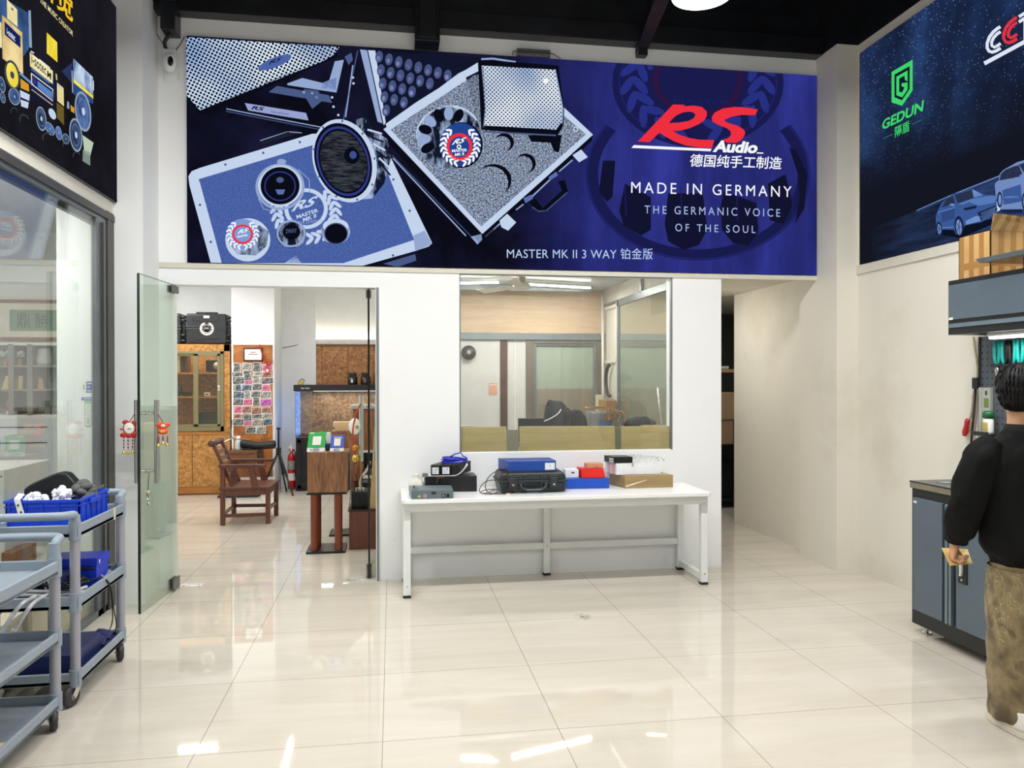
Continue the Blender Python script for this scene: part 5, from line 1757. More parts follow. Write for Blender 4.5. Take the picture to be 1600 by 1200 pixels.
one(MB().tube([(1.19, 0.944, TZ + 0.120), (1.200, 0.940, TZ + 0.105), (1.192, 0.935, TZ + 0.085), (1.185, 0.932, TZ + 0.068)], 0.0016, pm('orange_wire', 'b6552c', 0.4), 6, smooth_path=2)
    .tube([(1.20, 0.944, TZ + 0.119), (1.22, 0.941, TZ + 0.110), (1.25, 0.945, TZ + 0.121)], 0.0016, pm('orange_wire', 'b6552c', 0.4), 6, smooth_path=2), 'wire', 'short orange wire hanging over the long black box', 'wire')

# hard case
M_CASE = pm('hard_case_plastic', '20262a', 0.42, var=0.08, bump=0.12, bscale=160)
M_CASEL = pm('hard_case_ribs', '2b3236', 0.45, var=0.06)
hc = thing('hard_case', 'dark hard plastic equipment case with two latches in the middle of the bench', 'case', (1.92, 0.92, TZ))
xa, xb, ya, yb = 1.655, 2.185, 0.772, 1.10
m = MB()
m.hexa([(xa + 0.02, ya + 0.015, TZ), (xb - 0.02, ya + 0.015, TZ), (xb - 0.02, yb - 0.01, TZ), (xa + 0.02, yb - 0.01, TZ), (xa, ya, TZ + 0.092), (xb, ya, TZ + 0.092), (xb, yb, TZ + 0.092), (xa, yb, TZ + 0.092)], M_CASE, 0.012)
m.build('case_body', hc)
m = MB()
m.hexa([(xa - 0.002, ya - 0.002, TZ + 0.094), (xb + 0.002, ya - 0.002, TZ + 0.094), (xb + 0.002, yb, TZ + 0.094), (xa - 0.002, yb, TZ + 0.094), (xa + 0.02, ya + 0.015, TZ + 0.158), (xb - 0.02, ya + 0.015, TZ + 0.158), (xb - 0.02, yb - 0.015, TZ + 0.158), (xa + 0.02, yb - 0.015, TZ + 0.158)], M_CASE, 0.016)
for k in range(5):
    y = ya + 0.05 + k * 0.055
    m.box(xa + 0.03, xb - 0.03, y, y + 0.02, TZ + 0.155, TZ + 0.162, M_CASEL, 0.002)
m.build('lid', hc)
m = MB()
m.box(xa - 0.006, xb + 0.006, ya - 0.008, ya + 0.01, TZ + 0.084, TZ + 0.100, M_CASEL, 0.003)
m.box(xa - 0.006, xa + 0.01, ya, yb, TZ + 0.084, TZ + 0.100, M_CASEL, 0.003)
m.box(xb - 0.01, xb + 0.006, ya, yb, TZ + 0.084, TZ + 0.100, M_CASEL, 0.003)
for x in (xa + 0.02, xa + 0.20, xb - 0.20, xb - 0.02):
    m.box(x - 0.008, x + 0.008, ya - 0.006, ya + 0.02, TZ + 0.008, TZ + 0.140, M_CASEL, 0.003)
m.build('rim', hc)
for x in (xa + 0.105, xb - 0.105):
    m = MB()
    m.box(x - 0.038, x + 0.038, ya - 0.016, ya + 0.008, TZ + 0.030, TZ + 0.135, M_CASE, 0.004)
    m.box(x - 0.026, x + 0.026, ya - 0.022, ya - 0.014, TZ + 0.045, TZ + 0.110, M_CASEL, 0.003)
    m.box(x - 0.030, x + 0.030, ya - 0.021, ya - 0.014, TZ + 0.112, TZ + 0.122, pm('latch_edge', '3c4448', 0.4), 0.002)
    l = m.build('latch', hc)
    MB().prism([(x - 0.008, ya - 0.0225, TZ + 0.073), (x + 0.008, ya - 0.0225, TZ + 0.073), (x + 0.008, ya - 0.0225, TZ + 0.066), (x, ya - 0.0225, TZ + 0.058), (x - 0.008, ya - 0.0225, TZ + 0.066)], (0, -0.001, 0), pm('latch_badge', 'b9bdbd', 0.4)).build('badge', l)
xc = (xa + xb) / 2
m = MB()
m.tube([(xc - 0.10, ya - 0.008, TZ + 0.078), (xc - 0.098, ya - 0.024, TZ + 0.052), (xc - 0.065, ya - 0.030, TZ + 0.030), (xc + 0.065, ya - 0.030, TZ + 0.030), (xc + 0.098, ya - 0.024, TZ + 0.052), (xc + 0.10, ya - 0.008, TZ + 0.078)], 0.0105, M_CASEL, 12, smooth_path=1)
m.box(xc - 0.06, xc + 0.06, ya - 0.0425, ya - 0.038, TZ + 0.029, TZ + 0.034, pm('handle_highlight_strip', '8d9394', 0.35))
for s in (-1, 1):
    m.box(xc + s * 0.10 - 0.028, xc + s * 0.10 + 0.028, ya - 0.014, ya + 0.004, TZ + 0.068, TZ + 0.086, M_CASE, 0.003)
m.build('handle', hc)
# blue box on the case
M_BLUE = pm('blue_card', '18459c', 0.42, var=0.03)
bl = thing('product_box', 'matt blue box with a white label lying on the dark hard case', 'box', (1.90, 0.93, TZ + 0.163))
MB().hexa([(1.735, 0.823, TZ + 0.163), (2.110, 0.818, TZ + 0.163), (2.105, 1.06, TZ + 0.163), (1.690, 1.08, TZ + 0.163), (1.735, 0.823, TZ + 0.242), (2.110, 0.818, TZ + 0.244), (2.105, 1.06, TZ + 0.244), (1.690, 1.08, TZ + 0.242)], M_BLUE, 0.002).build('box_body', bl)
m = MB().box(2.022, 2.100, 0.8165, 0.8185, TZ + 0.172, TZ + 0.226, pm('label_white', 'e4e8ee', 0.5))
m.box(2.054, 2.068, 0.816, 0.8168, TZ + 0.200, TZ + 0.205, pm('label_gold', 'a8905a', 0.4))
m.build('label', bl)
MB().blob((1.90, 0.95, TZ + 0.244), (0.020, 0.012, 0.001), pm('gold_print', '8f7a4a', 0.4), 12, 4).build('emblem', bl)
# red-black lead by the case
lead = MB()
M_LEAD = pm('dark_red_lead', '4a2326', 0.4, var=0.1)
lead.tube([(1.74, 0.80, TZ + 0.165), (1.70, 0.75, TZ + 0.150), (1.735, 0.715, TZ + 0.09), (1.775, 0.705, TZ + 0.02), (1.785, 0.70, TZ + 0.012)], 0.0035, M_LEAD, 8, smooth_path=2)
lead.tube([(1.72, 0.90, TZ + 0.175), (1.64, 0.84, TZ + 0.170), (1.565, 0.80, TZ + 0.12), (1.545, 0.79, TZ + 0.05), (1.57, 0.77, TZ + 0.006), (1.64, 0.745, TZ + 0.005), (1.70, 0.73, TZ + 0.006)], 0.0035, M_LEAD, 8, smooth_path=2)
lead.tube([(1.65, 0.80, TZ + 0.105), (1.56, 0.81, TZ + 0.100), (1.51, 0.80, TZ + 0.055), (1.50, 0.78, TZ + 0.010), (1.56, 0.77, TZ + 0.006), (1.63, 0.80, TZ + 0.035), (1.66, 0.78, TZ + 0.03)], 0.0032, M_LEAD, 8, smooth_path=2)
lead.tube([(1.645, 0.80, TZ + 0.03), (1.57, 0.83, TZ + 0.03), (1.50, 0.80, TZ + 0.012), (1.55, 0.74, TZ + 0.005), (1.62, 0.75, TZ + 0.005), (1.65, 0.78, TZ + 0.02)], 0.0032, M_LEAD, 8, smooth_path=2)
lead.cyl((1.785, 0.70, TZ + 0.012), (1.792, 0.695, TZ + 0.007), 0.005, M_GOLDB, seg=10)
lead.tube([(1.700, 0.730, TZ + 0.006), (1.735, 0.722, TZ + 0.006)], 0.006, pm('gold_plug', 'd9cba0', 0.3, 0.7), 10)
one(lead, 'audio_lead', 'dark red audio lead looped beside the hard case', 'cable')
# flat blue box with small boxes
M_BLUE2 = pm('bright_blue_card', '1650c0', 0.4, var=0.03)
one(MB().hexa([(2.200, 0.948, TZ), (2.572, 0.930, TZ), (2.580, 1.13, TZ), (2.210, 1.15, TZ), (2.200, 0.948, TZ + 0.082), (2.572, 0.930, TZ + 0.080), (2.580, 1.13, TZ + 0.080), (2.210, 1.15, TZ + 0.082)], M_BLUE2, 0.002),
    'product_box', 'flat bright blue box on the bench under the red box', 'box')
sb = thing('product_box', 'small white box at the back corner of the flat blue box', 'box', (2.28, 1.06, TZ + 0.082))
MB().box(2.225, 2.335, 0.995, 1.10, TZ + 0.083, TZ + 0.148, pm('white_card', 'edf0f3', 0.45), 0.002).build('box_body', sb)
MB().box(2.275, 2.300, 0.9942, 0.996, TZ + 0.118, TZ + 0.130, pm('label_ink_dark', '2b2f3a', 0.5)).build('printed_mark', sb)
M_REDC = pm('red_card', 'e8261c', 0.4, var=0.04)
rbx = thing('product_box', 'glossy red box standing on the flat blue box', 'box', (2.44, 1.0, TZ + 0.082))
MB().hexa([(2.352, 0.958, TZ + 0.083), (2.545, 0.950, TZ + 0.082), (2.555, 1.10, TZ + 0.082), (2.345, 1.11, TZ + 0.083), (2.352, 0.955, TZ + 0.160), (2.528, 0.948, TZ + 0.158), (2.528, 1.07, TZ + 0.158), (2.340, 1.09, TZ + 0.160)], M_REDC, 0.002).build('box_body', rbx)
MB().box(2.352, 2.36, 0.953, 0.955, TZ + 0.152, TZ + 0.159, M_REDC).build('lid_edge', rbx)
tb = MB().box(2.395, 2.530, 0.965, 1.06, TZ + 0.1605, TZ + 0.197, pm('tan_card', 'c98d68', 0.5, var=0.05), 0.002)
tb.box(2.468, 2.482, 0.9642, 0.966, TZ + 0.169, TZ + 0.174, pm('label_ink_dark', '2b2f3a', 0.5))
one(tb, 'product_box', 'small tan box on top of the red box', 'box')
# brown carton, white box, black box, plastic
M_KRAFT = pm('kraft_tape_brown', 'a58b60', 0.32, var=0.10, scale=3, stretch=(0.6, 1, 9))
cb = MB().hexa([(2.692, 0.900, TZ), (3.100, 0.905, TZ), (3.055, 1.15, TZ), (2.64, 1.17, TZ), (2.692, 0.900, TZ + 0.100), (3.100, 0.905, TZ + 0.101), (3.055, 1.15, TZ + 0.101), (2.64, 1.17, TZ + 0.100)], M_KRAFT, 0.003)
cbx = one(cb, 'carton_box', 'flat brown taped carton at the passage end of the bench', 'box')
MB().hexa([(2.700, 0.8990, TZ + 0.012), (2.705, 0.8985, TZ + 0.010), (2.875, 0.9005, TZ + 0.062), (2.870, 0.9005, TZ + 0.066), (2.700, 0.8995, TZ + 0.022), (2.705, 0.8990, TZ + 0.024), (2.79, 0.900, TZ + 0.045), (2.785, 0.900, TZ + 0.046)], pm('tape_gloss', 'e8dcc2', 0.2)).build('tape_strip', cbx)
wx = thing('product_box', 'white box with pink lettering on its end lying on the brown carton', 'box', (2.81, 1.05, TZ + 0.101))
MB().hexa([(2.640, 0.958, TZ + 0.102), (3.012, 0.955, TZ + 0.102), (2.985, 1.13, TZ + 0.102), (2.60, 1.14, TZ + 0.102), (2.640, 0.958, TZ + 0.196), (3.012, 0.955, TZ + 0.196), (2.985, 1.13, TZ + 0.196), (2.60, 1.14, TZ + 0.196)], pm('white_card', 'edf0f3', 0.45), 0.002).build('box_body', wx)
m = MB()
for k in range(5):
    z = TZ + 0.112 + 0.016 * k
    for j in range(2):
        a = Vector((2.6385, 0.962, z)).lerp(Vector((2.5985, 1.138, z)), 0.12 + 0.42 * j)
        bq = Vector((2.6385, 0.962, z)).lerp(Vector((2.5985, 1.138, z)), 0.40 + 0.42 * j)
        m.bar(a, bq, 0.001, 0.006, pm('pink_print', 'd07a8a', 0.5))
m.box(2.768, 2.784, 0.9548, 0.957, TZ + 0.168, TZ + 0.196, pm('label_grey', 'a9adb0', 0.4))
m.build('lettering', wx)
kb = thing('product_box', 'black box with a grey top on the white box', 'box', (2.70, 1.03, TZ + 0.196))
MB().hexa([(2.618, 0.960, TZ + 0.197), (2.775, 0.957, TZ + 0.197), (2.762, 1.11, TZ + 0.197), (2.582, 1.12, TZ + 0.197), (2.618, 0.960, TZ + 0.247), (2.775, 0.957, TZ + 0.247), (2.762, 1.11, TZ + 0.247), (2.582, 1.12, TZ + 0.247)], pm('black_card', '121212', 0.4), 0.002).build('box_body', kb)
MB().hexa([(2.619, 0.962, TZ + 0.2472), (2.774, 0.959, TZ + 0.2472), (2.761, 1.109, TZ + 0.2472), (2.583, 1.119, TZ + 0.2472), (2.619, 0.962, TZ + 0.2485), (2.774, 0.959, TZ + 0.2485), (2.761, 1.109, TZ + 0.2485), (2.583, 1.119, TZ + 0.2485)], pm('grey_green_card', '59635e', 0.4)).build('top_panel', kb)
m = MB()
for z in (0.208, 0.228):
    a, bq = Vector((2.6165, 0.964, TZ + z)), Vector((2.600, 1.03, TZ + z))
    m.bar(a, bq, 0.0012, 0.012, pm('label_white', 'e4e8ee', 0.5))
m.build('label', kb)
wp = MB()
random.seed(21)
g = []
NI, NJ = 16, 10
for i in range(NI):
    for j in range(NJ):
        x, y = 2.775 + 0.018 * i, 0.955 + 0.019 * j
        g.append(Vector((x + random.uniform(-.006, .006), y, TZ + 0.200 + max(0, (0.040 * math.sin(math.pi * j / 9) * (1 - i / 22) + random.uniform(-0.004, 0.030))) - (0.03 if (j == 0 and 3 < i < 12) else 0))))
wp.add(g, [(i * NJ + j, i * NJ + j + 1, (i + 1) * NJ + j + 1, (i + 1) * NJ + j) for i in range(NI - 1) for j in range(NJ - 1)], glass('bubble_film', 'eef1f3', 1.2, 0.40))
one(wp, 'plastic_wrap', 'crumpled clear plastic wrap on the white box', 'plastic wrap')
# ---------------------------------------------------------------- the room behind the glass doors
M_OSB = osb('strand_board', '94652f', 'ae7b40', 'c4924f', 52)
M_OSBW = osb('strand_board_wall', '84552c', 'a8713e', 'c48f58', 60)
M_BRN = wood('brown_wood_trim', '8e5a26', 'b57a3a', 3.0, 0, 0.4)
M_CHAIR = wood('rosewood', '4a2416', '6d3a24', 3.5, 2, 0.35, 0.3)
M_CABG = pm('cabinet_window_frame', '8a8160', 0.35, 0.4, var=0.05)
# strand board cabinet with sliding windows
YC = 6.3
cab = thing('strand_board_cabinet', 'tall strand board cabinet with sliding glass windows behind the glass door', 'cabinet', (-2.1, 6.55, 0))
m = MB()
m.box(-2.78, -1.415, YC + 0.03, YC + 0.5, 0, 0.09, M_BRN)
m.box(-2.78, -1.415, YC + 0.46, YC + 0.5, 0.09, 2.12, M_OSB)
m.box(-1.445, -1.415, YC + 0.02, YC + 0.5, 0.09, 2.12, M_OSB)
m.box(-2.78, -2.75, YC + 0.02, YC + 0.5, 0.09, 2.12, M_OSB)
for z in (0.09, 0.86, 1.36, 1.70, 2.09):
    m.box(-2.75, -1.445, YC + (0.02 if z in (0.09, 0.86, 2.09) else 0.10), YC + 0.47, z, z + 0.028, M_OSB)
m.box(-2.78, -1.415, YC, YC + 0.03, 2.02, 2.12, M_OSB, 0.003)
m.box(-1.50, -1.415, YC, YC + 0.03, 0.86, 2.12, M_OSB, 0.003)
m.box(-2.78, -1.415, YC - 0.005, YC + 0.03, 0.845, 0.89, M_BRN, 0.003)
m.box(-2.78, -1.415, YC, YC + 0.03, 0.02, 0.115, M_BRN, 0.003)
m.build('carcass', cab)
for (xa, xb) in ((-1.925, -1.418), (-2.435, -1.931)):
    MB().box(xa, xb, YC, YC + 0.025, 0.118, 0.843, M_OSB, 0.003).build('door', cab)
m = MB()
for (xa, xb, za, zb) in ((-2.75, -1.50, 0.90, 0.965), (-2.75, -1.50, 1.985, 2.02), (-1.545, -1.50, 0.90, 2.02), (-2.75, -2.71, 0.90, 2.02)):
    m.box(xa, xb, YC - 0.012, YC + 0.03, za, zb, M_CABG, 0.002)
m.build('window_frame', cab)
for (xa, xb, y) in ((-1.895, -1.545, YC - 0.006), (-2.30, -1.87, YC + 0.012)):
    m = MB()
    for (x0, x1, z0, z1) in ((xa, xa + 0.055, 0.965, 1.985), (xb - 0.040, xb, 0.965, 1.985), (xa, xb, 0.965, 0.995), (xa, xb, 1.955, 1.985)):
        m.box(x0, x1, y - 0.010, y + 0.010, z0, z1, M_CABG, 0.002)
    sd = m.build('sliding_window', cab)
    MB().box(xa + 0.05, xb - 0.035, y - 0.002, y + 0.002, 0.99, 1.96, glass('cabinet_glass', 'f2efe4', 1.0)).build('pane', sd)
    if xb > -1.6:
        MB().box(xb - 0.030, xb - 0.008, y - 0.014, y - 0.010, 1.47, 1.54, M_WHITEM, 0.002).box(xb - 0.024, xb - 0.014, y - 0.016, y - 0.013, 1.485, 1.52, M_BLACKM).build('latch', sd)
area('cabinet_fill', (-1.9, 6.5, 2.07), 0.9, 0.03, 5, (1, 0.93, 0.8))  # added fill without a fitting, brightens the cabinet interior
# things in the cabinet
YS = YC + 0.25
dd = MB().box(-1.78, -1.57, YS - 0.08, YS + 0.1, 1.729, 1.90, pm('speaker_black', '0e0f12', 0.35), 0.004)
dd.lathe([(0.055, -0.004), (0.050, 0.002), (0.030, 0.012), (0.0, 0.006)], (-1.625, YS - 0.081, 1.82), pm('cone_grey', 'b8b6b2', 0.4), 20, 'y')
one(dd, 'speaker_box', 'small black speaker with a pale cone on the upper cabinet shelf', 'speaker')
dd = thing('amplifier', 'black stereo amplifier with ribbed front on the cabinet floor', 'amplifier', (-1.68, YS, 0.89))
MB().box(-1.87, -1.52, YS - 0.14, YS + 0.12, 0.895, 1.15, pm('amp_black', '16181a', 0.35), 0.004).build('body', dd)
m = MB()
for k in range(7):
    m.box(-1.85, -1.54, YS - 0.146, YS - 0.140, 0.915 + 0.02 * k, 0.922 + 0.02 * k, pm('amp_grille', '4b5054', 0.3, 0.6))
m.build('front_grille', dd)
m = MB().box(-1.80, -1.72, YS - 0.1, YS - 0.06, 1.389, 1.44, M_IVORY).box(-1.79, -1.74, YS - 0.102, YS - 0.099, 1.40, 1.425, pm('photo_blue', '5577a8', 0.5))
one(m, 'small_carton', 'small white and blue carton on the middle cabinet shelf', 'box')
for k, (x, z, wd, h, colr) in enumerate(((-1.60, 1.389, 0.10, 0.10, 'd8cdb4'), (-1.58, 1.52, 0.09, 0.09, 'c9d2d8'))):
    one(MB().box(x, x + wd, YS - 0.06, YS + 0.04, z if k == 0 else 1.490, (z if k == 0 else 1.490) + h, pm('carton_tone_%d' % k, colr, 0.5), 0.002), 'small_carton', ['beige carton on the middle cabinet shelf', 'pale carton stacked on the beige one in the cabinet'][k], 'box')
for k, (x, colr, h) in enumerate(((-2.16, 'd8d2b8', 0.24), (-2.11, '4a2f22', 0.25), (-2.06, '5d3a28', 0.25))):
    one(MB().box(x, x + 0.042, YS - 0.12, YS + 0.06, 1.729, 1.729 + h, pm('book_tone_%d' % k, colr, 0.6), 0.003), 'binder', ['cream binder on the top cabinet shelf', 'dark brown binder next to the cream one', 'reddish brown binder at the end of the cabinet row'][k], 'binder')
one(MB().box(-2.10, -1.99, YS - 0.1, YS, 1.389, 1.445, M_BLACKM, 0.004), 'small_device', 'small black device on the cabinet shelf by the frame', 'device')
one(MB().lathe([(0.06, 0), (0.09, 0.05), (0.09, 0.12), (0.05, 0.17), (0.0, 0.175)], (-2.20, YS - 0.05, 1.389), pm('smoke_grey', '4a5260', 0.2), 20), 'vase', 'dark grey vase standing in the cabinet behind the door edge', 'vase')
# hard cases on top of the cabinet
M_TRUNK = pm('trunk_black_plastic', '1b1e22', 0.45, var=0.08, bump=0.06, bscale=80)
for k, (xa, xb, lab) in enumerate(((-2.030, -1.485, 'large black hard case with a white wreath emblem on top of the cabinet'), (-2.66, -2.10, 'large black hard case half hidden by the glass door'))):
    t = thing('hard_case', lab, 'case', ((xa + xb) / 2, 6.55, 2.12))
    y0, y1 = 6.40, 6.72
    m = MB().box(xa, xb, y0, y1, 2.125, 2.56, M_TRUNK, 0.025, 3)
    m.box(xa - 0.006, xb + 0.006, y0 - 0.004, y1, 2.36, 2.385, M_TRUNK, 0.004)
    m.box(xa - 0.006, xb + 0.006, y0 - 0.004, y1, 2.325, 2.345, M_TRUNK, 0.004)
    m.build('case_body', t)
    m = MB()
    m.box(xa + 0.13, xb - 0.13, y0 + 0.03, y0 + 0.10, 2.555, 2.585, M_TRUNK, 0.006)
    m.build('carry_handle', t)
    for z in (2.16, 2.24, 2.45, 2.50):
        MB().box(xb - 0.01, xb + 0.05, y0 + 0.02, y0 + 0.14, z, z + 0.028, M_TRUNK, 0.006).build('rib', t)
    MB().box(xb, xb + 0.045, y0 + 0.06, y0 + 0.10, 2.27, 2.43, M_TRUNK, 0.008).build('side_handle', t)
    if k == 0:
        m = MB()
        xc, zc = (xa + xb) / 2 + 0.01, 2.345
        for i in range(26):
            a = math.radians(115 + (i - 0) * 310 / 25)
            for r in (0.088, 0.075):
                m.blob((xc + r * math.cos(a), y0 - 0.003, zc + r * math.sin(a)), (0.011, 0.002, 0.007), M_IVORY, 8, 5)
        m.lathe([(0.058, 0), (0.058, -0.002), (0.052, -0.002), (0.052, 0)], (xc, y0 - 0.001, zc), M_IVORY, 30, 'y')
        m.text('RS', (xc - 0.032, y0 - 0.003, zc), (0.064, 0, 0), (0, 0, 0.030), M_IVORY, 0.02, 0.3)
        m.text('MASTER', (xc - 0.032, y0 - 0.003, zc - 0.02), (0.064, 0, 0), (0, 0, 0.012), M_IVORY)
        m.build('emblem', t)
        MB().box(xc - 0.045, xc + 0.035, y0 - 0.004, y0 + 0.002, 2.495, 2.530, M_IVORY, 0.004).build('label', t)
        m = MB().tube([(xa + 0.10, y0 - 0.003, 2.14), (xa + 0.12, y0 - 0.003, 2.18), (xa + 0.16, y0 - 0.003, 2.20), (xb - 0.08, y0 - 0.003, 2.20)], 0.004, M_TRUNK, 6)
        m.tube([(xa + 0.09, y0 - 0.003, 2.50), (xa + 0.10, y0 - 0.003, 2.455), (xb - 0.12, y0 - 0.003, 2.455), (xb - 0.10, y0 - 0.003, 2.50)], 0.004, M_TRUNK, 6)
        m.build('panel_groove', t)
# photo board on the white pillar
YP = 6.3
pb = thing('pin_board', 'brown wooden board on the pillar covered with small photos', 'pin board', (-1.10, 6.28, 0.3))
MB().box(-1.368, -0.835, YP - 0.02, YP - 0.001, 0.66, 2.115, osb('board_brown', '8a4f24', 'a7652f', 'b8773c', 14), 0.003).build('board', pb)
MB().box(-1.368, -0.835, YP - 0.018, YP - 0.001, 0.24, 0.65, osb('board_brown', '8a4f24', 'a7652f', 'b8773c', 14), 0.003).build('board', pb)
fr_ = thing('framed_certificate', 'dark framed white certificate above the photos', 'picture frame', (-1.10, YP - 0.03, 1.87))
m = MB()
for (xa, xb, za, zb) in ((-1.225, -0.965, 1.885, 1.900), (-1.225, -0.965, 2.055, 2.070), (-1.225, -1.212, 1.885, 2.070), (-0.978, -0.965, 1.885, 2.070)):
    m.box(xa, xb, YP - 0.042, YP - 0.02, za, zb, pm('frame_dark_red', '3a1616', 0.35))
m.build('frame', fr_)
m = MB().box(-1.213, -0.977, YP - 0.034, YP - 0.022, 1.898, 2.057, M_IVORY)
m.box(-1.13, -1.06, YP - 0.0346, YP - 0.034, 2.005, 2.014, pm('red_print', 'a03030', 0.5))
m.box(-1.16, -1.03, YP - 0.0346, YP - 0.034, 1.976, 1.984, pm('label_ink_dark', '2b2f3a', 0.5))
m.box(-1.18, -1.01, YP - 0.0346, YP - 0.034, 1.935, 1.938, pm('label_grey', 'a9adb0', 0.4))
m.build('certificate', fr_)
rbn = thing('lanyard', 'red ribbon lanyard with a badge hanging over the photo board', 'lanyard', (-0.90, YP - 0.045, 1.72))
MB().tube([(-1.01, YP - 0.03, 2.117), (-0.985, YP - 0.045, 2.03), (-0.945, YP - 0.045, 1.92), (-0.895, YP - 0.04, 1.83)], 0.009, M_RED, 6, smooth_path=1).tube(
    [(-0.895, YP - 0.04, 1.83), (-0.85, YP - 0.035, 1.85), (-0.832, YP - 0.03, 1.90)], 0.009, M_RED, 6, smooth_path=1).build('ribbon', rbn)
MB().box(-0.925, -0.875, YP - 0.044, YP - 0.040, 1.70, 1.80, pm('badge_red', 'b03a44', 0.4)).box(-0.915, -0.885, YP - 0.0446, YP - 0.044, 1.73, 1.77, M_IVORY).build('badge', rbn)


def photo_mat(name, c1, c2, c3, sc):
    t = NT(name)
    v = t.coord((1, 1, 1.4))
    c = t.ramp(t.noise(v, sc, 4, 0.75), [(0.30, srgb(c1)), (0.5, srgb(c2)), (0.66, srgb(c3))])
    return t.done(t.n('BsdfPrincipled', {'Base Color': c, 'Roughness': 0.3}).outputs[0])


PH = [photo_mat('photo_dark', '1c2026', '5a5e60', 'cfcac0', 17), photo_mat('photo_pink', '6a2440', 'c65a84', 'e6b4c0', 17), photo_mat('photo_grey', '3a3c3e', '8c8a84', 'e6e2da', 17),
      photo_mat('photo_blue', '16202e', '44566c', 'b9c0c6', 17), photo_mat('photo_magenta', '5a1a5a', 'b04aa6', 'd8a0cc', 17), photo_mat('photo_warm', '3a2620', '8c5a4c', 'd8bfae', 17)]
PHN = ['dark crowd', 'pink stage', 'grey group', 'blue toned', 'magenta', 'warm toned']
random.seed(31)
rows = [(1.80, [0, 2, 0, 1]), (1.69, [0, 0, 2, 5]), (1.60, [0, 1, 2, 0]), (1.51, [3, 3, 0, 1]), (1.41, [3, 2, 0, 2]), (1.30, [0, 1, 0, 4]), (1.19, [1, 5, 5, 5]), (1.10, [5, 0, 0, 2]), (1.01, [0, 1, 2, 3]), (0.92, [0, 2])]
ordn = ['topmost', 'second', 'third', 'fourth', 'fifth', 'sixth', 'seventh', 'eighth', 'ninth', 'lowest']
seq = ['first', 'second', 'third', 'fourth']
for ri, (z, ks) in enumerate(rows):
    for ci, k in enumerate(ks):
        x = -1.30 + ci * 0.128 + random.uniform(-.015, .015) + (0.18 if len(ks) == 2 else 0)
        zz = z + random.uniform(-.015, .015)
        w_, h = random.uniform(.130, .165), random.uniform(.092, .112)
        if random.random() < 0.15:
            w_, h = h, w_ * 0.95
        a = random.uniform(-0.09, 0.09)
        y = YP - 0.022 - 0.0012 * ((ci + ri) % 3) - 0.0004 * ri
        ca, sa = math.cos(a), math.sin(a)

        def R(u, v, d):
            return (x + u * ca - v * sa, y - d, zz + u * sa + v * ca)
        m = MB()
        m.prism([R(-w_ / 2, -h / 2, 0), R(w_ / 2, -h / 2, 0), R(w_ / 2, h / 2, 0), R(-w_ / 2, h / 2, 0)], (0, -0.0006, 0), M_IVORY)
        m.poly([R(-w_ / 2 + .006, -h / 2 + .006, 0.0008), R(w_ / 2 - .006, -h / 2 + .006, 0.0008), R(w_ / 2 - .006, h / 2 - .006, 0.0008), R(-w_ / 2 + .006, h / 2 - .006, 0.0008)], PH[k])
        one(m, 'photo_print', '%s photo, %s along in the %s row pinned on the board' % (PHN[k], seq[ci], ordn[ri]), 'photo', 'photos pinned on the board')
# wall shelf below the photos with bottle and bag
sh = thing('wall_shelf', 'small brown wooden shelf on brackets below the photos', 'shelf', (-1.13, 6.1, 0.55))
MB().box(-1.40, -0.98, 5.86, YP - 0.02, 0.615, 0.650, wood('shelf_brown', '5c3a20', '7d5230', 3, 0, 0.4), 0.003).build('shelf_board', sh)
MB().box(-1.40, -0.98, 5.87, 5.90, 0.545, 0.615, wood('shelf_brown', '5c3a20', '7d5230', 3, 0, 0.4), 0.002).build('shelf_rail', sh)
for x in (-1.36, -0.99):
    MB().prism([(x, YP - 0.02, 0.615), (x, 5.92, 0.615), (x, 5.92, 0.58), (x, YP - 0.06, 0.35), (x, YP - 0.02, 0.35)], (0.03, 0, 0), M_DARKST).build('bracket', sh)
bo = thing('plastic_bottle', 'white spray bottle standing on the small brown shelf', 'bottle', (-1.26, 6.05, 0.65))
MB().lathe([(0.042, 0), (0.045, 0.01), (0.045, 0.11), (0.030, 0.135), (0.018, 0.145)], (-1.26, 6.05, 0.651), pm('bottle_white', 'c9d3d8', 0.25), 20).build('body', bo)
MB().lathe([(0.030, 0), (0.032, 0.01), (0.030, 0.045), (0.0, 0.047)], (-1.26, 6.05, 0.797), M_IVORY, 18).build('cap', bo)
bg = thing('tripod_bag', 'long black padded bag lying on the small brown shelf', 'bag', (-0.98, 6.03, 0.65))
rg = []
for i, (x, z, r) in enumerate(((-1.23, 0.735, 0.030), (-1.21, 0.735, 0.058), (-1.12, 0.722, 0.060), (-1.02, 0.705, 0.052), (-0.92, 0.705, 0.050), (-0.82, 0.715, 0.055), (-0.765, 0.718, 0.058), (-0.755, 0.718, 0.035))):
    rg.append([Vector((x, 6.03 + r * math.cos(a), z + r * math.sin(a))) for a in [2 * math.pi * k / 18 for k in range(18)]])
MB().loft(rg, pm('black_nylon', '121316', 0.6, var=0.1, bump=0.1)).build('bag_body', bg)
MB().box(-1.20, -1.08, 5.99, 6.07, 0.651, 0.675, M_BLACKM, 0.005).box(-1.05, -0.90, 6.0, 6.06, 0.651, 0.660, M_BLACKM, 0.003).build('strap', bg)
one(MB().tube([(-1.355, 6.02, 0.655), (-1.37, 6.1, 0.86), (-1.375, 6.2, 1.05)], 0.010, M_DARKST, 8).tube([(-1.50, 5.9, 0.72), (-1.28, 6.02, 0.845)], 0.011, M_STEEL, 10), 'lamp_arm', 'thin metal lamp arm leaning by the white bottle', 'lamp arm')
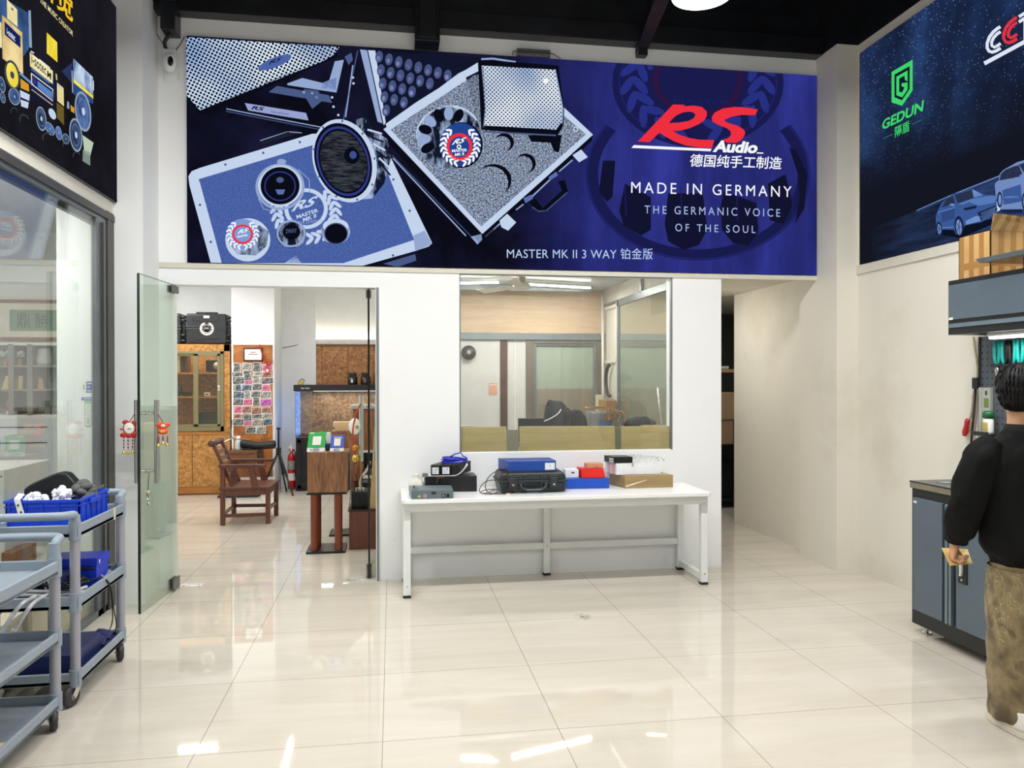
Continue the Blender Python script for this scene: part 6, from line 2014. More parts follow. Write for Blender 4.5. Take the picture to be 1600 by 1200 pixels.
one(MB().box(-1.52, -0.98, 5.95, 6.16, 0, 0.03, M_BLACKM, 0.008).blob((-1.20, 6.03, 0.04), (0.05, 0.03, 0.018), M_DARKST, 12, 7), 'floor_pedal', 'flat black pedal board on the floor behind the wooden chair', 'pedal board')
# wooden armchair
ch = thing('wooden_armchair', 'dark rosewood armchair with a slatted leaning back behind the glass door', 'chair', (-0.78, 4.17, 0))


def leg(x, y, z1, w_=0.05):
    MB().box(x - w_ / 2, x + w_ / 2, y - w_ / 2, y + w_ / 2, 0, z1, M_CHAIR, 0.004).build('leg', ch)


leg(-1.015, 3.875, 0.66)
leg(-0.535, 3.905, 0.40)
leg(-0.520, 4.42, 0.40)
leg(-1.010, 4.46, 0.66)
MB().hexa([(-1.05, 3.84, 0.395), (-0.50, 3.87, 0.395), (-0.485, 4.46, 0.395), (-1.05, 4.50, 0.395), (-1.05, 3.84, 0.425), (-0.50, 3.87, 0.425), (-0.485, 4.46, 0.425), (-1.05, 4.50, 0.425)], M_CHAIR, 0.005).build('seat', ch)
m = MB()
m.bar((-1.015, 3.875, 0.365), (-0.535, 3.905, 0.365), 0.03, 0.075, M_CHAIR, 0.002)
m.bar((-1.010, 4.46, 0.365), (-0.520, 4.42, 0.365), 0.03, 0.075, M_CHAIR, 0.002)
m.bar((-0.535, 3.905, 0.365), (-0.520, 4.42, 0.365), 0.03, 0.075, M_CHAIR, 0.002)
m.bar((-1.015, 3.875, 0.365), (-1.010, 4.46, 0.365), 0.03, 0.075, M_CHAIR, 0.002)
m.build('seat_rail', ch)
for a, b_ in (((-1.015, 3.875, 0.105), (-0.535, 3.905, 0.105)), ((-1.010, 4.46, 0.125), (-0.520, 4.42, 0.125)), ((-0.535, 3.905, 0.16), (-0.520, 4.42, 0.16)), ((-1.015, 3.875, 0.12), (-1.010, 4.46, 0.12))):
    MB().bar(a, b_, 0.022, 0.038, M_CHAIR, 0.002).build('stretcher', ch)
for y in (3.86, 4.47):
    MB().hexa([(-1.055, y - 0.03, 0.640), (-0.555, y - 0.03, 0.640), (-0.555, y + 0.03, 0.640), (-1.055, y + 0.03, 0.640), (-1.055, y - 0.03, 0.680), (-0.56, y - 0.03, 0.675), (-0.56, y + 0.03, 0.675), (-1.055, y + 0.03, 0.680)], M_CHAIR, 0.006).build('armrest', ch)
    MB().hexa([(-0.70, y - 0.02, 0.42), (-0.625, y - 0.02, 0.42), (-0.625, y + 0.02, 0.42), (-0.70, y + 0.02, 0.42), (-0.745, y - 0.02, 0.645), (-0.685, y - 0.02, 0.645), (-0.685, y + 0.02, 0.645), (-0.745, y + 0.02, 0.645)], M_CHAIR, 0.003).build('arm_post', ch)
bk = MB()
for y in (3.95, 4.38):
    bk.bar((-0.93, y, 0.42), (-1.13, y, 0.90), 0.035, 0.045, M_CHAIR, 0.004, (0, 1, 0))
bk.bar((-0.95, 3.95, 0.468), (-0.95, 4.38, 0.468), 0.016, 0.05, M_CHAIR, 0, (-0.38, 0, 0.92))
bb_ = bk.build('backrest', ch)
for k, (t0, wd) in enumerate(((0.35, 0.05), (0.50, 0.045), (0.65, 0.045), (0.80, 0.045))):
    p = Vector((-0.93, 0, 0.42)).lerp(Vector((-1.13, 0, 0.90)), t0)
    MB().bar((p.x, 3.96, p.z), (p.x, 4.37, p.z), 0.016, wd, M_CHAIR, 0.002, (-0.38, 0, 0.92)).build('slat', bb_)
MB().tube([(-1.145, 3.91, 0.905), (-1.145, 4.42, 0.905)], 0.036, M_CHAIR, 14).build('head_roll', bb_)
# tripod
tr = thing('camera_tripod', 'black camera tripod standing by the white inner pillar', 'tripod', (-0.72, 6.15, 0))
apx = Vector((-0.735, 6.15, 0.62))
for i, f_ in enumerate(((-0.98, 6.05, 0.0), (-0.665, 6.42, 0.0), (-0.52, 5.98, 0.0))):
    f_ = Vector(f_)
    lg = MB().tube([apx, apx.lerp(f_, 0.55)], 0.017, M_BLACKM, 10).tube([apx.lerp(f_, 0.5), f_ + Vector((0, 0, 0.01))], 0.012, M_BLACKM, 10)
    lo = lg.build('leg', tr)
    MB().cyl(apx.lerp(f_, 0.53), apx.lerp(f_, 0.57), 0.020, M_BLACKM, seg=12).blob(f_ + Vector((0, 0, 0.014)), (0.015, 0.015, 0.014), M_BLACKM, 10, 6).build('clamp', lo)
MB().cyl((-0.735, 6.15, 0.56), (-0.735, 6.15, 0.92), 0.014, M_BLACKM, seg=12).cyl((-0.735, 6.15, 0.92), (-0.735, 6.15, 0.945), 0.030, M_BLACKM, seg=14).cyl((-0.735, 6.15, 0.58), (-0.735, 6.15, 0.66), 0.034, M_BLACKM, seg=12).build('centre_column', tr)
# fire extinguisher
fx = thing('fire_extinguisher', 'red fire extinguisher on the floor between the tripod and the black cabinet', 'extinguisher', (-0.62, 6.64, 0))
M_FRED = pm('extinguisher_red', 'c01f1c', 0.3, var=0.04)
MB().lathe([(0.0, 0.02), (0.052, 0.02), (0.056, 0.035), (0.056, 0.46), (0.045, 0.51), (0.020, 0.54), (0.018, 0.575)], (-0.62, 6.64, 0), M_FRED, 22).build('cylinder', fx)
MB().cyl((-0.62, 6.64, 0.14), (-0.62, 6.64, 0.245), 0.0568, M_IVORY, seg=22, cap=False).cyl((-0.62, 6.64, 0.30), (-0.62, 6.64, 0.43), 0.0568, pm('extinguisher_label', '9aa396', 0.4, var=0.3, scale=40), seg=22, cap=False).build('label', fx)
MB().box(-0.655, -0.575, 6.63, 6.65, 0.575, 0.60, M_FRED, 0.003).box(-0.66, -0.57, 6.632, 6.648, 0.615, 0.628, M_IVORY, 0.003).cyl((-0.62, 6.64, 0.57), (-0.62, 6.64, 0.66), 0.018, M_IVORY, seg=12).build('valve_head', fx)
MB().tube([(-0.60, 6.62, 0.585), (-0.555, 6.58, 0.56), (-0.55, 6.575, 0.40), (-0.56, 6.58, 0.20)], 0.009, M_BLACKM, 8, smooth_path=2).build('hose', fx)
# aquarium
aq = thing('aquarium', 'large lit aquarium on a black cabinet at the back of the inner room', 'aquarium', (0.1, 6.7, 0))
M_TANKB = pm('tank_cabinet_black', '15171a', 0.35, var=0.1)
MB().box(-0.535, 0.80, 6.45, 6.93, 0, 0.78, M_TANKB, 0.004).build('cabinet_body', aq)
m = MB()
for k in range(3):
    x = -0.51 + 0.44 * k
    m = MB()
    for (xa, xb, za, zb) in ((x, x + 0.41, 0.04, 0.09), (x, x + 0.41, 0.70, 0.75), (x, x + 0.05, 0.04, 0.75), (x + 0.36, x + 0.41, 0.04, 0.75)):
        m.box(xa, xb, 6.432, 6.45, za, zb, M_TANKB, 0.002)
    d_ = m.build('door', aq)
    m = MB()
    for r in range(3):
        for c_ in range(2):
            m.box(x + 0.075 + c_ * 0.14, x + 0.165 + c_ * 0.14, 6.440, 6.449, 0.14 + 0.18 * r, 0.28 + 0.18 * r, pm('tank_vent_black', '090a0b', 0.5), 0.003)
    m.build('vent', d_)
m = MB()
for (xa, xb, ya, yb) in ((-0.545, 0.805, 6.455, 6.465), (-0.545, -0.535, 6.455, 6.93), (0.795, 0.805, 6.455, 6.93)):
    m.box(xa, xb, ya, yb, 0.785, 1.46, glass('tank_glass', 'f0f4f5', 1.0))
m.build('glass_tank', aq)
m = MB().box(-0.545, 0.805, 6.915, 6.93, 0.785, 1.46, osb('tank_back_board', '6c4f38', '8c6848', 'a8825c', 50))
m.build('back_panel', aq)
gl = em_noise('tank_side_glow', '4a6fd0', 'a8c8ff', 20.0, 0.35, 0.7, (1, 1, 1), 1.3)
MB().box(-0.533, -0.520, 6.50, 6.90, 0.80, 1.44, gl).box(0.780, 0.793, 6.50, 6.90, 0.80, 1.44, gl).build('lit_side_panel', aq)
m = MB().box(-0.565, 0.825, 6.44, 6.95, 1.455, 1.545, M_TANKB, 0.005)
hood = m.build('hood', aq)
MB().text('Sea Star', (-0.46, 6.4385, 1.485), (0.13, 0, 0), (0, 0, 0.025), M_IVORY).build('lettering', hood)
MB().box(-0.3, 0.6, 6.6, 6.62, 1.448, 1.456, em('tank_strip_glow', 'fff0dc', 3.0)).build('light_strip', hood)
area('tank_light', (0.15, 6.66, 1.44), 1.0, 0.1, 9, (1, 0.93, 0.82))
ob_ = thing('wall_panel', 'strand board panel on the wall above the aquarium', 'wall panel', (0.2, 7.05, 1.4))
for k in range(5):
    xa = -0.60 + 0.39 * k
    MB().box(xa, xa + 0.385, 7.05, 7.098, 1.50, 2.135, M_OSBW, 0.002).build('board', ob_)
MB().box(-0.615, 1.25, 7.03, 7.098, 2.135, 2.165, wood('panel_rail', '6a3f22', '7f5230', 3, 0, 0.5), 0.002).build('rail', ob_)
area('cove_light', (0.3, 7.05, 2.24), 1.5, 0.03, 5, (1, 0.88, 0.62), (math.pi, 0, 0))
for k, x in enumerate((0.265, 0.455)):
    t = thing('supplement_jar', ['black screw top jar on the aquarium hood', 'black screw top jar with a reddish label on the aquarium hood'][k], 'jar', (x, 6.68, 1.545))
    MB().lathe([(0.0, 0), (0.068, 0), (0.072, 0.012), (0.072, 0.10), (0.055, 0.125), (0.050, 0.13)], (x, 6.68, 1.546), pm('jar_black', '131416', 0.3), 22).build('jar_body', t)
    MB().cyl((x, 6.68, 1.676), (x, 6.68, 1.722), 0.056, pm('jar_black', '131416', 0.3), seg=22).build('lid', t)
    MB().box(x - 0.020, x + 0.006, 6.605, 6.610, 1.575, 1.625, M_IVORY if k == 0 else pm('label_rust', '8a5a4c', 0.5), 0.001).build('label', t)
one(MB().box(0.60, 0.80, 6.6, 6.8, 1.546, 1.70, pm('teal_box', '1f4a60', 0.4), 0.003).box(0.60, 0.80, 6.598, 6.6, 1.63, 1.65, pm('teal_box_light', '4a88a4', 0.4)), 'carton_box', 'teal box on the aquarium hood behind the inward glass door', 'box')
one(MB().box(-0.52, -0.44, 6.55, 6.65, 1.546, 1.60, pm('yellow_tool', 'c9a53a', 0.4), 0.008).tube([(-0.50, 6.6, 1.60), (-0.46, 6.6, 1.63), (-0.42, 6.6, 1.60)], 0.006, M_BLACKM, 8), 'small_tool', 'small yellow and black tool on the aquarium hood corner', 'tool')
one(MB().prism([(-0.25, 6.50, 1.547), (0.20, 6.48, 1.547), (0.22, 6.62, 1.547), (-0.22, 6.66, 1.547)], (0, 0, 0.012), pm('magazine_red', '9a3a40', 0.35, var=0.3, scale=8)), 'magazine', 'thin red magazine lying on the aquarium hood', 'magazine')
one(MB().tube([(-0.80, 7.0, 2.10), (-0.72, 7.0, 2.115), (-0.60, 7.02, 2.14), (-0.50, 7.03, 2.175)], 0.005, pm('dark_wire', '5a564e', 0.5), 6, smooth_path=1), 'cable', 'thin wire running along the wall above the tripod', 'cable')
one(MB().box(-0.80, -0.66, 6.85, 7.0, 0, 0.22, M_INNER, 0.006), 'white_carton', 'plain white carton on the floor behind the tripod', 'box')

# loudspeaker on its stand with the payment signs
M_ROSE = wood('rosewood_veneer', '4a2c20', 'b07a52', 2.6, 2, 0.35, 0.15, 7.0)
M_PILLAR = wood('stand_pillar_wood', '6a2a14', '8a4122', 2.5, 2, 0.3, 0.3)
stx0, stx1, sty0, sty1 = 0.060, 0.430, 2.26, 2.62
sd = thing('speaker_stand', 'dark four-pillar wooden loudspeaker stand near the inward glass door', 'speaker stand', (0.245, 2.44, 0))
MB().box(stx0 - 0.005, stx1 - 0.02, sty0 - 0.01, sty1, 0.0, 0.022, pm('stand_plate_black', '141414', 0.3), 0.003).build('base_plate', sd)
MB().box(stx0, stx1 - 0.005, sty0 + 0.01, sty1 - 0.01, 0.545, 0.565, pm('stand_plate_black', '141414', 0.3), 0.003).build('top_plate', sd)
for (x, y) in ((0.125, 2.31), (0.345, 2.31), (0.135, 2.55), (0.335, 2.55)):
    MB().cyl((x, y, 0.022), (x, y, 0.545), 0.034, M_PILLAR, seg=20).build('pillar', sd)
sp = thing('loudspeaker', 'rosewood veneered loudspeaker on the four-pillar stand below the payment signs', 'loudspeaker', (0.255, 2.44, 0.565))
MB().box(stx0 + 0.010, stx1 + 0.010, sty0, sty1, 0.566, 0.945, M_ROSE, 0.004).build('cabinet', sp)
MB().box(stx1 + 0.011, stx1 + 0.016, sty0 + 0.02, sty1 - 0.02, 0.585, 0.925, M_BLACKM).lathe([(0.10, 0), (0.095, 0.010), (0.06, 0.002), (0.0, 0.006)], (stx1 + 0.016, 2.44, 0.70), M_DARKST, 24, 'x').lathe([(0.035, 0), (0.03, 0.006), (0.0, 0.01)], (stx1 + 0.016, 2.44, 0.85), M_DARKST, 20, 'x').build('driver_panel', sp)
one(MB().tube([(0.447, 2.30, 0.94), (0.462, 2.29, 0.85), (0.455, 2.285, 0.70), (0.465, 2.285, 0.55), (0.445, 2.28, 0.42), (0.435, 2.275, 0.38)], 0.005, pm('twisted_cord', '8f7a5c', 0.6, var=0.4, scale=60), 8, smooth_path=2), 'twisted_cord', 'twisted beige cord hanging at the edge of the rosewood loudspeaker', 'cord')


def stand_sign(label, x0, x1, zt, colr, foot, yb):
    t = thing('payment_sign', label, 'sign', ((x0 + x1) / 2, yb, 0.945))
    H = zt - 0.946
    ln = 0.045

    def R(u, v, d):
        return (x0 + (x1 - x0) * u + 0.018 * v * (1 if foot == 0 else 0.5), yb + ln * v - d, 0.947 + H * v)
    m = MB()
    m.prism([R(0, 0, 0), R(1, 0, 0), R(1, 1, 0), R(0, 1, 0)], (0, 0.006, 0), pm('acrylic_white', 'edf1f2', 0.25))
    m.build('panel', t)
    m = MB()
    m.poly([R(0, 0.20, 0.0012), R(1, 0.20, 0.0012), R(1, 1, 0.0012), R(0, 1, 0.0012)], colr)
    m.build('coloured_field', t)
    m = MB()
    m.poly([R(0.26, 0.34, 0.002), R(0.74, 0.34, 0.002), R(0.74, 0.78, 0.002), R(0.26, 0.78, 0.002)], M_IVORY)
    m.build('white_square', t)
    m = MB()
    if foot == 0:
        m.poly([R(0.06, 0.93, 0.002), R(0.32, 0.93, 0.002), R(0.32, 0.97, 0.002), R(0.06, 0.97, 0.002)], M_IVORY)
        m.add([R(0.22 + 0.05 * math.cos(a), 0.10 + 0.04 * math.sin(a), 0.002) for a in [2 * math.pi * k / 16 for k in range(16)]], [tuple(range(16))], colr)
        o = Vector(R(0.34, 0.07, 0.002))
        m.text('微信支付', o, Vector(R(0.74, 0.07, 0.002)) - o, Vector(R(0.34, 0.14, 0.002)) - o, pm('sign_grey_ink', '5a6a62', 0.5))
    else:
        m.poly([R(0.20, 0.86, 0.002), R(0.80, 0.86, 0.002), R(0.80, 0.90, 0.002), R(0.20, 0.90, 0.002)], pm('sign_pale_blue', '9db4e6', 0.4))
        m.poly([R(0.24, 0.80, 0.002), R(0.84, 0.80, 0.002), R(0.84, 0.85, 0.002), R(0.24, 0.85, 0.002)], pm('sign_yellow', 'd8c46a', 0.4))
        m.add([R(0.32 + 0.06 * math.cos(a), 0.10 + 0.045 * math.sin(a), 0.002) for a in [2 * math.pi * k / 16 for k in range(16)]], [tuple(range(16))], colr)
        o = Vector(R(0.44, 0.07, 0.002))
        m.text('支付宝', o, Vector(R(0.72, 0.07, 0.002)) - o, Vector(R(0.44, 0.13, 0.002)) - o, pm('sign_blue_ink', '3a4f9a', 0.5))
    m.build('lettering', t)
    MB().prism([R(0.3, 0.0, 0), R(0.7, 0.0, 0), R(0.5, 0.75, 0)], (0, 0.09, 0), pm('acrylic_white', 'edf1f2', 0.25)).build('back_prop', t)


stand_sign('green payment sign leaning on the rosewood loudspeaker', 0.062, 0.222, 1.125, pm('sign_green', '1fa64a', 0.3, var=0.02), 0, 2.28)
stand_sign('royal blue payment sign on the rosewood loudspeaker', 0.270, 0.395, 1.092, pm('sign_blue', '1c3fc0', 0.3, var=0.02), 1, 2.30)
one(MB().box(0.225, 0.265, 2.44, 2.52, 0.946, 1.11, pm('pale_carton', 'd6d8d6', 0.5), 0.002).box(0.222, 0.268, 2.405, 2.44, 0.946, 1.01, pm('navy_label', '24365e', 0.4), 0.002).box(0.235, 0.262, 2.38, 2.40, 0.946, 0.975, M_BLACKM, 0.002), 'small_carton', 'small white and navy carton between the payment signs', 'box')
# second loudspeaker, box and shelf behind
s2 = thing('loudspeaker', 'brown loudspeaker behind the blue payment sign with boxes on top', 'loudspeaker', (0.38, 3.15, 0))
MB().box(0.22, 0.505, 3.05, 3.35, 0.57, 1.085, M_ROSE, 0.004).build('cabinet', s2)
MB().box(0.505, 0.54, 3.07, 3.33, 0.60, 1.085, wood('speaker_edge', 'a06a3c', 'b98350', 3, 2), 0.004).build('side_edge', s2)
MB().cyl((0.541, 3.2, 1.0), (0.545, 3.2, 1.0), 0.035, M_BLACKM, seg=20).cyl((0.541, 3.2, 0.80), (0.545, 3.2, 0.80), 0.07, M_BLACKM, seg=24).build('driver', s2)
for (x, y) in ((0.28, 3.11), (0.46, 3.11), (0.28, 3.29), (0.46, 3.29)):
    MB().cyl((x, y, 0.02), (x, y, 0.57), 0.032, M_PILLAR, seg=16).build('leg', s2)
MB().box(0.20, 0.53, 3.04, 3.36, 0, 0.022, pm('stand_plate_black', '141414', 0.3), 0.003).build('base_plate', s2)
one(MB().box(0.26, 0.47, 3.08, 3.30, 1.0865, 1.125, wood('maple_board', 'c9a878', 'dcc094', 3, 0), 0.003), 'wood_block', 'pale wooden block lying on the brown loudspeaker', 'block')
one(MB().box(0.24, 0.42, 3.10, 3.28, 1.1255, 1.175, wood('beech_box', 'd2ab7c', 'e3c79c', 3, 0), 0.003), 'wooden_box', 'small pale wooden box stacked on the wooden block', 'box')
s3 = thing('loudspeaker', 'tall brown loudspeaker with a marble top beside the inward door handle', 'loudspeaker', (0.62, 4.1, 0))
MB().box(0.40, 0.86, 3.95, 4.35, 0.02, 1.28, M_ROSE, 0.004).build('cabinet', s3)
MB().box(0.37, 0.88, 3.92, 4.38, 1.281, 1.325, pm('marble_top', 'c8c6bc', 0.2, var=0.25, scale=20), 0.004).build('top_slab', s3)
MB().box(0.38, 0.88, 3.93, 4.37, 0, 0.02, M_BLACKM).build('plinth', s3)
# low equipment cabinet and what stands on it
lc = thing('equipment_cabinet', 'low reddish brown cabinet on the floor beside the speaker stand', 'cabinet', (0.75, 2.6, 0))
MB().box(0.440, 1.18, 2.385, 2.85, 0.0, 0.365, wood('cabinet_mahogany', '5a2a18', '744030', 2.5, 2, 0.3, 0.2), 0.004).build('cabinet_body', lc)
MB().box(0.432, 1.185, 2.378, 2.86, 0.3655, 0.375, pm('cabinet_top_black', '1a1512', 0.3), 0.002).build('top', lc)
dk = thing('mixing_deck', 'black audio deck on the low reddish cabinet', 'audio deck', (0.62, 2.65, 0.376))
MB().box(0.455, 0.75, 2.50, 2.80, 0.378, 0.52, pm('deck_black', '101113', 0.35), 0.004).build('body', dk)
MB().box(0.455, 0.75, 2.50, 2.80, 0.5205, 0.532, pm('deck_face', '3a3e42', 0.3, 0.5), 0.002).build('face_plate', dk)
for k in range(4):
    MB().cyl((0.50 + 0.06 * k, 2.54, 0.532), (0.50 + 0.06 * k, 2.54, 0.545), 0.012, M_STEEL, seg=14).build('knob', dk)
lmp = thing('desk_lamp', 'white curved desk lamp on the audio deck', 'lamp', (0.56, 2.6, 0.533))
MB().cyl((0.535, 2.62, 0.533), (0.535, 2.62, 0.555), 0.045, pm('warm_white_plastic', 'efe9d8', 0.35), seg=20).build('base', lmp)
MB().tube([(0.535, 2.62, 0.555), (0.53, 2.60, 0.62), (0.56, 2.58, 0.68), (0.61, 2.56, 0.74), (0.63, 2.55, 0.82)], 0.012, pm('warm_white_plastic', 'efe9d8', 0.35), 10, smooth_path=2).build('arm', lmp)
dv = MB().box(0.54, 0.70, 3.4, 3.6, 0.66, 0.83, pm('device_dark', '1b1d22', 0.35), 0.01)
dv.box(0.53, 0.71, 3.39, 3.61, 0.0, 0.66, pm('rack_dark', '24211f', 0.5), 0.004)
one(dv, 'equipment_rack', 'dark equipment rack standing behind the audio deck', 'rack')
for k in range(4):
    one(MB().box(0.545, 0.80, 3.05 + 0.0, 3.3, 0.50 + 0.045 * k, 0.535 + 0.045 * k, pm('disc_tone_%d' % k, ['c9c4b8', '6a6e72', 'dcd8cc', '3f4346'][k], 0.4), 0.003) if k else MB().box(0.56, 0.80, 3.05, 3.3, 0.0, 0.535, pm('rack_dark', '24211f', 0.5), 0.003), 'disc_player' if k else 'media_box',
        ['dark media box on the floor behind the low cabinet', 'mid grey disc player just above the dark media box', 'cream disc player second from the top of the stack', 'charcoal disc player on top of the stack'][k], 'audio unit')
bd = MB().hexa([(0.628, 2.43, 0.377), (0.70, 2.43, 0.377), (0.72, 2.46, 0.377), (0.64, 2.46, 0.377), (0.690, 2.43, 1.36), (0.78, 2.43, 1.36), (0.79, 2.46, 1.36), (0.70, 2.46, 1.36)], wood('pale_veneer', 'b8955e', 'd3b47e', 2.5, 2, 0.4), 0.003)
one(bd, 'veneer_board', 'tall pale veneer board leaning behind the inward glass door', 'board')
one(MB().tube([(0.50, 2.40, 0.72), (0.515, 2.41, 0.60), (0.525, 2.42, 0.45), (0.53, 2.44, 0.38)], 0.004, cabm, 8, smooth_path=2).tube([(0.56, 2.42, 0.70), (0.555, 2.42, 0.55), (0.57, 2.43, 0.40), (0.58, 2.46, 0.38)], 0.004, cabm, 8, smooth_path=2), 'cable', 'black cable hanging in front of the audio deck', 'cable')

# ---------------------------------------------------------------- the display room behind the glazed partition
YD = 2.45
M_CABW = pm('display_white', 'd9d9d6', 0.4, var=0.02)
M_CABGR = pm('display_grey_back', '9a9890', 0.5, var=0.08, scale=3)
dc = thing('display_case', 'wall display case with shelves of trophies behind the glazed partition', 'display case', (-2.8, 2.6, 0))
m = MB()
m.box(-3.9, -1.55, YD + 0.26, YD + 0.29, 1.30, 1.95, M_CABGR)
m.box(-3.9, -1.55, YD, YD + 0.29, 1.93, 1.955, M_CABW)
m.box(-3.9, -1.55, YD, YD + 0.29, 1.27, 1.305, M_CABW)
for x in (-3.2, -2.555, -2.40, -1.60):
    m.box(x, x + 0.045, YD, YD + 0.27, 1.30, 1.94, pm('display_post', '77756e', 0.4))
m.build('carcass', dc)
for z in (1.52, 1.735):
    MB().box(-3.9, -1.55, YD + 0.01, YD + 0.27, z, z + 0.014, pm('display_shelf_edge', '8d8b84', 0.3)).build('shelf', dc)
MB().box(-3.9, -1.55, YD - 0.03, YD + 0.29, 0.0, 1.27, pm('display_reflection', 'c7ccd0', 0.25, var=0.02)).build('reflection_base', dc)  # made-up base, its pale front standing for a reflection in the glass
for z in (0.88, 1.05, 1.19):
    MB().box(-3.9, -2.22, YD - 0.034, YD - 0.029, z, z + 0.008, M_BLACKM).build('dark_line', dc)  # dark lines drawn across the reflection stand-in
fr_ = thing('framed_calligraphy', 'wide framed green calligraphy scroll hanging above the display case', 'picture frame', (-2.7, 2.72, 2.0))
m = MB()
for z in (1.985, 2.335):
    m.box(-3.7, -1.6, 2.70, 2.745, z, z + 0.030, wood('scroll_frame', '7a4a3a', '9a6652', 3, 0), 0.003)
for x in (-3.7, -1.63):
    m.box(x, x + 0.03, 2.70, 2.745, 1.985, 2.365, wood('scroll_frame', '7a4a3a', '9a6652', 3, 0), 0.003)
m.build('frame', fr_)
MB().box(-3.67, -1.63, 2.72, 2.745, 2.015, 2.335, pm('scroll_mat', 'e2dccb', 0.6)).build('mat', fr_)
MB().box(-2.66, -1.85, 2.715, 2.72, 2.075, 2.270, pm('scroll_green', '6f8f78', 0.6, var=0.08)).build('scroll_panel', fr_)
m = MB()
for (ch_, x) in (('鼎', -2.60), ('勝', -2.44), ('之', -2.14), ('聲', -1.98)):
    m.text(ch_, (x, 2.714, 2.10), (0.11, 0, 0), (0, 0, 0.14), pm('scroll_ink', '2f4238', 0.6))
m.build('calligraphy', fr_)
TR = 1.749
M_CRYS = pm('crystal', 'cfd8da', 0.08, 0.4, var=0.2, scale=40)
for k, x in enumerate((-2.62, -2.50)):
    t = thing('crystal_trophy', ['crystal flower trophy on the top display shelf', 'crystal flower trophy beside the display post'][k], 'trophy', (x, YD + 0.1, TR))
    MB().lathe([(0.030, 0), (0.030, 0.02), (0.012, 0.03), (0.010, 0.06)], (x, YD + 0.1, TR + 0.001), pm('trophy_base', 'b07a52', 0.4), 14).build('base', t)
    m = MB()
    for i in range(9):
        a = 2 * math.pi * i / 9
        m.blob((x + 0.028 * math.cos(a), YD + 0.1 + 0.028 * math.sin(a), TR + 0.09 + 0.015 * (i % 3)), (0.020, 0.020, 0.018), M_CRYS, 8, 6)
    m.build('crystal_cluster', t)
TS = 1.535
t = thing('gold_plaque', 'gold award plaque on an easel on the middle display shelf', 'plaque', (-2.55, YD + 0.1, TS))
MB().prism([(-2.645, YD + 0.08, TS + 0.001), (-2.475, YD + 0.08, TS + 0.001), (-2.48, YD + 0.10, TS + 0.12), (-2.62, YD + 0.10, TS + 0.12)], (0, 0.012, 0), pm('plaque_gold', 'd6c07a', 0.35, 0.3)).build('plate', t)
MB().prism([(-2.66, YD + 0.13, TS + 0.001), (-2.56, YD + 0.13, TS + 0.001), (-2.61, YD + 0.13, TS + 0.185)], (0, 0.02, 0), pm('easel_grey', '6a655c', 0.5)).build('easel', t)
one(MB().prism([(-2.375, YD + 0.1, TS + 0.001), (-2.30, YD + 0.1, TS + 0.001), (-2.325, YD + 0.12, TS + 0.10), (-2.36, YD + 0.12, TS + 0.10)], (0, 0.03, 0), pm('plaque_copper', 'b98d5e', 0.4)), 'award_plaque', 'small copper award plaque near the pillar', 'plaque')
TB = 1.306
t = thing('small_figurine', 'small dark red ornament on a stand on the lowest display shelf', 'ornament', (-2.59, YD + 0.1, TB))
MB().lathe([(0.035, 0), (0.030, 0.015), (0.020, 0.03)], (-2.59, YD + 0.1, TB), pm('ornament_white', 'd6d2cc', 0.4), 14).build('base', t)
MB().blob((-2.59, YD + 0.1, TB + 0.075), (0.042, 0.035, 0.045), pm('ornament_red', '8f4a44', 0.4, var=0.2, scale=30), 14, 9).build('ornament_body', t)
one(MB().prism([(-2.80, YD + 0.1, TB), (-2.70, YD + 0.1, TB), (-2.74, YD + 0.12, TB + 0.10)], (0, 0.02, 0), M_IVORY), 'award_plaque', 'white pointed award plaque on the lowest display shelf', 'plaque')
one(MB().lathe([(0.06, 0), (0.07, 0.04), (0.055, 0.14), (0.06, 0.16), (0.0, 0.165)], (-2.30, YD + 0.12, TR), pm('glass_bowl', 'b9bdb4', 0.12), 18), 'glass_vase', 'pale glass vase on the top display shelf near the pillar', 'vase')
one(MB().box(-2.345, -2.335, YD + 0.05, YD + 0.06, TB, TB + 0.075, M_DARKST).box(-2.23, -2.22, YD + 0.05, YD + 0.06, TB, TB + 0.075, M_DARKST).box(-2.345, -2.22, YD + 0.05, YD + 0.06, TB + 0.07, TB + 0.08, M_DARKST), 'small_stand', 'little dark metal stand on the lowest display shelf', 'stand')
wc = thing('white_cabinet', 'plain white steel cabinet end standing just behind the glazed partition', 'cabinet', (-1.75, 0.2, 0.33))
MB().box(-2.3, -1.52, 0.10, 0.75, 0.0, 1.06, pm('steel_cabinet_white', 'd8d9d9', 0.35), 0.004).build('cabinet_body', wc)
MB().box(-1.585, -1.57, 0.097, 0.101, 0.90, 0.907, M_BLACKM).box(-1.61, -1.595, 0.097, 0.101, 0.90, 0.907, M_BLACKM).cyl((-1.535, 0.098, 1.02), (-1.535, 0.101, 1.02), 0.005, M_BLACKM, seg=10).build('screw_hole', wc)
one(MB().box(-1.515, -1.44, 0.05, 0.35, 0.3255, 0.56, wood('brown_crate', '6a4a30', '866040', 3, 1), 0.004), 'wooden_crate', 'brown wooden crate on the plinth behind the carts', 'crate')
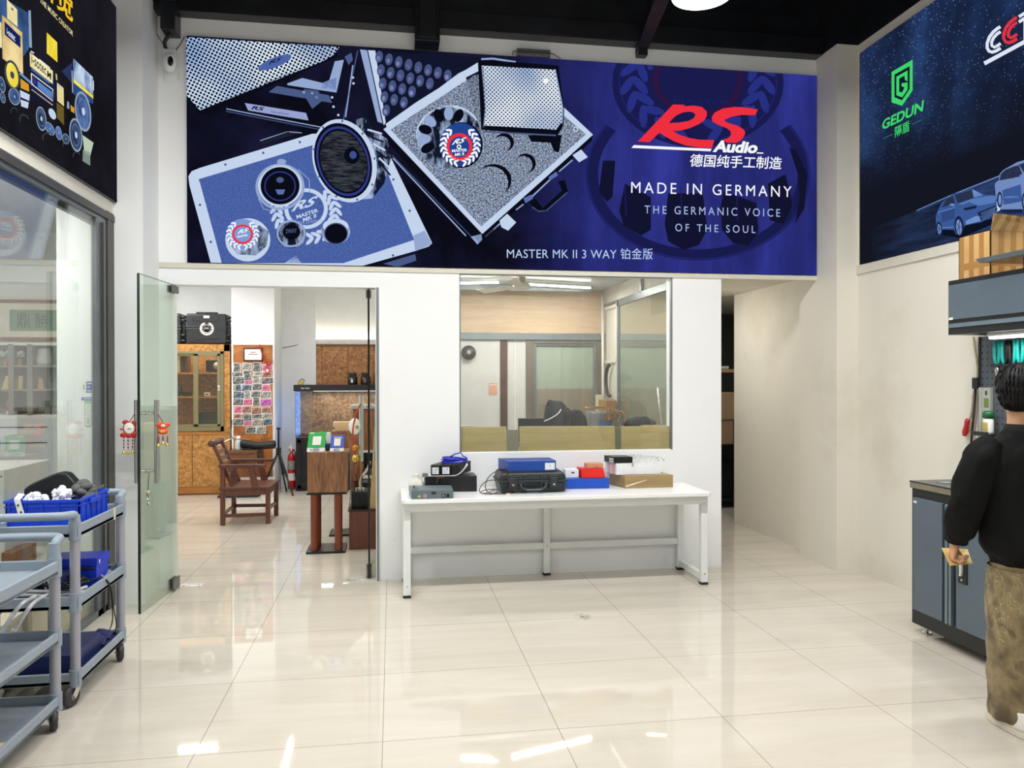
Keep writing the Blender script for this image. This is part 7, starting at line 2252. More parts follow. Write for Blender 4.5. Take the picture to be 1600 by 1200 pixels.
# ---------------------------------------------------------------- the workroom behind the window
YB = 4.668
M_BROWNP = pm('brown_post_paint', '5c4438', 0.4, var=0.08)
M_BFR = pm('bronze_window_frame', '857b6f', 0.35, 0.4, var=0.06)
M_WPAN = pm('white_door_panel', 'd6d4d1', 0.25, var=0.03)
d1 = MB().box(1.70, 2.208, YB - 0.03, YB + 0.005, 0.02, 2.118, M_WPAN, 0.003)
struct(d1, 'door_1')
d1 = MB().box(2.298, 2.540, YB - 0.025, YB + 0.005, 0.02, 2.118, M_WPAN, 0.003)
d1.box(2.392, 2.402, YB - 0.034, YB - 0.024, 0.9, 2.118, M_IVORY)
struct(d1, 'door_2')
p_ = MB().box(2.208, 2.298, YB - 0.05, YB + 0.005, 0, 2.118, M_BROWNP, 0.004)
p_.cyl((2.252, YB - 0.052, 1.62), (2.252, YB - 0.049, 1.62), 0.006, M_STEEL, seg=10)
struct(p_, 'pillar_workroom')
fr = MB()
for (xa, xb, za, zb) in ((2.540, 2.640, 0.0, 2.118), (3.465, 3.575, 0.0, 2.118), (2.64, 3.465, 2.075, 2.118), (2.64, 3.465, 0.9, 0.98)):
    fr.box(xa, xb, YB - 0.05, YB + 0.005, za, zb, M_BFR, 0.004)
for (xa, xb, za, zb) in ((2.640, 2.675, 0.98, 2.075), (3.43, 3.465, 0.98, 2.075), (2.675, 3.43, 2.05, 2.075)):
    fr.box(xa, xb, YB - 0.035, YB, za, zb, M_ALU, 0.003)
w3 = struct(fr, 'window_3')
MB().box(2.675, 3.43, YB - 0.016, YB - 0.010, 0.98, 2.05, glass('green_window_glass', 'eff3ef', 1.0)).build('pane', w3)
MB().box(2.675, 3.43, YB - 0.004, YB + 0.004, 1.495, 2.05, pm('window_backing', 'dcdcd6', 0.6, var=0.03)).build('upper_backing', w3)
MB().box(2.675, 3.43, YB - 0.004, YB + 0.004, 0.98, 1.495, pm('window_backing_pink', 'c9aea2', 0.6, var=0.06)).build('lower_backing', w3)
struct(MB().box(1.36, 1.70, YB - 0.02, YB + 0.005, 0, 2.118, M_WPAN), 'wall_workroom_strip')
ck = thing('wall_fan', 'round dark wall fan at the edge of the workroom window', 'fan', (1.80, YB - 0.06, 1.96))
MB().lathe([(0.0, 0.06), (0.085, 0.06), (0.092, 0.03), (0.085, 0.0), (0.0, -0.005)], (1.80, YB - 0.10, 1.955), pm('fan_dark', '3a302c', 0.4), 26, 'y').build('guard', ck)
MB().lathe([(0.03, 0.0), (0.025, -0.012), (0.0, -0.014)], (1.80, YB - 0.10, 1.955), pm('fan_hub_grey', 'a8a49c', 0.4), 18, 'y').build('hub', ck)
one(MB().box(2.06, 2.165, YB - 0.034, YB - 0.031, 1.42, 1.57, pm('orange_reflection', 'e0a890', 0.5, var=0.15, scale=10)).box(2.07, 2.155, YB - 0.0346, YB - 0.034, 1.545, 1.555, M_IVORY), 'reflected_patch', 'orange outside reflection painted on the white workroom door', 'reflection_patch')  # orange sheet stands for an outside reflection, painted on the door
# aluminium framed glass partition on the far side
XW = 3.575
fr = MB()
for (ya, yb, za, zb) in ((2.2, 3.96, 2.50, 2.56), (2.2, 3.96, 1.10, 1.14), (3.90, 3.96, 0.0, 2.56), (2.18, 2.24, 0, 2.56), (3.05, 3.10, 2.56, 2.77), (2.2, 4.6, 2.555, 2.58)):
    fr.box(XW - 0.035, XW, ya, yb, za, zb, M_ALU, 0.003)
w4 = struct(fr, 'window_4')
MB().box(XW - 0.022, XW - 0.016, 2.22, 3.92, 1.12, 2.52, glass('grey_window_glass', 'edf0ed', 1.2)).build('pane', w4)
MB().box(XW - 0.012, XW - 0.004, 2.22, 3.92, 1.12, 2.52, pm('partition_backing', 'c4c4bc', 0.6, var=0.05)).build('backing', w4)
fr = MB()
for (ya, yb, za, zb) in ((3.99, 4.03, 1.15, 2.56), (4.0, 4.56, 2.50, 2.54), (4.0, 4.56, 1.82, 1.86)):
    fr.box(XW - 0.03, XW, ya, yb, za, zb, pm('white_trim_paint', 'dcd9d0', 0.4), 0.003)
struct(fr, 'trim_4')
one(MB().tube([(XW - 0.05, 4.52, 0.95), (XW - 0.05, 4.53, 1.6), (XW - 0.055, 4.53, 2.70)], 0.018, pm('white_pipe', 'dedbd2', 0.35), 12), 'conduit_pipe', 'white vertical pipe in the workroom corner', 'pipe')
one(MB().box(XW - 0.20, XW - 0.035, 3.97, 4.49, 0, 1.165, pm('grey_table_top', '8e8d86', 0.45)), 'side_cabinet', 'grey side cabinet under the brown carton in the workroom', 'cabinet')
hs = MB()
pts = [(XW - 0.06, 4.20 - 0.16 * math.cos(a), 1.60 + 0.19 * math.sin(a)) for a in [math.radians(d) for d in range(95, 285, 14)]]
hs.tube(pts, 0.022, M_BLACKM, 12)
one(hs, 'rubber_hose', 'black rubber hose looped on the workroom side wall', 'hose')
one(MB().box(XW - 0.16, XW - 0.04, 3.98, 4.35, 1.17, 1.36, pm('carton_brown_plain', 'a87f52', 0.6, var=0.06), 0.003), 'carton_box', 'brown carton under the black hose in the workroom', 'box')
one(MB().box(XW - 0.16, XW - 0.08, 4.37, 4.50, 1.17, 1.42, pm('cream_carton', 'd9d0b0', 0.6), 0.003), 'carton_box', 'tall cream carton beside the white corner pipe', 'box')
# ceiling fan and tube
fn = thing('ceiling_fan', 'beige ceiling fan in the workroom', 'ceiling fan', (2.245, 3.2, 2.62))
M_FAN = pm('fan_beige', 'd8cfbe', 0.35, var=0.02)
MB().lathe([(0.0, 2.590), (0.06, 2.595), (0.095, 2.61), (0.10, 2.635), (0.075, 2.665), (0.035, 2.675), (0.0, 2.676)], (2.245, 3.2, 0), M_FAN, 28).build('motor', fn)
MB().lathe([(0.040, 2.675), (0.042, 2.69), (0.042, 2.745), (0.050, 2.768)], (2.245, 3.2, 0), pm('fan_canopy_tan', 'cdb594', 0.4), 22).build('canopy', fn)
for k in range(3):
    a = math.radians(10 + 120 * k)
    c_, s_ = math.cos(a), math.sin(a)

    def R(u, v, z):
        return (2.245 + u * c_ - v * s_, 3.2 + u * s_ + v * c_, z)
    MB().hexa([R(.09, -.03, 2.618), R(.62, -.07, 2.60), R(.62, .07, 2.632), R(.09, .03, 2.63), R(.09, -.03, 2.624), R(.62, -.07, 2.606), R(.62, .07, 2.638), R(.09, .03, 2.636)], M_FAN, 0.002).build('blade', fn)
for k, (y, x0) in enumerate(((2.6, 1.5), (4.2, 1.6))):
    one(MB().box(x0, x0 + 1.7, y, y + 0.06, 2.70, 2.768, M_ALU, 0.003), 'ceiling_track', ['aluminium track on the workroom ceiling nearer the window', 'aluminium track on the workroom ceiling by the plywood'][k], 'track')
# work table with clutter, boards leaning on the window
wt = thing('work_table', 'cluttered work table inside the workroom', 'table', (2.4, 2.3, 0))
MB().box(1.40, 3.54, 1.85, 2.75, 1.00, 1.04, pm('grey_table_top', '8e8d86', 0.45, var=0.15), 0.004).build('tabletop', wt)
for (x, y) in ((1.44, 1.89), (3.48, 1.89), (1.44, 2.70), (3.48, 2.70)):
    MB().box(x, x + 0.05, y, y + 0.05, 0, 1.0, M_ALU, 0.003).build('leg', wt)
M_BRD = wood('yellow_plywood', 'bfa96c', 'd6c48c', 2.0, 0, 0.45, dist=2.0)
for k, (xa, xb, zt) in enumerate(((1.402, 1.785, 1.222), (1.895, 2.715, 1.222), (2.770, 3.205, 1.212))):
    one(MB().hexa([(xa, 1.245, 1.0125), (xb, 1.245, 1.0125), (xb, 1.265, 1.0125), (xa, 1.265, 1.0125), (xa, 1.262, zt), (xb, 1.262, zt - 0.006 * (k == 1)), (xb, 1.282, zt - 0.006 * (k == 1)), (xa, 1.282, zt)], M_BRD, 0.002), 'plywood_board',
        ['short pale plywood board at the door end of the window sill', 'long pale plywood board in the middle of the window sill', 'pale plywood board at the passage end of the window sill'][k], 'board')
one(MB().box(1.790, 1.890, 1.27, 1.29, 1.0125, 1.195, pm('grey_green_board', '9b9c82', 0.5, var=0.1)), 'board_offcut', 'grey-green offcut between two plywood boards in the window', 'board')
one(MB().box(2.718, 2.768, 1.27, 1.29, 1.0125, 1.20, pm('dull_green_board', '82826c', 0.5, var=0.1)), 'board_offcut', 'dull green offcut wedged beside the passage end board', 'board')
# backpack
bp = thing('backpack', 'black backpack lying on the work table', 'backpack', (2.5, 2.3, 1.04))
M_NYL = pm('backpack_black', '17181a', 0.7, var=0.15, bump=0.2, bscale=60)
m = MB()
m.loft([[Vector((2.42 + ax * math.cos(t), 2.28 + 0.12 * math.sin(t) * q, z)) for t in [2 * math.pi * k / 20 for k in range(20)]] for ax, q, z in ((0.10, 1, 1.045), (0.12, 1.1, 1.10), (0.118, 1.1, 1.25), (0.10, 1.0, 1.36), (0.06, 0.8, 1.40), (0.02, 0.4, 1.41))], M_NYL)
m.loft([[Vector((2.60 + ax * math.cos(t), 2.27 + 0.11 * math.sin(t), z)) for t in [2 * math.pi * k / 18 for k in range(18)]] for ax, z in ((0.13, 1.045), (0.14, 1.15), (0.12, 1.25), (0.07, 1.31), (0.02, 1.325))], M_NYL)
m.blob((2.36, 2.24, 1.38), (0.035, 0.03, 0.04), M_NYL, 12, 8)
m.build('bag_body', bp)
MB().tube([(2.50, 2.16, 1.34), (2.55, 2.14, 1.30), (2.57, 2.13, 1.20), (2.54, 2.14, 1.12)], 0.010, M_NYL, 8, smooth_path=2).build('strap', bp)
one(MB().tube([(2.50, 2.10, 1.15), (2.54, 2.10, 1.28), (2.50, 2.10, 1.36), (2.45, 2.10, 1.30)], 0.004, pm('dark_red_lead', '4a2326', 0.4), 8, smooth_path=2), 'cable', 'dark red cable draped over the backpack', 'cable')
# copper wire bundle
random.seed(44)
cw_ = MB()
cop = pm('copper_wire', '9a7446', 0.35, 0.6, var=0.2)
for k in range(16):
    a = random.uniform(-.04, .04)
    x1 = 3.02 + random.uniform(-.12, .12)
    cw_.tube([(2.72, 2.3 + a, 1.335 + a * 0.3), (2.85, 2.3 + a, 1.335 + random.uniform(-.01, .015)), (2.95, 2.28 + a, 1.33), (x1 + 0.02, 2.2 + a, 1.32 + random.uniform(-.05, .02)), (x1 - 0.03, 2.15 + a, 1.22 + random.uniform(-.06, .03))], 0.0045, cop, 6, smooth_path=1)
one(cw_, 'wire_bundle', 'bundle of copper coloured wire ends over the work table', 'wire')
one(MB().box(2.76, 3.10, 2.25, 2.45, 1.04, 1.30, pm('grey_machine', '86888a', 0.35, 0.3, var=0.1), 0.015).box(2.84, 2.98, 2.245, 2.25, 1.12, 1.22, pm('machine_blue_label', '4a6c94', 0.4)), 'machine_box', 'grey machine housing with a blue label under the copper wires', 'machine')
one(MB().box(2.00, 2.24, 1.95, 1.99, 1.06, 1.255, M_BLACKM, 0.003).box(2.0, 2.24, 1.93, 2.05, 1.041, 1.06, M_BLACKM, 0.003), 'small_monitor', 'small black monitor frame on the work table', 'monitor')
m = MB()
random.seed(8)
gsh = pm('grey_sheet', 'a8aaa6', 0.3, var=0.12, scale=9)
for k in range(5):
    m.hexa([(1.45 + 0.12 * k, 2.0, 1.045 + 0.012 * k), (1.95 + 0.12 * k, 1.98, 1.045 + 0.012 * k), (1.93 + 0.12 * k, 2.3, 1.06 + 0.012 * k), (1.47 + 0.12 * k, 2.32, 1.06 + 0.012 * k),
            (1.45 + 0.12 * k, 2.0, 1.053 + 0.012 * k), (1.95 + 0.12 * k, 1.98, 1.053 + 0.012 * k), (1.93 + 0.12 * k, 2.3, 1.10 + 0.02 * k), (1.47 + 0.12 * k, 2.32, 1.10 + 0.02 * k)], gsh, 0.003) if k == 0 else None
one(m, 'plastic_sheet', 'grey plastic sheet lying flat on the work table', 'sheet')
for k, (x, y, z, w_, h, colr, lab) in enumerate(((2.28, 2.05, 1.041, 0.10, 0.10, 'b09a92', 'dusty pink carton in front of the backpack'), (1.50, 2.5, 1.041, 0.16, 0.12, 'c8c6bd', 'pale carton at the back of the work table'), (3.22, 2.0, 1.041, 0.26, 0.13, 'a98f62', 'brown tray on the work table by the glass partition'))):
    one(MB().box(x, x + w_, y, y + 0.12, z, z + h, pm('clutter_tone_%d' % k, colr, 0.5, var=0.1), 0.004), 'small_carton', lab, 'box')
one(MB().blob((3.30, 2.35, 1.16), (0.17, 0.12, 0.08), pm('dark_cloth', '3d4042', 0.8, var=0.2, scale=14, bump=0.3, bscale=30), 18, 10, 0.12).box(3.16, 3.46, 2.24, 2.48, 1.041, 1.10, pm('dark_cloth', '3d4042', 0.8)), 'cloth_heap', 'dark cloth crumpled on the work table by the glass partition', 'cloth')
one(MB().tube([(2.20, 1.98, 1.21), (2.30, 2.0, 1.24), (2.40, 2.05, 1.29), (2.43, 2.08, 1.33)], 0.006, cabw, 8, smooth_path=2), 'cable', 'white cable rising from the small monitor', 'cable')
one(MB().tube([(3.40, 1.95, 1.04), (3.37, 1.97, 1.30), (3.35, 1.98, 1.55)], 0.010, M_STEEL, 10), 'metal_rod', 'thin metal rod upright near the glass partition', 'rod')
# storage rack at the end of the passage
rk = thing('storage_rack', 'dark storage rack with cartons at the end of the passage', 'rack', (4.95, 4.3, 0))
for (x, y) in ((4.55, 4.05), (5.6, 4.05), (4.55, 4.55), (5.6, 4.55)):
    MB().box(x, x + 0.04, y, y + 0.04, 0, 2.3, M_BLACKM, 0.002).build('post', rk)
for z in (0.08, 0.75, 1.70):
    MB().box(4.55, 5.64, 4.05, 4.59, z, z + 0.04, wood('rack_board', '8a6a48', 'a98a64', 3, 0) if z > 1 else M_BLACKM, 0.002).build('shelf', rk)
one(MB().box(4.62, 5.10, 4.10, 4.50, 0.795, 1.10, pm('rack_carton_tan', 'a88c6c', 0.6, var=0.05), 0.004), 'carton_box', 'tan carton lower of two on the passage rack', 'box')
one(MB().box(4.60, 5.12, 4.09, 4.50, 1.105, 1.45, pm('rack_carton_tan', 'a88c6c', 0.6, var=0.05), 0.004), 'carton_box', 'tan carton upper of two on the passage rack', 'box')
one(MB().box(4.62, 5.05, 4.12, 4.45, 1.745, 1.78, pm('rack_plastic', 'b9bfbd', 0.3, var=0.2, scale=30), 0.004), 'plastic_tray', 'pale plastic tray on the upper board of the passage rack', 'tray')
one(MB().box(4.60, 5.10, 4.10, 4.50, 0.125, 0.60, pm('rack_black_case', '15171b', 0.4, var=0.1), 0.01), 'black_case', 'black case on the lowest board of the passage rack', 'case')

# ---------------------------------------------------------------- tool cupboards on the cream wall
M_CUPB = pm('cupboard_black_frame', '1e2023', 0.4, var=0.05)
M_CUPG = pm('cupboard_blue_grey', '5d6b78', 0.38, 0.1, var=0.03)
M_CUPL = pm('cupboard_channel', '76868f', 0.3, 0.3, var=0.03)
XF = 4.13
lc = thing('tool_cupboard', 'low black and blue-grey tool cupboard standing in front of the person', 'cupboard', (4.4, -1.15, 0))
YA, YE = -0.600, -1.62
m = MB()
m.box(XF, 4.68, YE, YA, 0.055, 0.915, M_CUPB, 0.003)
m.build('carcass', lc)
m = MB()
m.box(XF - 0.012, 4.70, YE, YA + 0.006, 0.918, 0.955, pm('worktop_edge', '8d8574', 0.4, 0.3, var=0.1, scale=20), 0.002)
wt_ = m.build('worktop', lc)
MB().box(XF - 0.014, 4.70, YE, YA + 0.008, 0.955, 0.963, pm('worktop_dark', '33373a', 0.25, 0.5, var=0.06), 0.001).box(4.22, 4.30, -0.78, -0.70, 0.963, 0.966, M_CUPL).build('top_sheet', wt_)
for (ya, yb, k) in ((-0.632, -0.895, 0), (-1.010, -1.42, 1)):
    dr = MB().box(XF - 0.018, XF + 0.002, yb, ya, 0.150, 0.862, M_CUPG, 0.003).build('door', lc)
    if k == 0:
        MB().box(XF - 0.0195, XF - 0.017, -0.668, -0.640, 0.828, 0.842, M_IVORY).build('label', dr)
    else:
        m = MB().box(XF - 0.026, XF - 0.016, -1.105, -1.035, 0.425, 0.555, M_CUPB, 0.003)
        lk = m.build('lock_plate', dr)
        MB().prism([(XF - 0.027, -1.060, 0.535), (XF - 0.027, -1.078, 0.540), (XF - 0.027, -1.080, 0.50), (XF - 0.027, -1.074, 0.470), (XF - 0.027, -1.060, 0.468), (XF - 0.027, -1.062, 0.495)], (-0.012, 0, 0), pm('lock_lever', 'd8d8d2', 0.3)).cyl((XF - 0.030, -1.070, 0.447), (XF - 0.026, -1.070, 0.447), 0.008, M_STEEL, seg=12).build('lock_lever', lk)
m = MB().box(XF - 0.022, XF + 0.002, -0.945, -0.922, 0.150, 0.862, M_CUPL, 0.002).box(XF - 0.022, XF + 0.002, -0.975, -0.955, 0.150, 0.862, M_CUPL, 0.002)
m.build('handle_channel', lc)
for (x, y) in ((4.19, -0.66), (4.60, -0.66), (4.19, -1.56), (4.60, -1.56)):
    MB().cyl((x, y, 0), (x, y, 0.008), 0.030, M_STEEL, seg=16).cyl((x, y, 0.006), (x, y, 0.06), 0.010, M_STEEL, seg=10).build('foot', lc)
uc = thing('wall_cupboard', 'black and blue-grey wall cupboard above the pegboard', 'cupboard', (4.55, -1.15, 1.89))
XU = 4.36
MB().box(XU, 4.70, -1.72, -0.632, 1.892, 2.236, M_CUPB, 0.003).build('carcass', uc)
fl = MB().box(XU - 0.016, XU + 0.002, -1.70, -0.655, 1.985, 2.205, M_CUPG, 0.003).build('flap_door', uc)
MB().box(XU - 0.0175, XU - 0.0155, -0.695, -0.660, 1.985, 2.0, M_IVORY).build('label', fl)
MB().hexa([(XU - 0.02, -1.70, 1.935), (XU + 0.002, -1.70, 1.935), (XU + 0.002, -0.655, 1.935), (XU - 0.02, -0.655, 1.935), (XU - 0.010, -1.70, 1.962), (XU + 0.002, -1.70, 1.962), (XU + 0.002, -0.655, 1.962), (XU - 0.010, -0.655, 1.962)], M_CUPL, 0.002).build('handle_channel', uc)
ul = thing('strip_light', 'white strip light under the wall cupboard', 'strip light', (4.5, -1.2, 1.87))
MB().box(4.47, 4.53, -1.65, -0.825, 1.872, 1.892, M_WHITEM, 0.004).build('lamp_housing', ul)
MB().box(4.475, 4.525, -1.64, -0.835, 1.856, 1.872, em('strip_glow', 'fffdf4', 5.0), 0.004).build('diffuser', ul)
area('strip_light_lamp', (4.5, -1.25, 1.853), 0.04, 0.8, 5, (1, 1, 0.97))
# pegboard


def peg_mat():
    t = NT('pegboard_steel')
    v = t.coord((1, 1 / 0.042, 1 / 0.042))
    fr_ = t.n('VectorMath', {0: v}, operation='FRACTION').outputs[0]
    s_ = t.n('SeparateXYZ', {0: fr_})
    a = t.math('ABSOLUTE', t.math('SUBTRACT', s_.outputs[1], 0.5))
    b = t.math('ABSOLUTE', t.math('SUBTRACT', s_.outputs[2], 0.5))
    h = t.math('LESS_THAN', t.math('MAXIMUM', a, b), 0.13)
    c = t.mix(h, srgb('596169'), srgb('0c0d0f'))
    return t.done(t.n('BsdfPrincipled', {'Base Color': c, 'Roughness': 0.4, 'Metallic': 0.1}).outputs[0])


pgb = thing('pegboard', 'dark grey steel pegboard under the wall cupboard', 'pegboard', (4.7, -1.1, 0.965))
MB().box(4.690, 4.716, -1.72, -0.515, 0.966, 1.890, peg_mat()).build('board', pgb)
MB().box(4.680, 4.716, -0.520, -0.505, 0.966, 1.890, M_CUPB, 0.002).build('edge_strip', pgb)
sl = thing('spirit_level', 'aluminium spirit level hanging upright on the pegboard', 'level', (4.68, -0.58, 1.05))
MB().box(4.662, 4.688, -0.628, -0.535, 1.02, 1.555, pm('level_aluminium', 'c3c4c0', 0.35, 0.5, var=0.03), 0.003).box(4.656, 4.663, -0.560, -0.540, 1.02, 1.555, pm('level_aluminium', 'c3c4c0', 0.35, 0.5)).build('body', sl)
MB().box(4.659, 4.664, -0.618, -0.580, 1.425, 1.485, pm('vial_green', '6d8a34', 0.2), 0.01).build('vial', sl)
MB().box(4.659, 4.664, -0.606, -0.590, 1.505, 1.535, pm('vial_dark_green', '3a4a22', 0.2), 0.005).build('vial', sl)
bt = thing('glue_bottle', 'small white bottle with a green cap in front of the pegboard', 'bottle', (4.62, -0.68, 1.26))
MB().lathe([(0.0, 0), (0.030, 0.0), (0.031, 0.01), (0.031, 0.085), (0.024, 0.10)], (4.62, -0.665, 1.262), M_IVORY, 20).build('bottle_body', bt)
MB().box(4.588, 4.592, -0.69, -0.655, 1.275, 1.335, pm('label_yellow', 'c9b25a', 0.4), 0.001).build('label', bt)
MB().lathe([(0.034, 0), (0.034, 0.035), (0.022, 0.045), (0.0, 0.046)], (4.62, -0.665, 1.362), pm('cap_green', '1f6a3c', 0.35), 20).build('cap', bt)
one(MB().box(4.55, 4.69, -0.74, -0.60, 1.248, 1.261, M_CUPB, 0.002).box(4.55, 4.556, -0.74, -0.60, 1.261, 1.275, M_CUPB), 'bottle_rack', 'little black steel ledge holding the green-capped bottle', 'rack')
one(MB().box(4.65, 4.69, -0.98, -0.645, 1.690, 1.705, M_CUPB, 0.002), 'tool_rack', 'black tool rack bar on the pegboard holding pliers', 'rack')
M_TEAL = pm('grip_teal', '1fb3ab', 0.35, var=0.06)
for k in range(5):
    y = -0.690 - 0.062 * k
    t = thing('pliers', 'pliers with teal grips, %s from the pegboard edge' % ['first', 'second', 'third', 'fourth', 'fifth'][k], 'pliers', (4.66, y, 1.60), 0, 'teal pliers on the rack')
    for sg in (-1, 1):
        MB().tube([(4.662, y + 0.006 * sg, 1.70), (4.660, y + 0.018 * sg, 1.74), (4.660, y + 0.022 * sg, 1.80), (4.660, y + 0.016 * sg, 1.852)], [0.008, 0.012, 0.0125, 0.010], M_TEAL if (k + sg) % 3 else M_BLACKM, 10).build('grip', t)
    MB().tube([(4.662, y, 1.705), (4.662, y, 1.66), (4.662, y, 1.60)], [0.012, 0.014, 0.005], M_STEEL, 10).build('jaw', t)
hb = thing('rope_handle', 'off-white cord with a red handle hanging from the wall cupboard', 'cord', (4.69, -0.40, 1.27))
MB().tube([(4.69, -0.455, 1.892), (4.69, -0.468, 1.80), (4.69, -0.492, 1.70), (4.69, -0.490, 1.60), (4.69, -0.452, 1.52), (4.69, -0.447, 1.43), (4.69, -0.435, 1.37), (4.69, -0.415, 1.335)], 0.0075, pm('cord_offwhite', 'b5a98e', 0.8, var=0.1, scale=60), 8, smooth_path=2).build('cord', hb)
MB().tube([(4.685, -0.412, 1.340), (4.685, -0.405, 1.325), (4.685, -0.398, 1.30), (4.685, -0.385, 1.25), (4.685, -0.378, 1.225)], [0.014, 0.018, 0.015, 0.020, 0.013], pm('handle_red', 'c0241e', 0.3), 14).build('handle', hb)
one(MB().box(4.66, 4.716, -0.515, -0.470, 1.545, 1.62, M_BLACKM, 0.008), 'wall_hook', 'black plastic hook at the side of the pegboard', 'hook')
one(MB().tube([(4.69, -0.475, 1.56), (4.70, -0.40, 0.98)], 0.008, pm('dark_red_rod', '3a211c', 0.4), 10).tube([(4.70, -0.40, 0.98), (4.70, -0.39, 0.0)], 0.008, pm('dark_red_rod', '3a211c', 0.4), 10), 'thin_rod', 'thin dark rod leaning on the cream wall beside the pegboard', 'rod')
# carton and panel on the wall cupboard


def kraft_mat():
    t = NT('kraft_carton')
    v = t.coord()
    s_ = t.n('SeparateXYZ', {0: v})
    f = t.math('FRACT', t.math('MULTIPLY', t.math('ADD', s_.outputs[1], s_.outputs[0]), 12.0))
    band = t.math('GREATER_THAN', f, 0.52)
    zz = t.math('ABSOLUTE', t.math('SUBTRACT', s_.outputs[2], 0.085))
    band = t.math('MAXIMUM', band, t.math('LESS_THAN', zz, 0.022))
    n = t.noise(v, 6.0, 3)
    c = t.mix(band, t.ramp(n, [(0.3, srgb('c39a63')), (0.7, srgb('cfa970'))]), srgb('a97e45'))  # pale stripes between tape bands put tape reflections into the colour
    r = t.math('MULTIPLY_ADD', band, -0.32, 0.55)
    return t.done(t.n('BsdfPrincipled', {'Base Color': c, 'Roughness': r}).outputs[0])


ct = thing('carton_box', 'open brown taped carton on top of the wall cupboard', 'box', (4.58, -0.76, 2.237))
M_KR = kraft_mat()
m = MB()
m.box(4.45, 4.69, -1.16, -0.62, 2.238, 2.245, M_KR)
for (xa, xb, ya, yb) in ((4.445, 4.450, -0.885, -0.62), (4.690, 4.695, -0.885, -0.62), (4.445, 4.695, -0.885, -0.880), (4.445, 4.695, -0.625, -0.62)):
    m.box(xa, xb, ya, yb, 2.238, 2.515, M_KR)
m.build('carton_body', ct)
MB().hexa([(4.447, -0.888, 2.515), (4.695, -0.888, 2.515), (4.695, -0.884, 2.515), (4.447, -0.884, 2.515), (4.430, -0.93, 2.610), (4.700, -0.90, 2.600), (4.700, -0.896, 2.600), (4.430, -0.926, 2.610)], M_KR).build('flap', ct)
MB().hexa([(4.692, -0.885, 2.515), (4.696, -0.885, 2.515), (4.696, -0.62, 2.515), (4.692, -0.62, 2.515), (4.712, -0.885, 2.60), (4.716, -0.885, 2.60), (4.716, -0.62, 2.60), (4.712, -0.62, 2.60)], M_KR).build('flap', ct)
one(MB().hexa([(4.30, -1.60, 2.300), (4.60, -1.60, 2.300), (4.60, -0.97, 2.300), (4.30, -0.97, 2.300), (4.28, -1.60, 2.325), (4.62, -1.60, 2.325), (4.62, -0.955, 2.325), (4.28, -0.955, 2.325)], M_CUPL, 0.002).box(4.38, 4.56, -1.58, -1.20, 2.2365, 2.30, M_CUPB, 0.003), 'steel_tray', 'pale blue-grey steel tray on the wall cupboard beside the carton', 'tray')
# ---------------------------------------------------------------- the person at the cupboard
M_SKIN = pm('skin', 'd9a27e', 0.5, var=0.04, scale=10)
M_HAIR = pm('black_hair', '0b0b0d', 0.55, var=0.3, scale=30, stretch=(1, 1, 0.25), bump=0.3, bscale=90, spec=0.3)
M_SWEAT = pm('black_sweater', '0c0d0e', 0.85, var=0.12, scale=5, bump=0.15, bscale=14, spec=0.25)


def trouser_mat():
    t = NT('camouflage_cloth')
    v = t.coord((1, 1, 0.8))
    n = t.noise(v, 7.5, 3, 0.55, 0.4)
    c = t.ramp(n, [(0.36, srgb('5a4c38')), (0.47, srgb('7d6d50')), (0.56, srgb('94835f')), (0.66, srgb('6b5c43'))])
    w_ = t.n('TexNoise', {'Vector': t.coord((1, 1, 0.55), 'Object', (0.6, 0.3, 0)), 'Scale': 11.0, 'Detail': 3.0, 'Distortion': 2.5}).outputs[0]
    tw = t.math('LESS_THAN', t.math('ABSOLUTE', t.math('SUBTRACT', w_, 0.5)), 0.012)
    patch = t.ramp(t.noise(v, 4.0, 2), [(0.48, (0, 0, 0, 1)), (0.6, (1, 1, 1, 1))])
    c = t.mix(t.math('MULTIPLY', t.math('MULTIPLY', tw, patch), 0.7), c, srgb('c3b691'))
    b = t.n('BsdfPrincipled', {'Base Color': c, 'Roughness': 0.8, 'Sheen Weight': 0.1})
    bn = t.n('Bump', {'Strength': 0.25, 'Distance': 0.01, 'Height': t.noise(v, 9.0, 3)})
    t.t.links.new(bn.outputs[0], b.inputs['Normal'])
    return t.done(b.outputs[0])


M_TROU = trouser_mat()
pe = thing('person', 'person in a black sweater and camouflage trousers standing at the tool cupboard, seen from behind', 'person', (3.752, -1.90, 0), math.radians(-6))
PW = wm(pe)


def pmb():
    m = MB()
    m.T = PW
    return m


def ring(c, rx, ry, n=24, ax=None, tilt=(0, 0, 0), wob=0.0):
    R = Euler(tilt).to_matrix()
    return [Vector(c) + R @ Vector((rx * math.cos(t) * (1 + random.uniform(-wob, wob)), ry * math.sin(t) * (1 + random.uniform(-wob, wob)), 0)) for t in [2 * math.pi * k / n for k in range(n)]]


def limb(pts, rads, n=16, flat=1.0):
    """rings square to a bent path"""
    P = [Vector(p) for p in pts]
    out, prev = [], None
    for i, p in enumerate(P):
        d = (P[min(i + 1, len(P) - 1)] - P[max(i - 1, 0)]).normalized()
        x = Vector((0, 1, 0)) if prev is None else prev
        x = (x - d * x.dot(d)).normalized()
        prev = x
        y = d.cross(x)
        out.append([p + x * rads[i] * math.cos(t) + y * rads[i] * flat * math.sin(t) for t in [2 * math.pi * k / n for k in range(n)]])
    return out


def turn_head(o, a=math.radians(-34)):
    for v in o.data.vertices:
        k = min(1, max(0, (v.co.z - 1.40) / 0.07))
        if k:
            c, s = math.cos(a * k), math.sin(a * k)
            x, y = v.co.x - hx, v.co.y - hy
            v.co.x, v.co.y = hx + x * c - y * s, hy + x * s + y * c
    return o


random.seed(77)
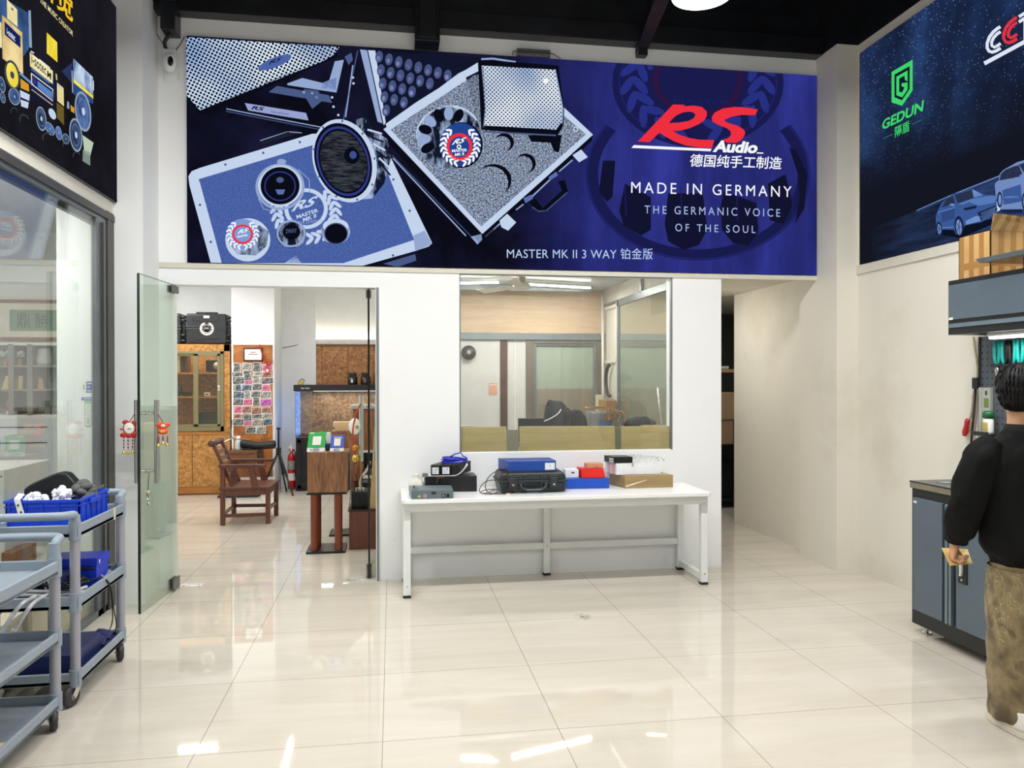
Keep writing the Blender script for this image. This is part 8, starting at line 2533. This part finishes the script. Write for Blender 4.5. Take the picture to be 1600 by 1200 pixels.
# body: one skin surface from crown to feet with arms and hands
m = pmb()
hx, hy = -0.008, 0.015
m.loft([ring((hx, hy + dy, z), rx, ry, 28) for (dy, z, rx, ry) in (
    (0, 0.78, 0.11, 0.09), (0, 0.90, 0.13, 0.095), (0, 1.05, 0.15, 0.10), (0, 1.18, 0.165, 0.10), (0, 1.27, 0.165, 0.085), (-0.005, 1.33, 0.11, 0.065), (-0.005, 1.38, 0.062, 0.058), (-0.002, 1.42, 0.056, 0.056), (0.004, 1.455, 0.056, 0.062),
    (0.018, 1.475, 0.062, 0.080), (0.022, 1.50, 0.068, 0.090), (0.018, 1.535, 0.073, 0.095), (0.012, 1.575, 0.076, 0.098), (0.006, 1.61, 0.075, 0.096), (0.004, 1.64, 0.064, 0.082), (0.004, 1.66, 0.042, 0.054), (0.004, 1.668, 0.012, 0.016))], M_SKIN)
# face: nose, brow, lips, eyes, ears
fy = hy + 0.012 + 0.098
m.loft([ring((hx, fy - 0.012, 1.585), 0.008, 0.010, 12), ring((hx, fy - 0.002, 1.562), 0.011, 0.014, 12), ring((hx, fy + 0.006, 1.545), 0.015, 0.016, 12), ring((hx, fy - 0.004, 1.534), 0.010, 0.010, 12)], M_SKIN)
m.blob((hx, fy - 0.004, 1.512), (0.022, 0.008, 0.005), pm('lips', 'b5705f', 0.45), 14, 7)
m.blob((hx, fy - 0.005, 1.504), (0.018, 0.008, 0.005), pm('lips', 'b5705f', 0.45), 14, 7)
for s in (-1, 1):
    m.blob((hx + s * 0.031, fy - 0.012, 1.575), (0.013, 0.008, 0.008), pm('eye_white', 'ece8e2', 0.3), 12, 8)
    m.blob((hx + s * 0.031, fy - 0.005, 1.575), (0.006, 0.003, 0.006), pm('iris_dark', '1c120c', 0.2), 10, 6)
    m.blob((hx + s * 0.031, fy - 0.006, 1.595), (0.018, 0.006, 0.004), M_HAIR, 12, 6)
    m.blob((hx + s * 0.078, hy + 0.026, 1.552), (0.010, 0.020, 0.031), M_SKIN, 14, 9, 0, (0, 0, s * 0.35))
    m.blob((hx + s * 0.080, hy + 0.030, 1.530), (0.007, 0.010, 0.012), M_SKIN, 10, 7)
# arms: shoulder, elbow, wrist
LA = [(-0.175, 0, 1.27), (-0.225, 0.0, 1.19), (-0.255, 0.005, 1.06), (-0.258, 0.05, 0.95), (-0.256, 0.095, 0.865), (-0.258, 0.108, 0.832)]
m.loft(limb(LA, [0.055, 0.050, 0.042, 0.040, 0.030, 0.027], 16), M_SKIN)
RA = [(0.175, 0, 1.27), (0.225, 0.0, 1.19), (0.262, 0.01, 1.05), (0.240, 0.12, 1.01), (0.20, 0.25, 1.02), (0.19, 0.30, 1.025)]
m.loft(limb(RA, [0.055, 0.050, 0.042, 0.040, 0.030, 0.027], 16), M_SKIN)


def hand(m, W, d, n, s, curl):
    """W wrist, d towards the knuckles, n out of the palm (the way fingers curl), s towards the index side"""
    W, d, n, s = Vector(W), Vector(d).normalized(), Vector(n).normalized(), Vector(s).normalized()
    K = W + d * 0.085
    prof = ((0.0, 0.025, 0.018), (0.02, 0.032, 0.019), (0.05, 0.040, 0.017), (0.075, 0.042, 0.014), (0.092, 0.036, 0.009))
    m.loft([[W + d * t + s * a * math.cos(q) + n * b * math.sin(q) for q in [2 * math.pi * k / 18 for k in range(18)]] for t, a, b in prof], M_SKIN)
    for k, (off, ln) in enumerate(((0.030, 0.92), (0.010, 1.0), (-0.011, 0.95), (-0.030, 0.76))):
        p = K + s * off
        pts = [p - d * 0.01, p]
        ang = 0.25
        for seg, L_ in enumerate((0.040, 0.027, 0.020)):
            ang += curl[seg] + 0.06 * (k - 1.5)
            p = p + (d * math.cos(ang) + n * math.sin(ang)) * L_ * ln
            pts.append(p)
        m.tube(pts, [0.0085, 0.0090, 0.0082, 0.0074, 0.0056], M_SKIN, 12)
        m.blob(pts[-1], (0.0058,) * 3, M_SKIN, 10, 7)
        m.blob(pts[2], (0.0088,) * 3, M_SKIN, 10, 7)
        dirv = (pts[-1] - pts[-2]).normalized()
        m.blob(pts[-1] - n * 0.003 - dirv * 0.003, (0.0042, 0.0042, 0.0036), pm('nail', 'e8bfae', 0.3), 8, 6)
    p0 = W + d * 0.022 + s * 0.026
    p1 = p0 + s * 0.024 + d * 0.022 + n * 0.012
    p2 = p1 + d * 0.026 + n * 0.020 + s * 0.006
    p3 = p2 + d * 0.016 + n * 0.018 - s * 0.004
    m.tube([W + d * 0.010 + s * 0.012, p0, p1, p2, p3], [0.013, 0.0135, 0.011, 0.0095, 0.0070], M_SKIN, 12)
    m.blob(p3, (0.0072,) * 3, M_SKIN, 10, 7)


hand(m, (-0.262, 0.106, 0.842), (-0.12, 0.15, -0.95), (0.86, -0.42, -0.18), (0.42, 0.90, 0.10), (0.95, 1.05, 0.7))
hand(m, (0.19, 0.30, 1.025), (-0.10, 0.98, 0.02), (-0.3, -0.05, -0.95), (-0.92, -0.1, 0.3), (0.35, 0.5, 0.3))
# legs and feet under the trousers
for s, cx in ((-1, -0.05), (1, 0.11)):
    m.loft([ring((cx * k, dy, z), r, r * 1.05, 18) for (z, r, k, dy) in ((0.78, 0.072, 0.85, 0), (0.60, 0.070, 0.95, 0), (0.44, 0.055, 1, 0), (0.30, 0.050, 1, -0.01), (0.12, 0.036, 1.05, -0.02), (0.075, 0.034, 1.05, -0.02))], M_SKIN)
turn_head(m.build('body', pe))
# hair: a rounded cap of short strands, full at the back and cropped at the nape
m = pmb()
rows_ = []
for (z, rx, yb, yf) in ((1.462, 0.046, -0.068, -0.035), (1.478, 0.068, -0.090, -0.005), (1.50, 0.082, -0.102, 0.030), (1.535, 0.092, -0.112, 0.052), (1.57, 0.097, -0.117, 0.080), (1.605, 0.097, -0.115, 0.102), (1.635, 0.089, -0.102, 0.104), (1.662, 0.068, -0.075, 0.085), (1.680, 0.040, -0.045, 0.055), (1.686, 0.010, -0.012, 0.02)):
    cyc, ry = (yb + yf) / 2, (yf - yb) / 2
    rows_.append([Vector((hx + rx * math.cos(t) * (1 + random.uniform(-.03, .03)), hy + cyc + ry * math.sin(t) * (1 + random.uniform(-.03, .03)), z + random.uniform(-.003, .003))) for t in [2 * math.pi * k / 36 for k in range(36)]])
m.loft(rows_, M_HAIR)
for k in range(420):
    a, b_ = random.uniform(0, 6.283), random.uniform(0.05, 0.98)
    i = int(b_ * 8)
    p = rows_[i + 1][int(a / 6.283 * 36) % 36]
    q = rows_[i][int(a / 6.283 * 36) % 36]
    dn = (q - p).normalized()
    o = Vector((p.x - hx, p.y - hy, 0)).normalized() if (p - Vector((hx, hy, p.z))).length > 1e-3 else Vector((0, 0, 1))
    m.tube([p + o * 0.001, p + dn * 0.016 + o * 0.006, p + dn * 0.034 + o * 0.003], [0.0035, 0.0028, 0.0008], M_HAIR, 5)
turn_head(m.build('hair', pe))
# sweater
m = pmb()
m.loft([ring((cx, dy, z), rx, ry, 32, None, (0, 0, 0), 0.012) for (cx, dy, z, rx, ry) in (
    (0.03, 0.0, 0.742, 0.150, 0.115), (0.03, 0.0, 0.735, 0.166, 0.130), (0.03, 0, 0.76, 0.172, 0.136), (0.028, 0, 0.785, 0.178, 0.142), (0.025, 0, 0.80, 0.205, 0.165), (0.02, 0, 0.84, 0.212, 0.168), (0.012, 0, 0.90, 0.208, 0.158), (0.008, 0, 1.0, 0.214, 0.152), (0.004, 0, 1.10, 0.222, 0.150), (0.0, 0, 1.20, 0.228, 0.142),
    (0.0, -0.002, 1.27, 0.222, 0.122), (0.0, -0.004, 1.315, 0.178, 0.100), (-0.004, -0.004, 1.35, 0.122, 0.084), (-0.006, -0.004, 1.375, 0.086, 0.074))], M_SWEAT, cap=False)
for side, pts, rad in ((-1, [(-0.150, 0, 1.300), (-0.195, 0, 1.265), (-0.228, 0.0, 1.20), (-0.252, 0.002, 1.11), (-0.266, 0.01, 1.03), (-0.270, 0.035, 0.965), (-0.264, 0.07, 0.905), (-0.262, 0.085, 0.882), (-0.259, 0.100, 0.852), (-0.259, 0.105, 0.836)], [0.066, 0.082, 0.085, 0.080, 0.078, 0.075, 0.072, 0.060, 0.052, 0.050]),
                       (1, [(0.150, 0, 1.300), (0.195, 0, 1.265), (0.228, 0.0, 1.20), (0.256, 0.0, 1.11), (0.268, 0.02, 1.04), (0.256, 0.10, 1.01), (0.232, 0.18, 1.01), (0.215, 0.22, 1.014), (0.20, 0.26, 1.018), (0.195, 0.28, 1.02)], [0.066, 0.080, 0.084, 0.082, 0.084, 0.082, 0.074, 0.058, 0.052, 0.050])):
    rg = limb(pts, rad, 22)
    rg = [[p + Vector((random.uniform(-1, 1), random.uniform(-1, 1), random.uniform(-1, 1))) * 0.0025 for p in r] for r in rg]
    m.loft(rg, M_SWEAT, cap=False)
sw = m.build('sweater', pe)
sb_ = sw.modifiers.new('smooth', 'SUBSURF')
sb_.levels = sb_.render_levels = 2
tx = bpy.data.textures.new('cloth_folds', 'CLOUDS')
tx.noise_scale, tx.noise_depth = 0.085, 2
dsp = sw.modifiers.new('folds', 'DISPLACE')
dsp.texture, dsp.strength, dsp.mid_level, dsp.texture_coords = tx, 0.028, 0.5, 'LOCAL'
m = pmb()
m.loft([ring((-0.006, -0.004, z), rx, ry, 32) for (z, rx, ry) in ((1.366, 0.090, 0.078), (1.380, 0.088, 0.077), (1.400, 0.078, 0.072), (1.402, 0.072, 0.066), (1.380, 0.080, 0.069))], pm('sweater_rib', '0e0f10', 0.85, var=0.1), cap=False)
m.build('collar', pe)
# trousers
m = pmb()
m.loft([ring((0.03, 0, z), rx, ry, 30) for (z, rx, ry) in ((0.80, 0.165, 0.128), (0.76, 0.168, 0.135), (0.70, 0.178, 0.145), (0.66, 0.176, 0.142))], M_TROU, cap=False)
for s, c0 in ((-1, -0.052), (1, 0.118)):
    rg = []
    for i, (z, r, ry, dx, dy) in enumerate(((0.735, 0.094, 0.138, 0.0, 0), (0.66, 0.102, 0.138, 0.0, 0), (0.56, 0.103, 0.130, 0, 0), (0.46, 0.101, 0.122, 0, -0.004), (0.36, 0.104, 0.120, -0.004 * -s, -0.008), (0.26, 0.102, 0.118, 0, -0.012), (0.18, 0.106, 0.120, 0, -0.016), (0.12, 0.100, 0.116, 0, -0.018), (0.075, 0.106, 0.124, 0, -0.02), (0.040, 0.102, 0.120, 0, -0.02), (0.045, 0.090, 0.105, 0, -0.02))):
        c = (c0 + dx + s * 0.012 * (0.735 - z), dy, z)
        rg.append([p + Vector((0, 0, random.uniform(-.004, .004))) for p in ring(c, r, ry, 26, None, (0, 0, 0), 0.02)])
    m.loft(rg, M_TROU, cap=False)
tr_ = m.build('trousers', pe)
sb_ = tr_.modifiers.new('smooth', 'SUBSURF')
sb_.levels = sb_.render_levels = 2
dsp = tr_.modifiers.new('folds', 'DISPLACE')
dsp.texture, dsp.strength, dsp.mid_level, dsp.texture_coords = tx, 0.024, 0.5, 'LOCAL'
# shoes
M_SHOEW = pm('shoe_white', 'e9e6dd', 0.5, var=0.04)
for s, cx, cy in ((-1, -0.092, -0.030), (1, 0.140, -0.025)):
    out = []
    for k in range(30):
        t = 2 * math.pi * k / 30
        y = 0.142 * math.sin(t)
        wd = 0.047 + (0.006 if y > 0.02 else 0) - (0.004 if y < -0.05 else 0)
        out.append((cx + wd * math.copysign(abs(math.cos(t)) ** 0.75, math.cos(t)), cy + y, 0))
    m = pmb()
    m.prism(out, (0, 0, 0.032), pm('shoe_sole', 'dcd6c4', 0.55), 0.006)
    shoe = m.build('shoe', pe)
    m = pmb()
    rr_ = []
    for (z, k, y0, sc) in ((0.030, 0.97, 0.0, 0.97), (0.048, 0.96, -0.002, 0.94), (0.066, 0.86, -0.020, 0.82), (0.085, 0.74, -0.050, 0.60), (0.100, 0.66, -0.068, 0.42), (0.108, 0.60, -0.070, 0.38)):
        rr_.append([Vector((cx + (p[0] - cx) * k, cy + (p[1] - cy) * sc + y0, z)) for p in out])
    m.loft(rr_, M_SHOEW)
    m.box(cx - 0.046, cx - 0.040, cy + 0.01, cy + 0.04, 0.05, 0.062, M_BLACKM, 0.002)
    m.build('shoe_upper', shoe)
cdm = MB()
cdm.T = PW
A_, B_, C_, D_ = Vector((-0.300, 0.158, 0.792)), Vector((-0.305, 0.083, 0.724)), Vector((-0.187, 0.098, 0.730)), Vector((-0.155, 0.183, 0.778))
nn = (C_ - B_).cross(A_ - B_).normalized() * 0.004
cdm.hexa([B_, C_, D_, A_, B_ + nn, C_ + nn, D_ + nn, A_ + nn], pm('yellow_card', 'ddc27a', 0.55, var=0.04))
one(cdm, 'sanding_pad', 'yellow square pad held in the hand of the person in black', 'pad')
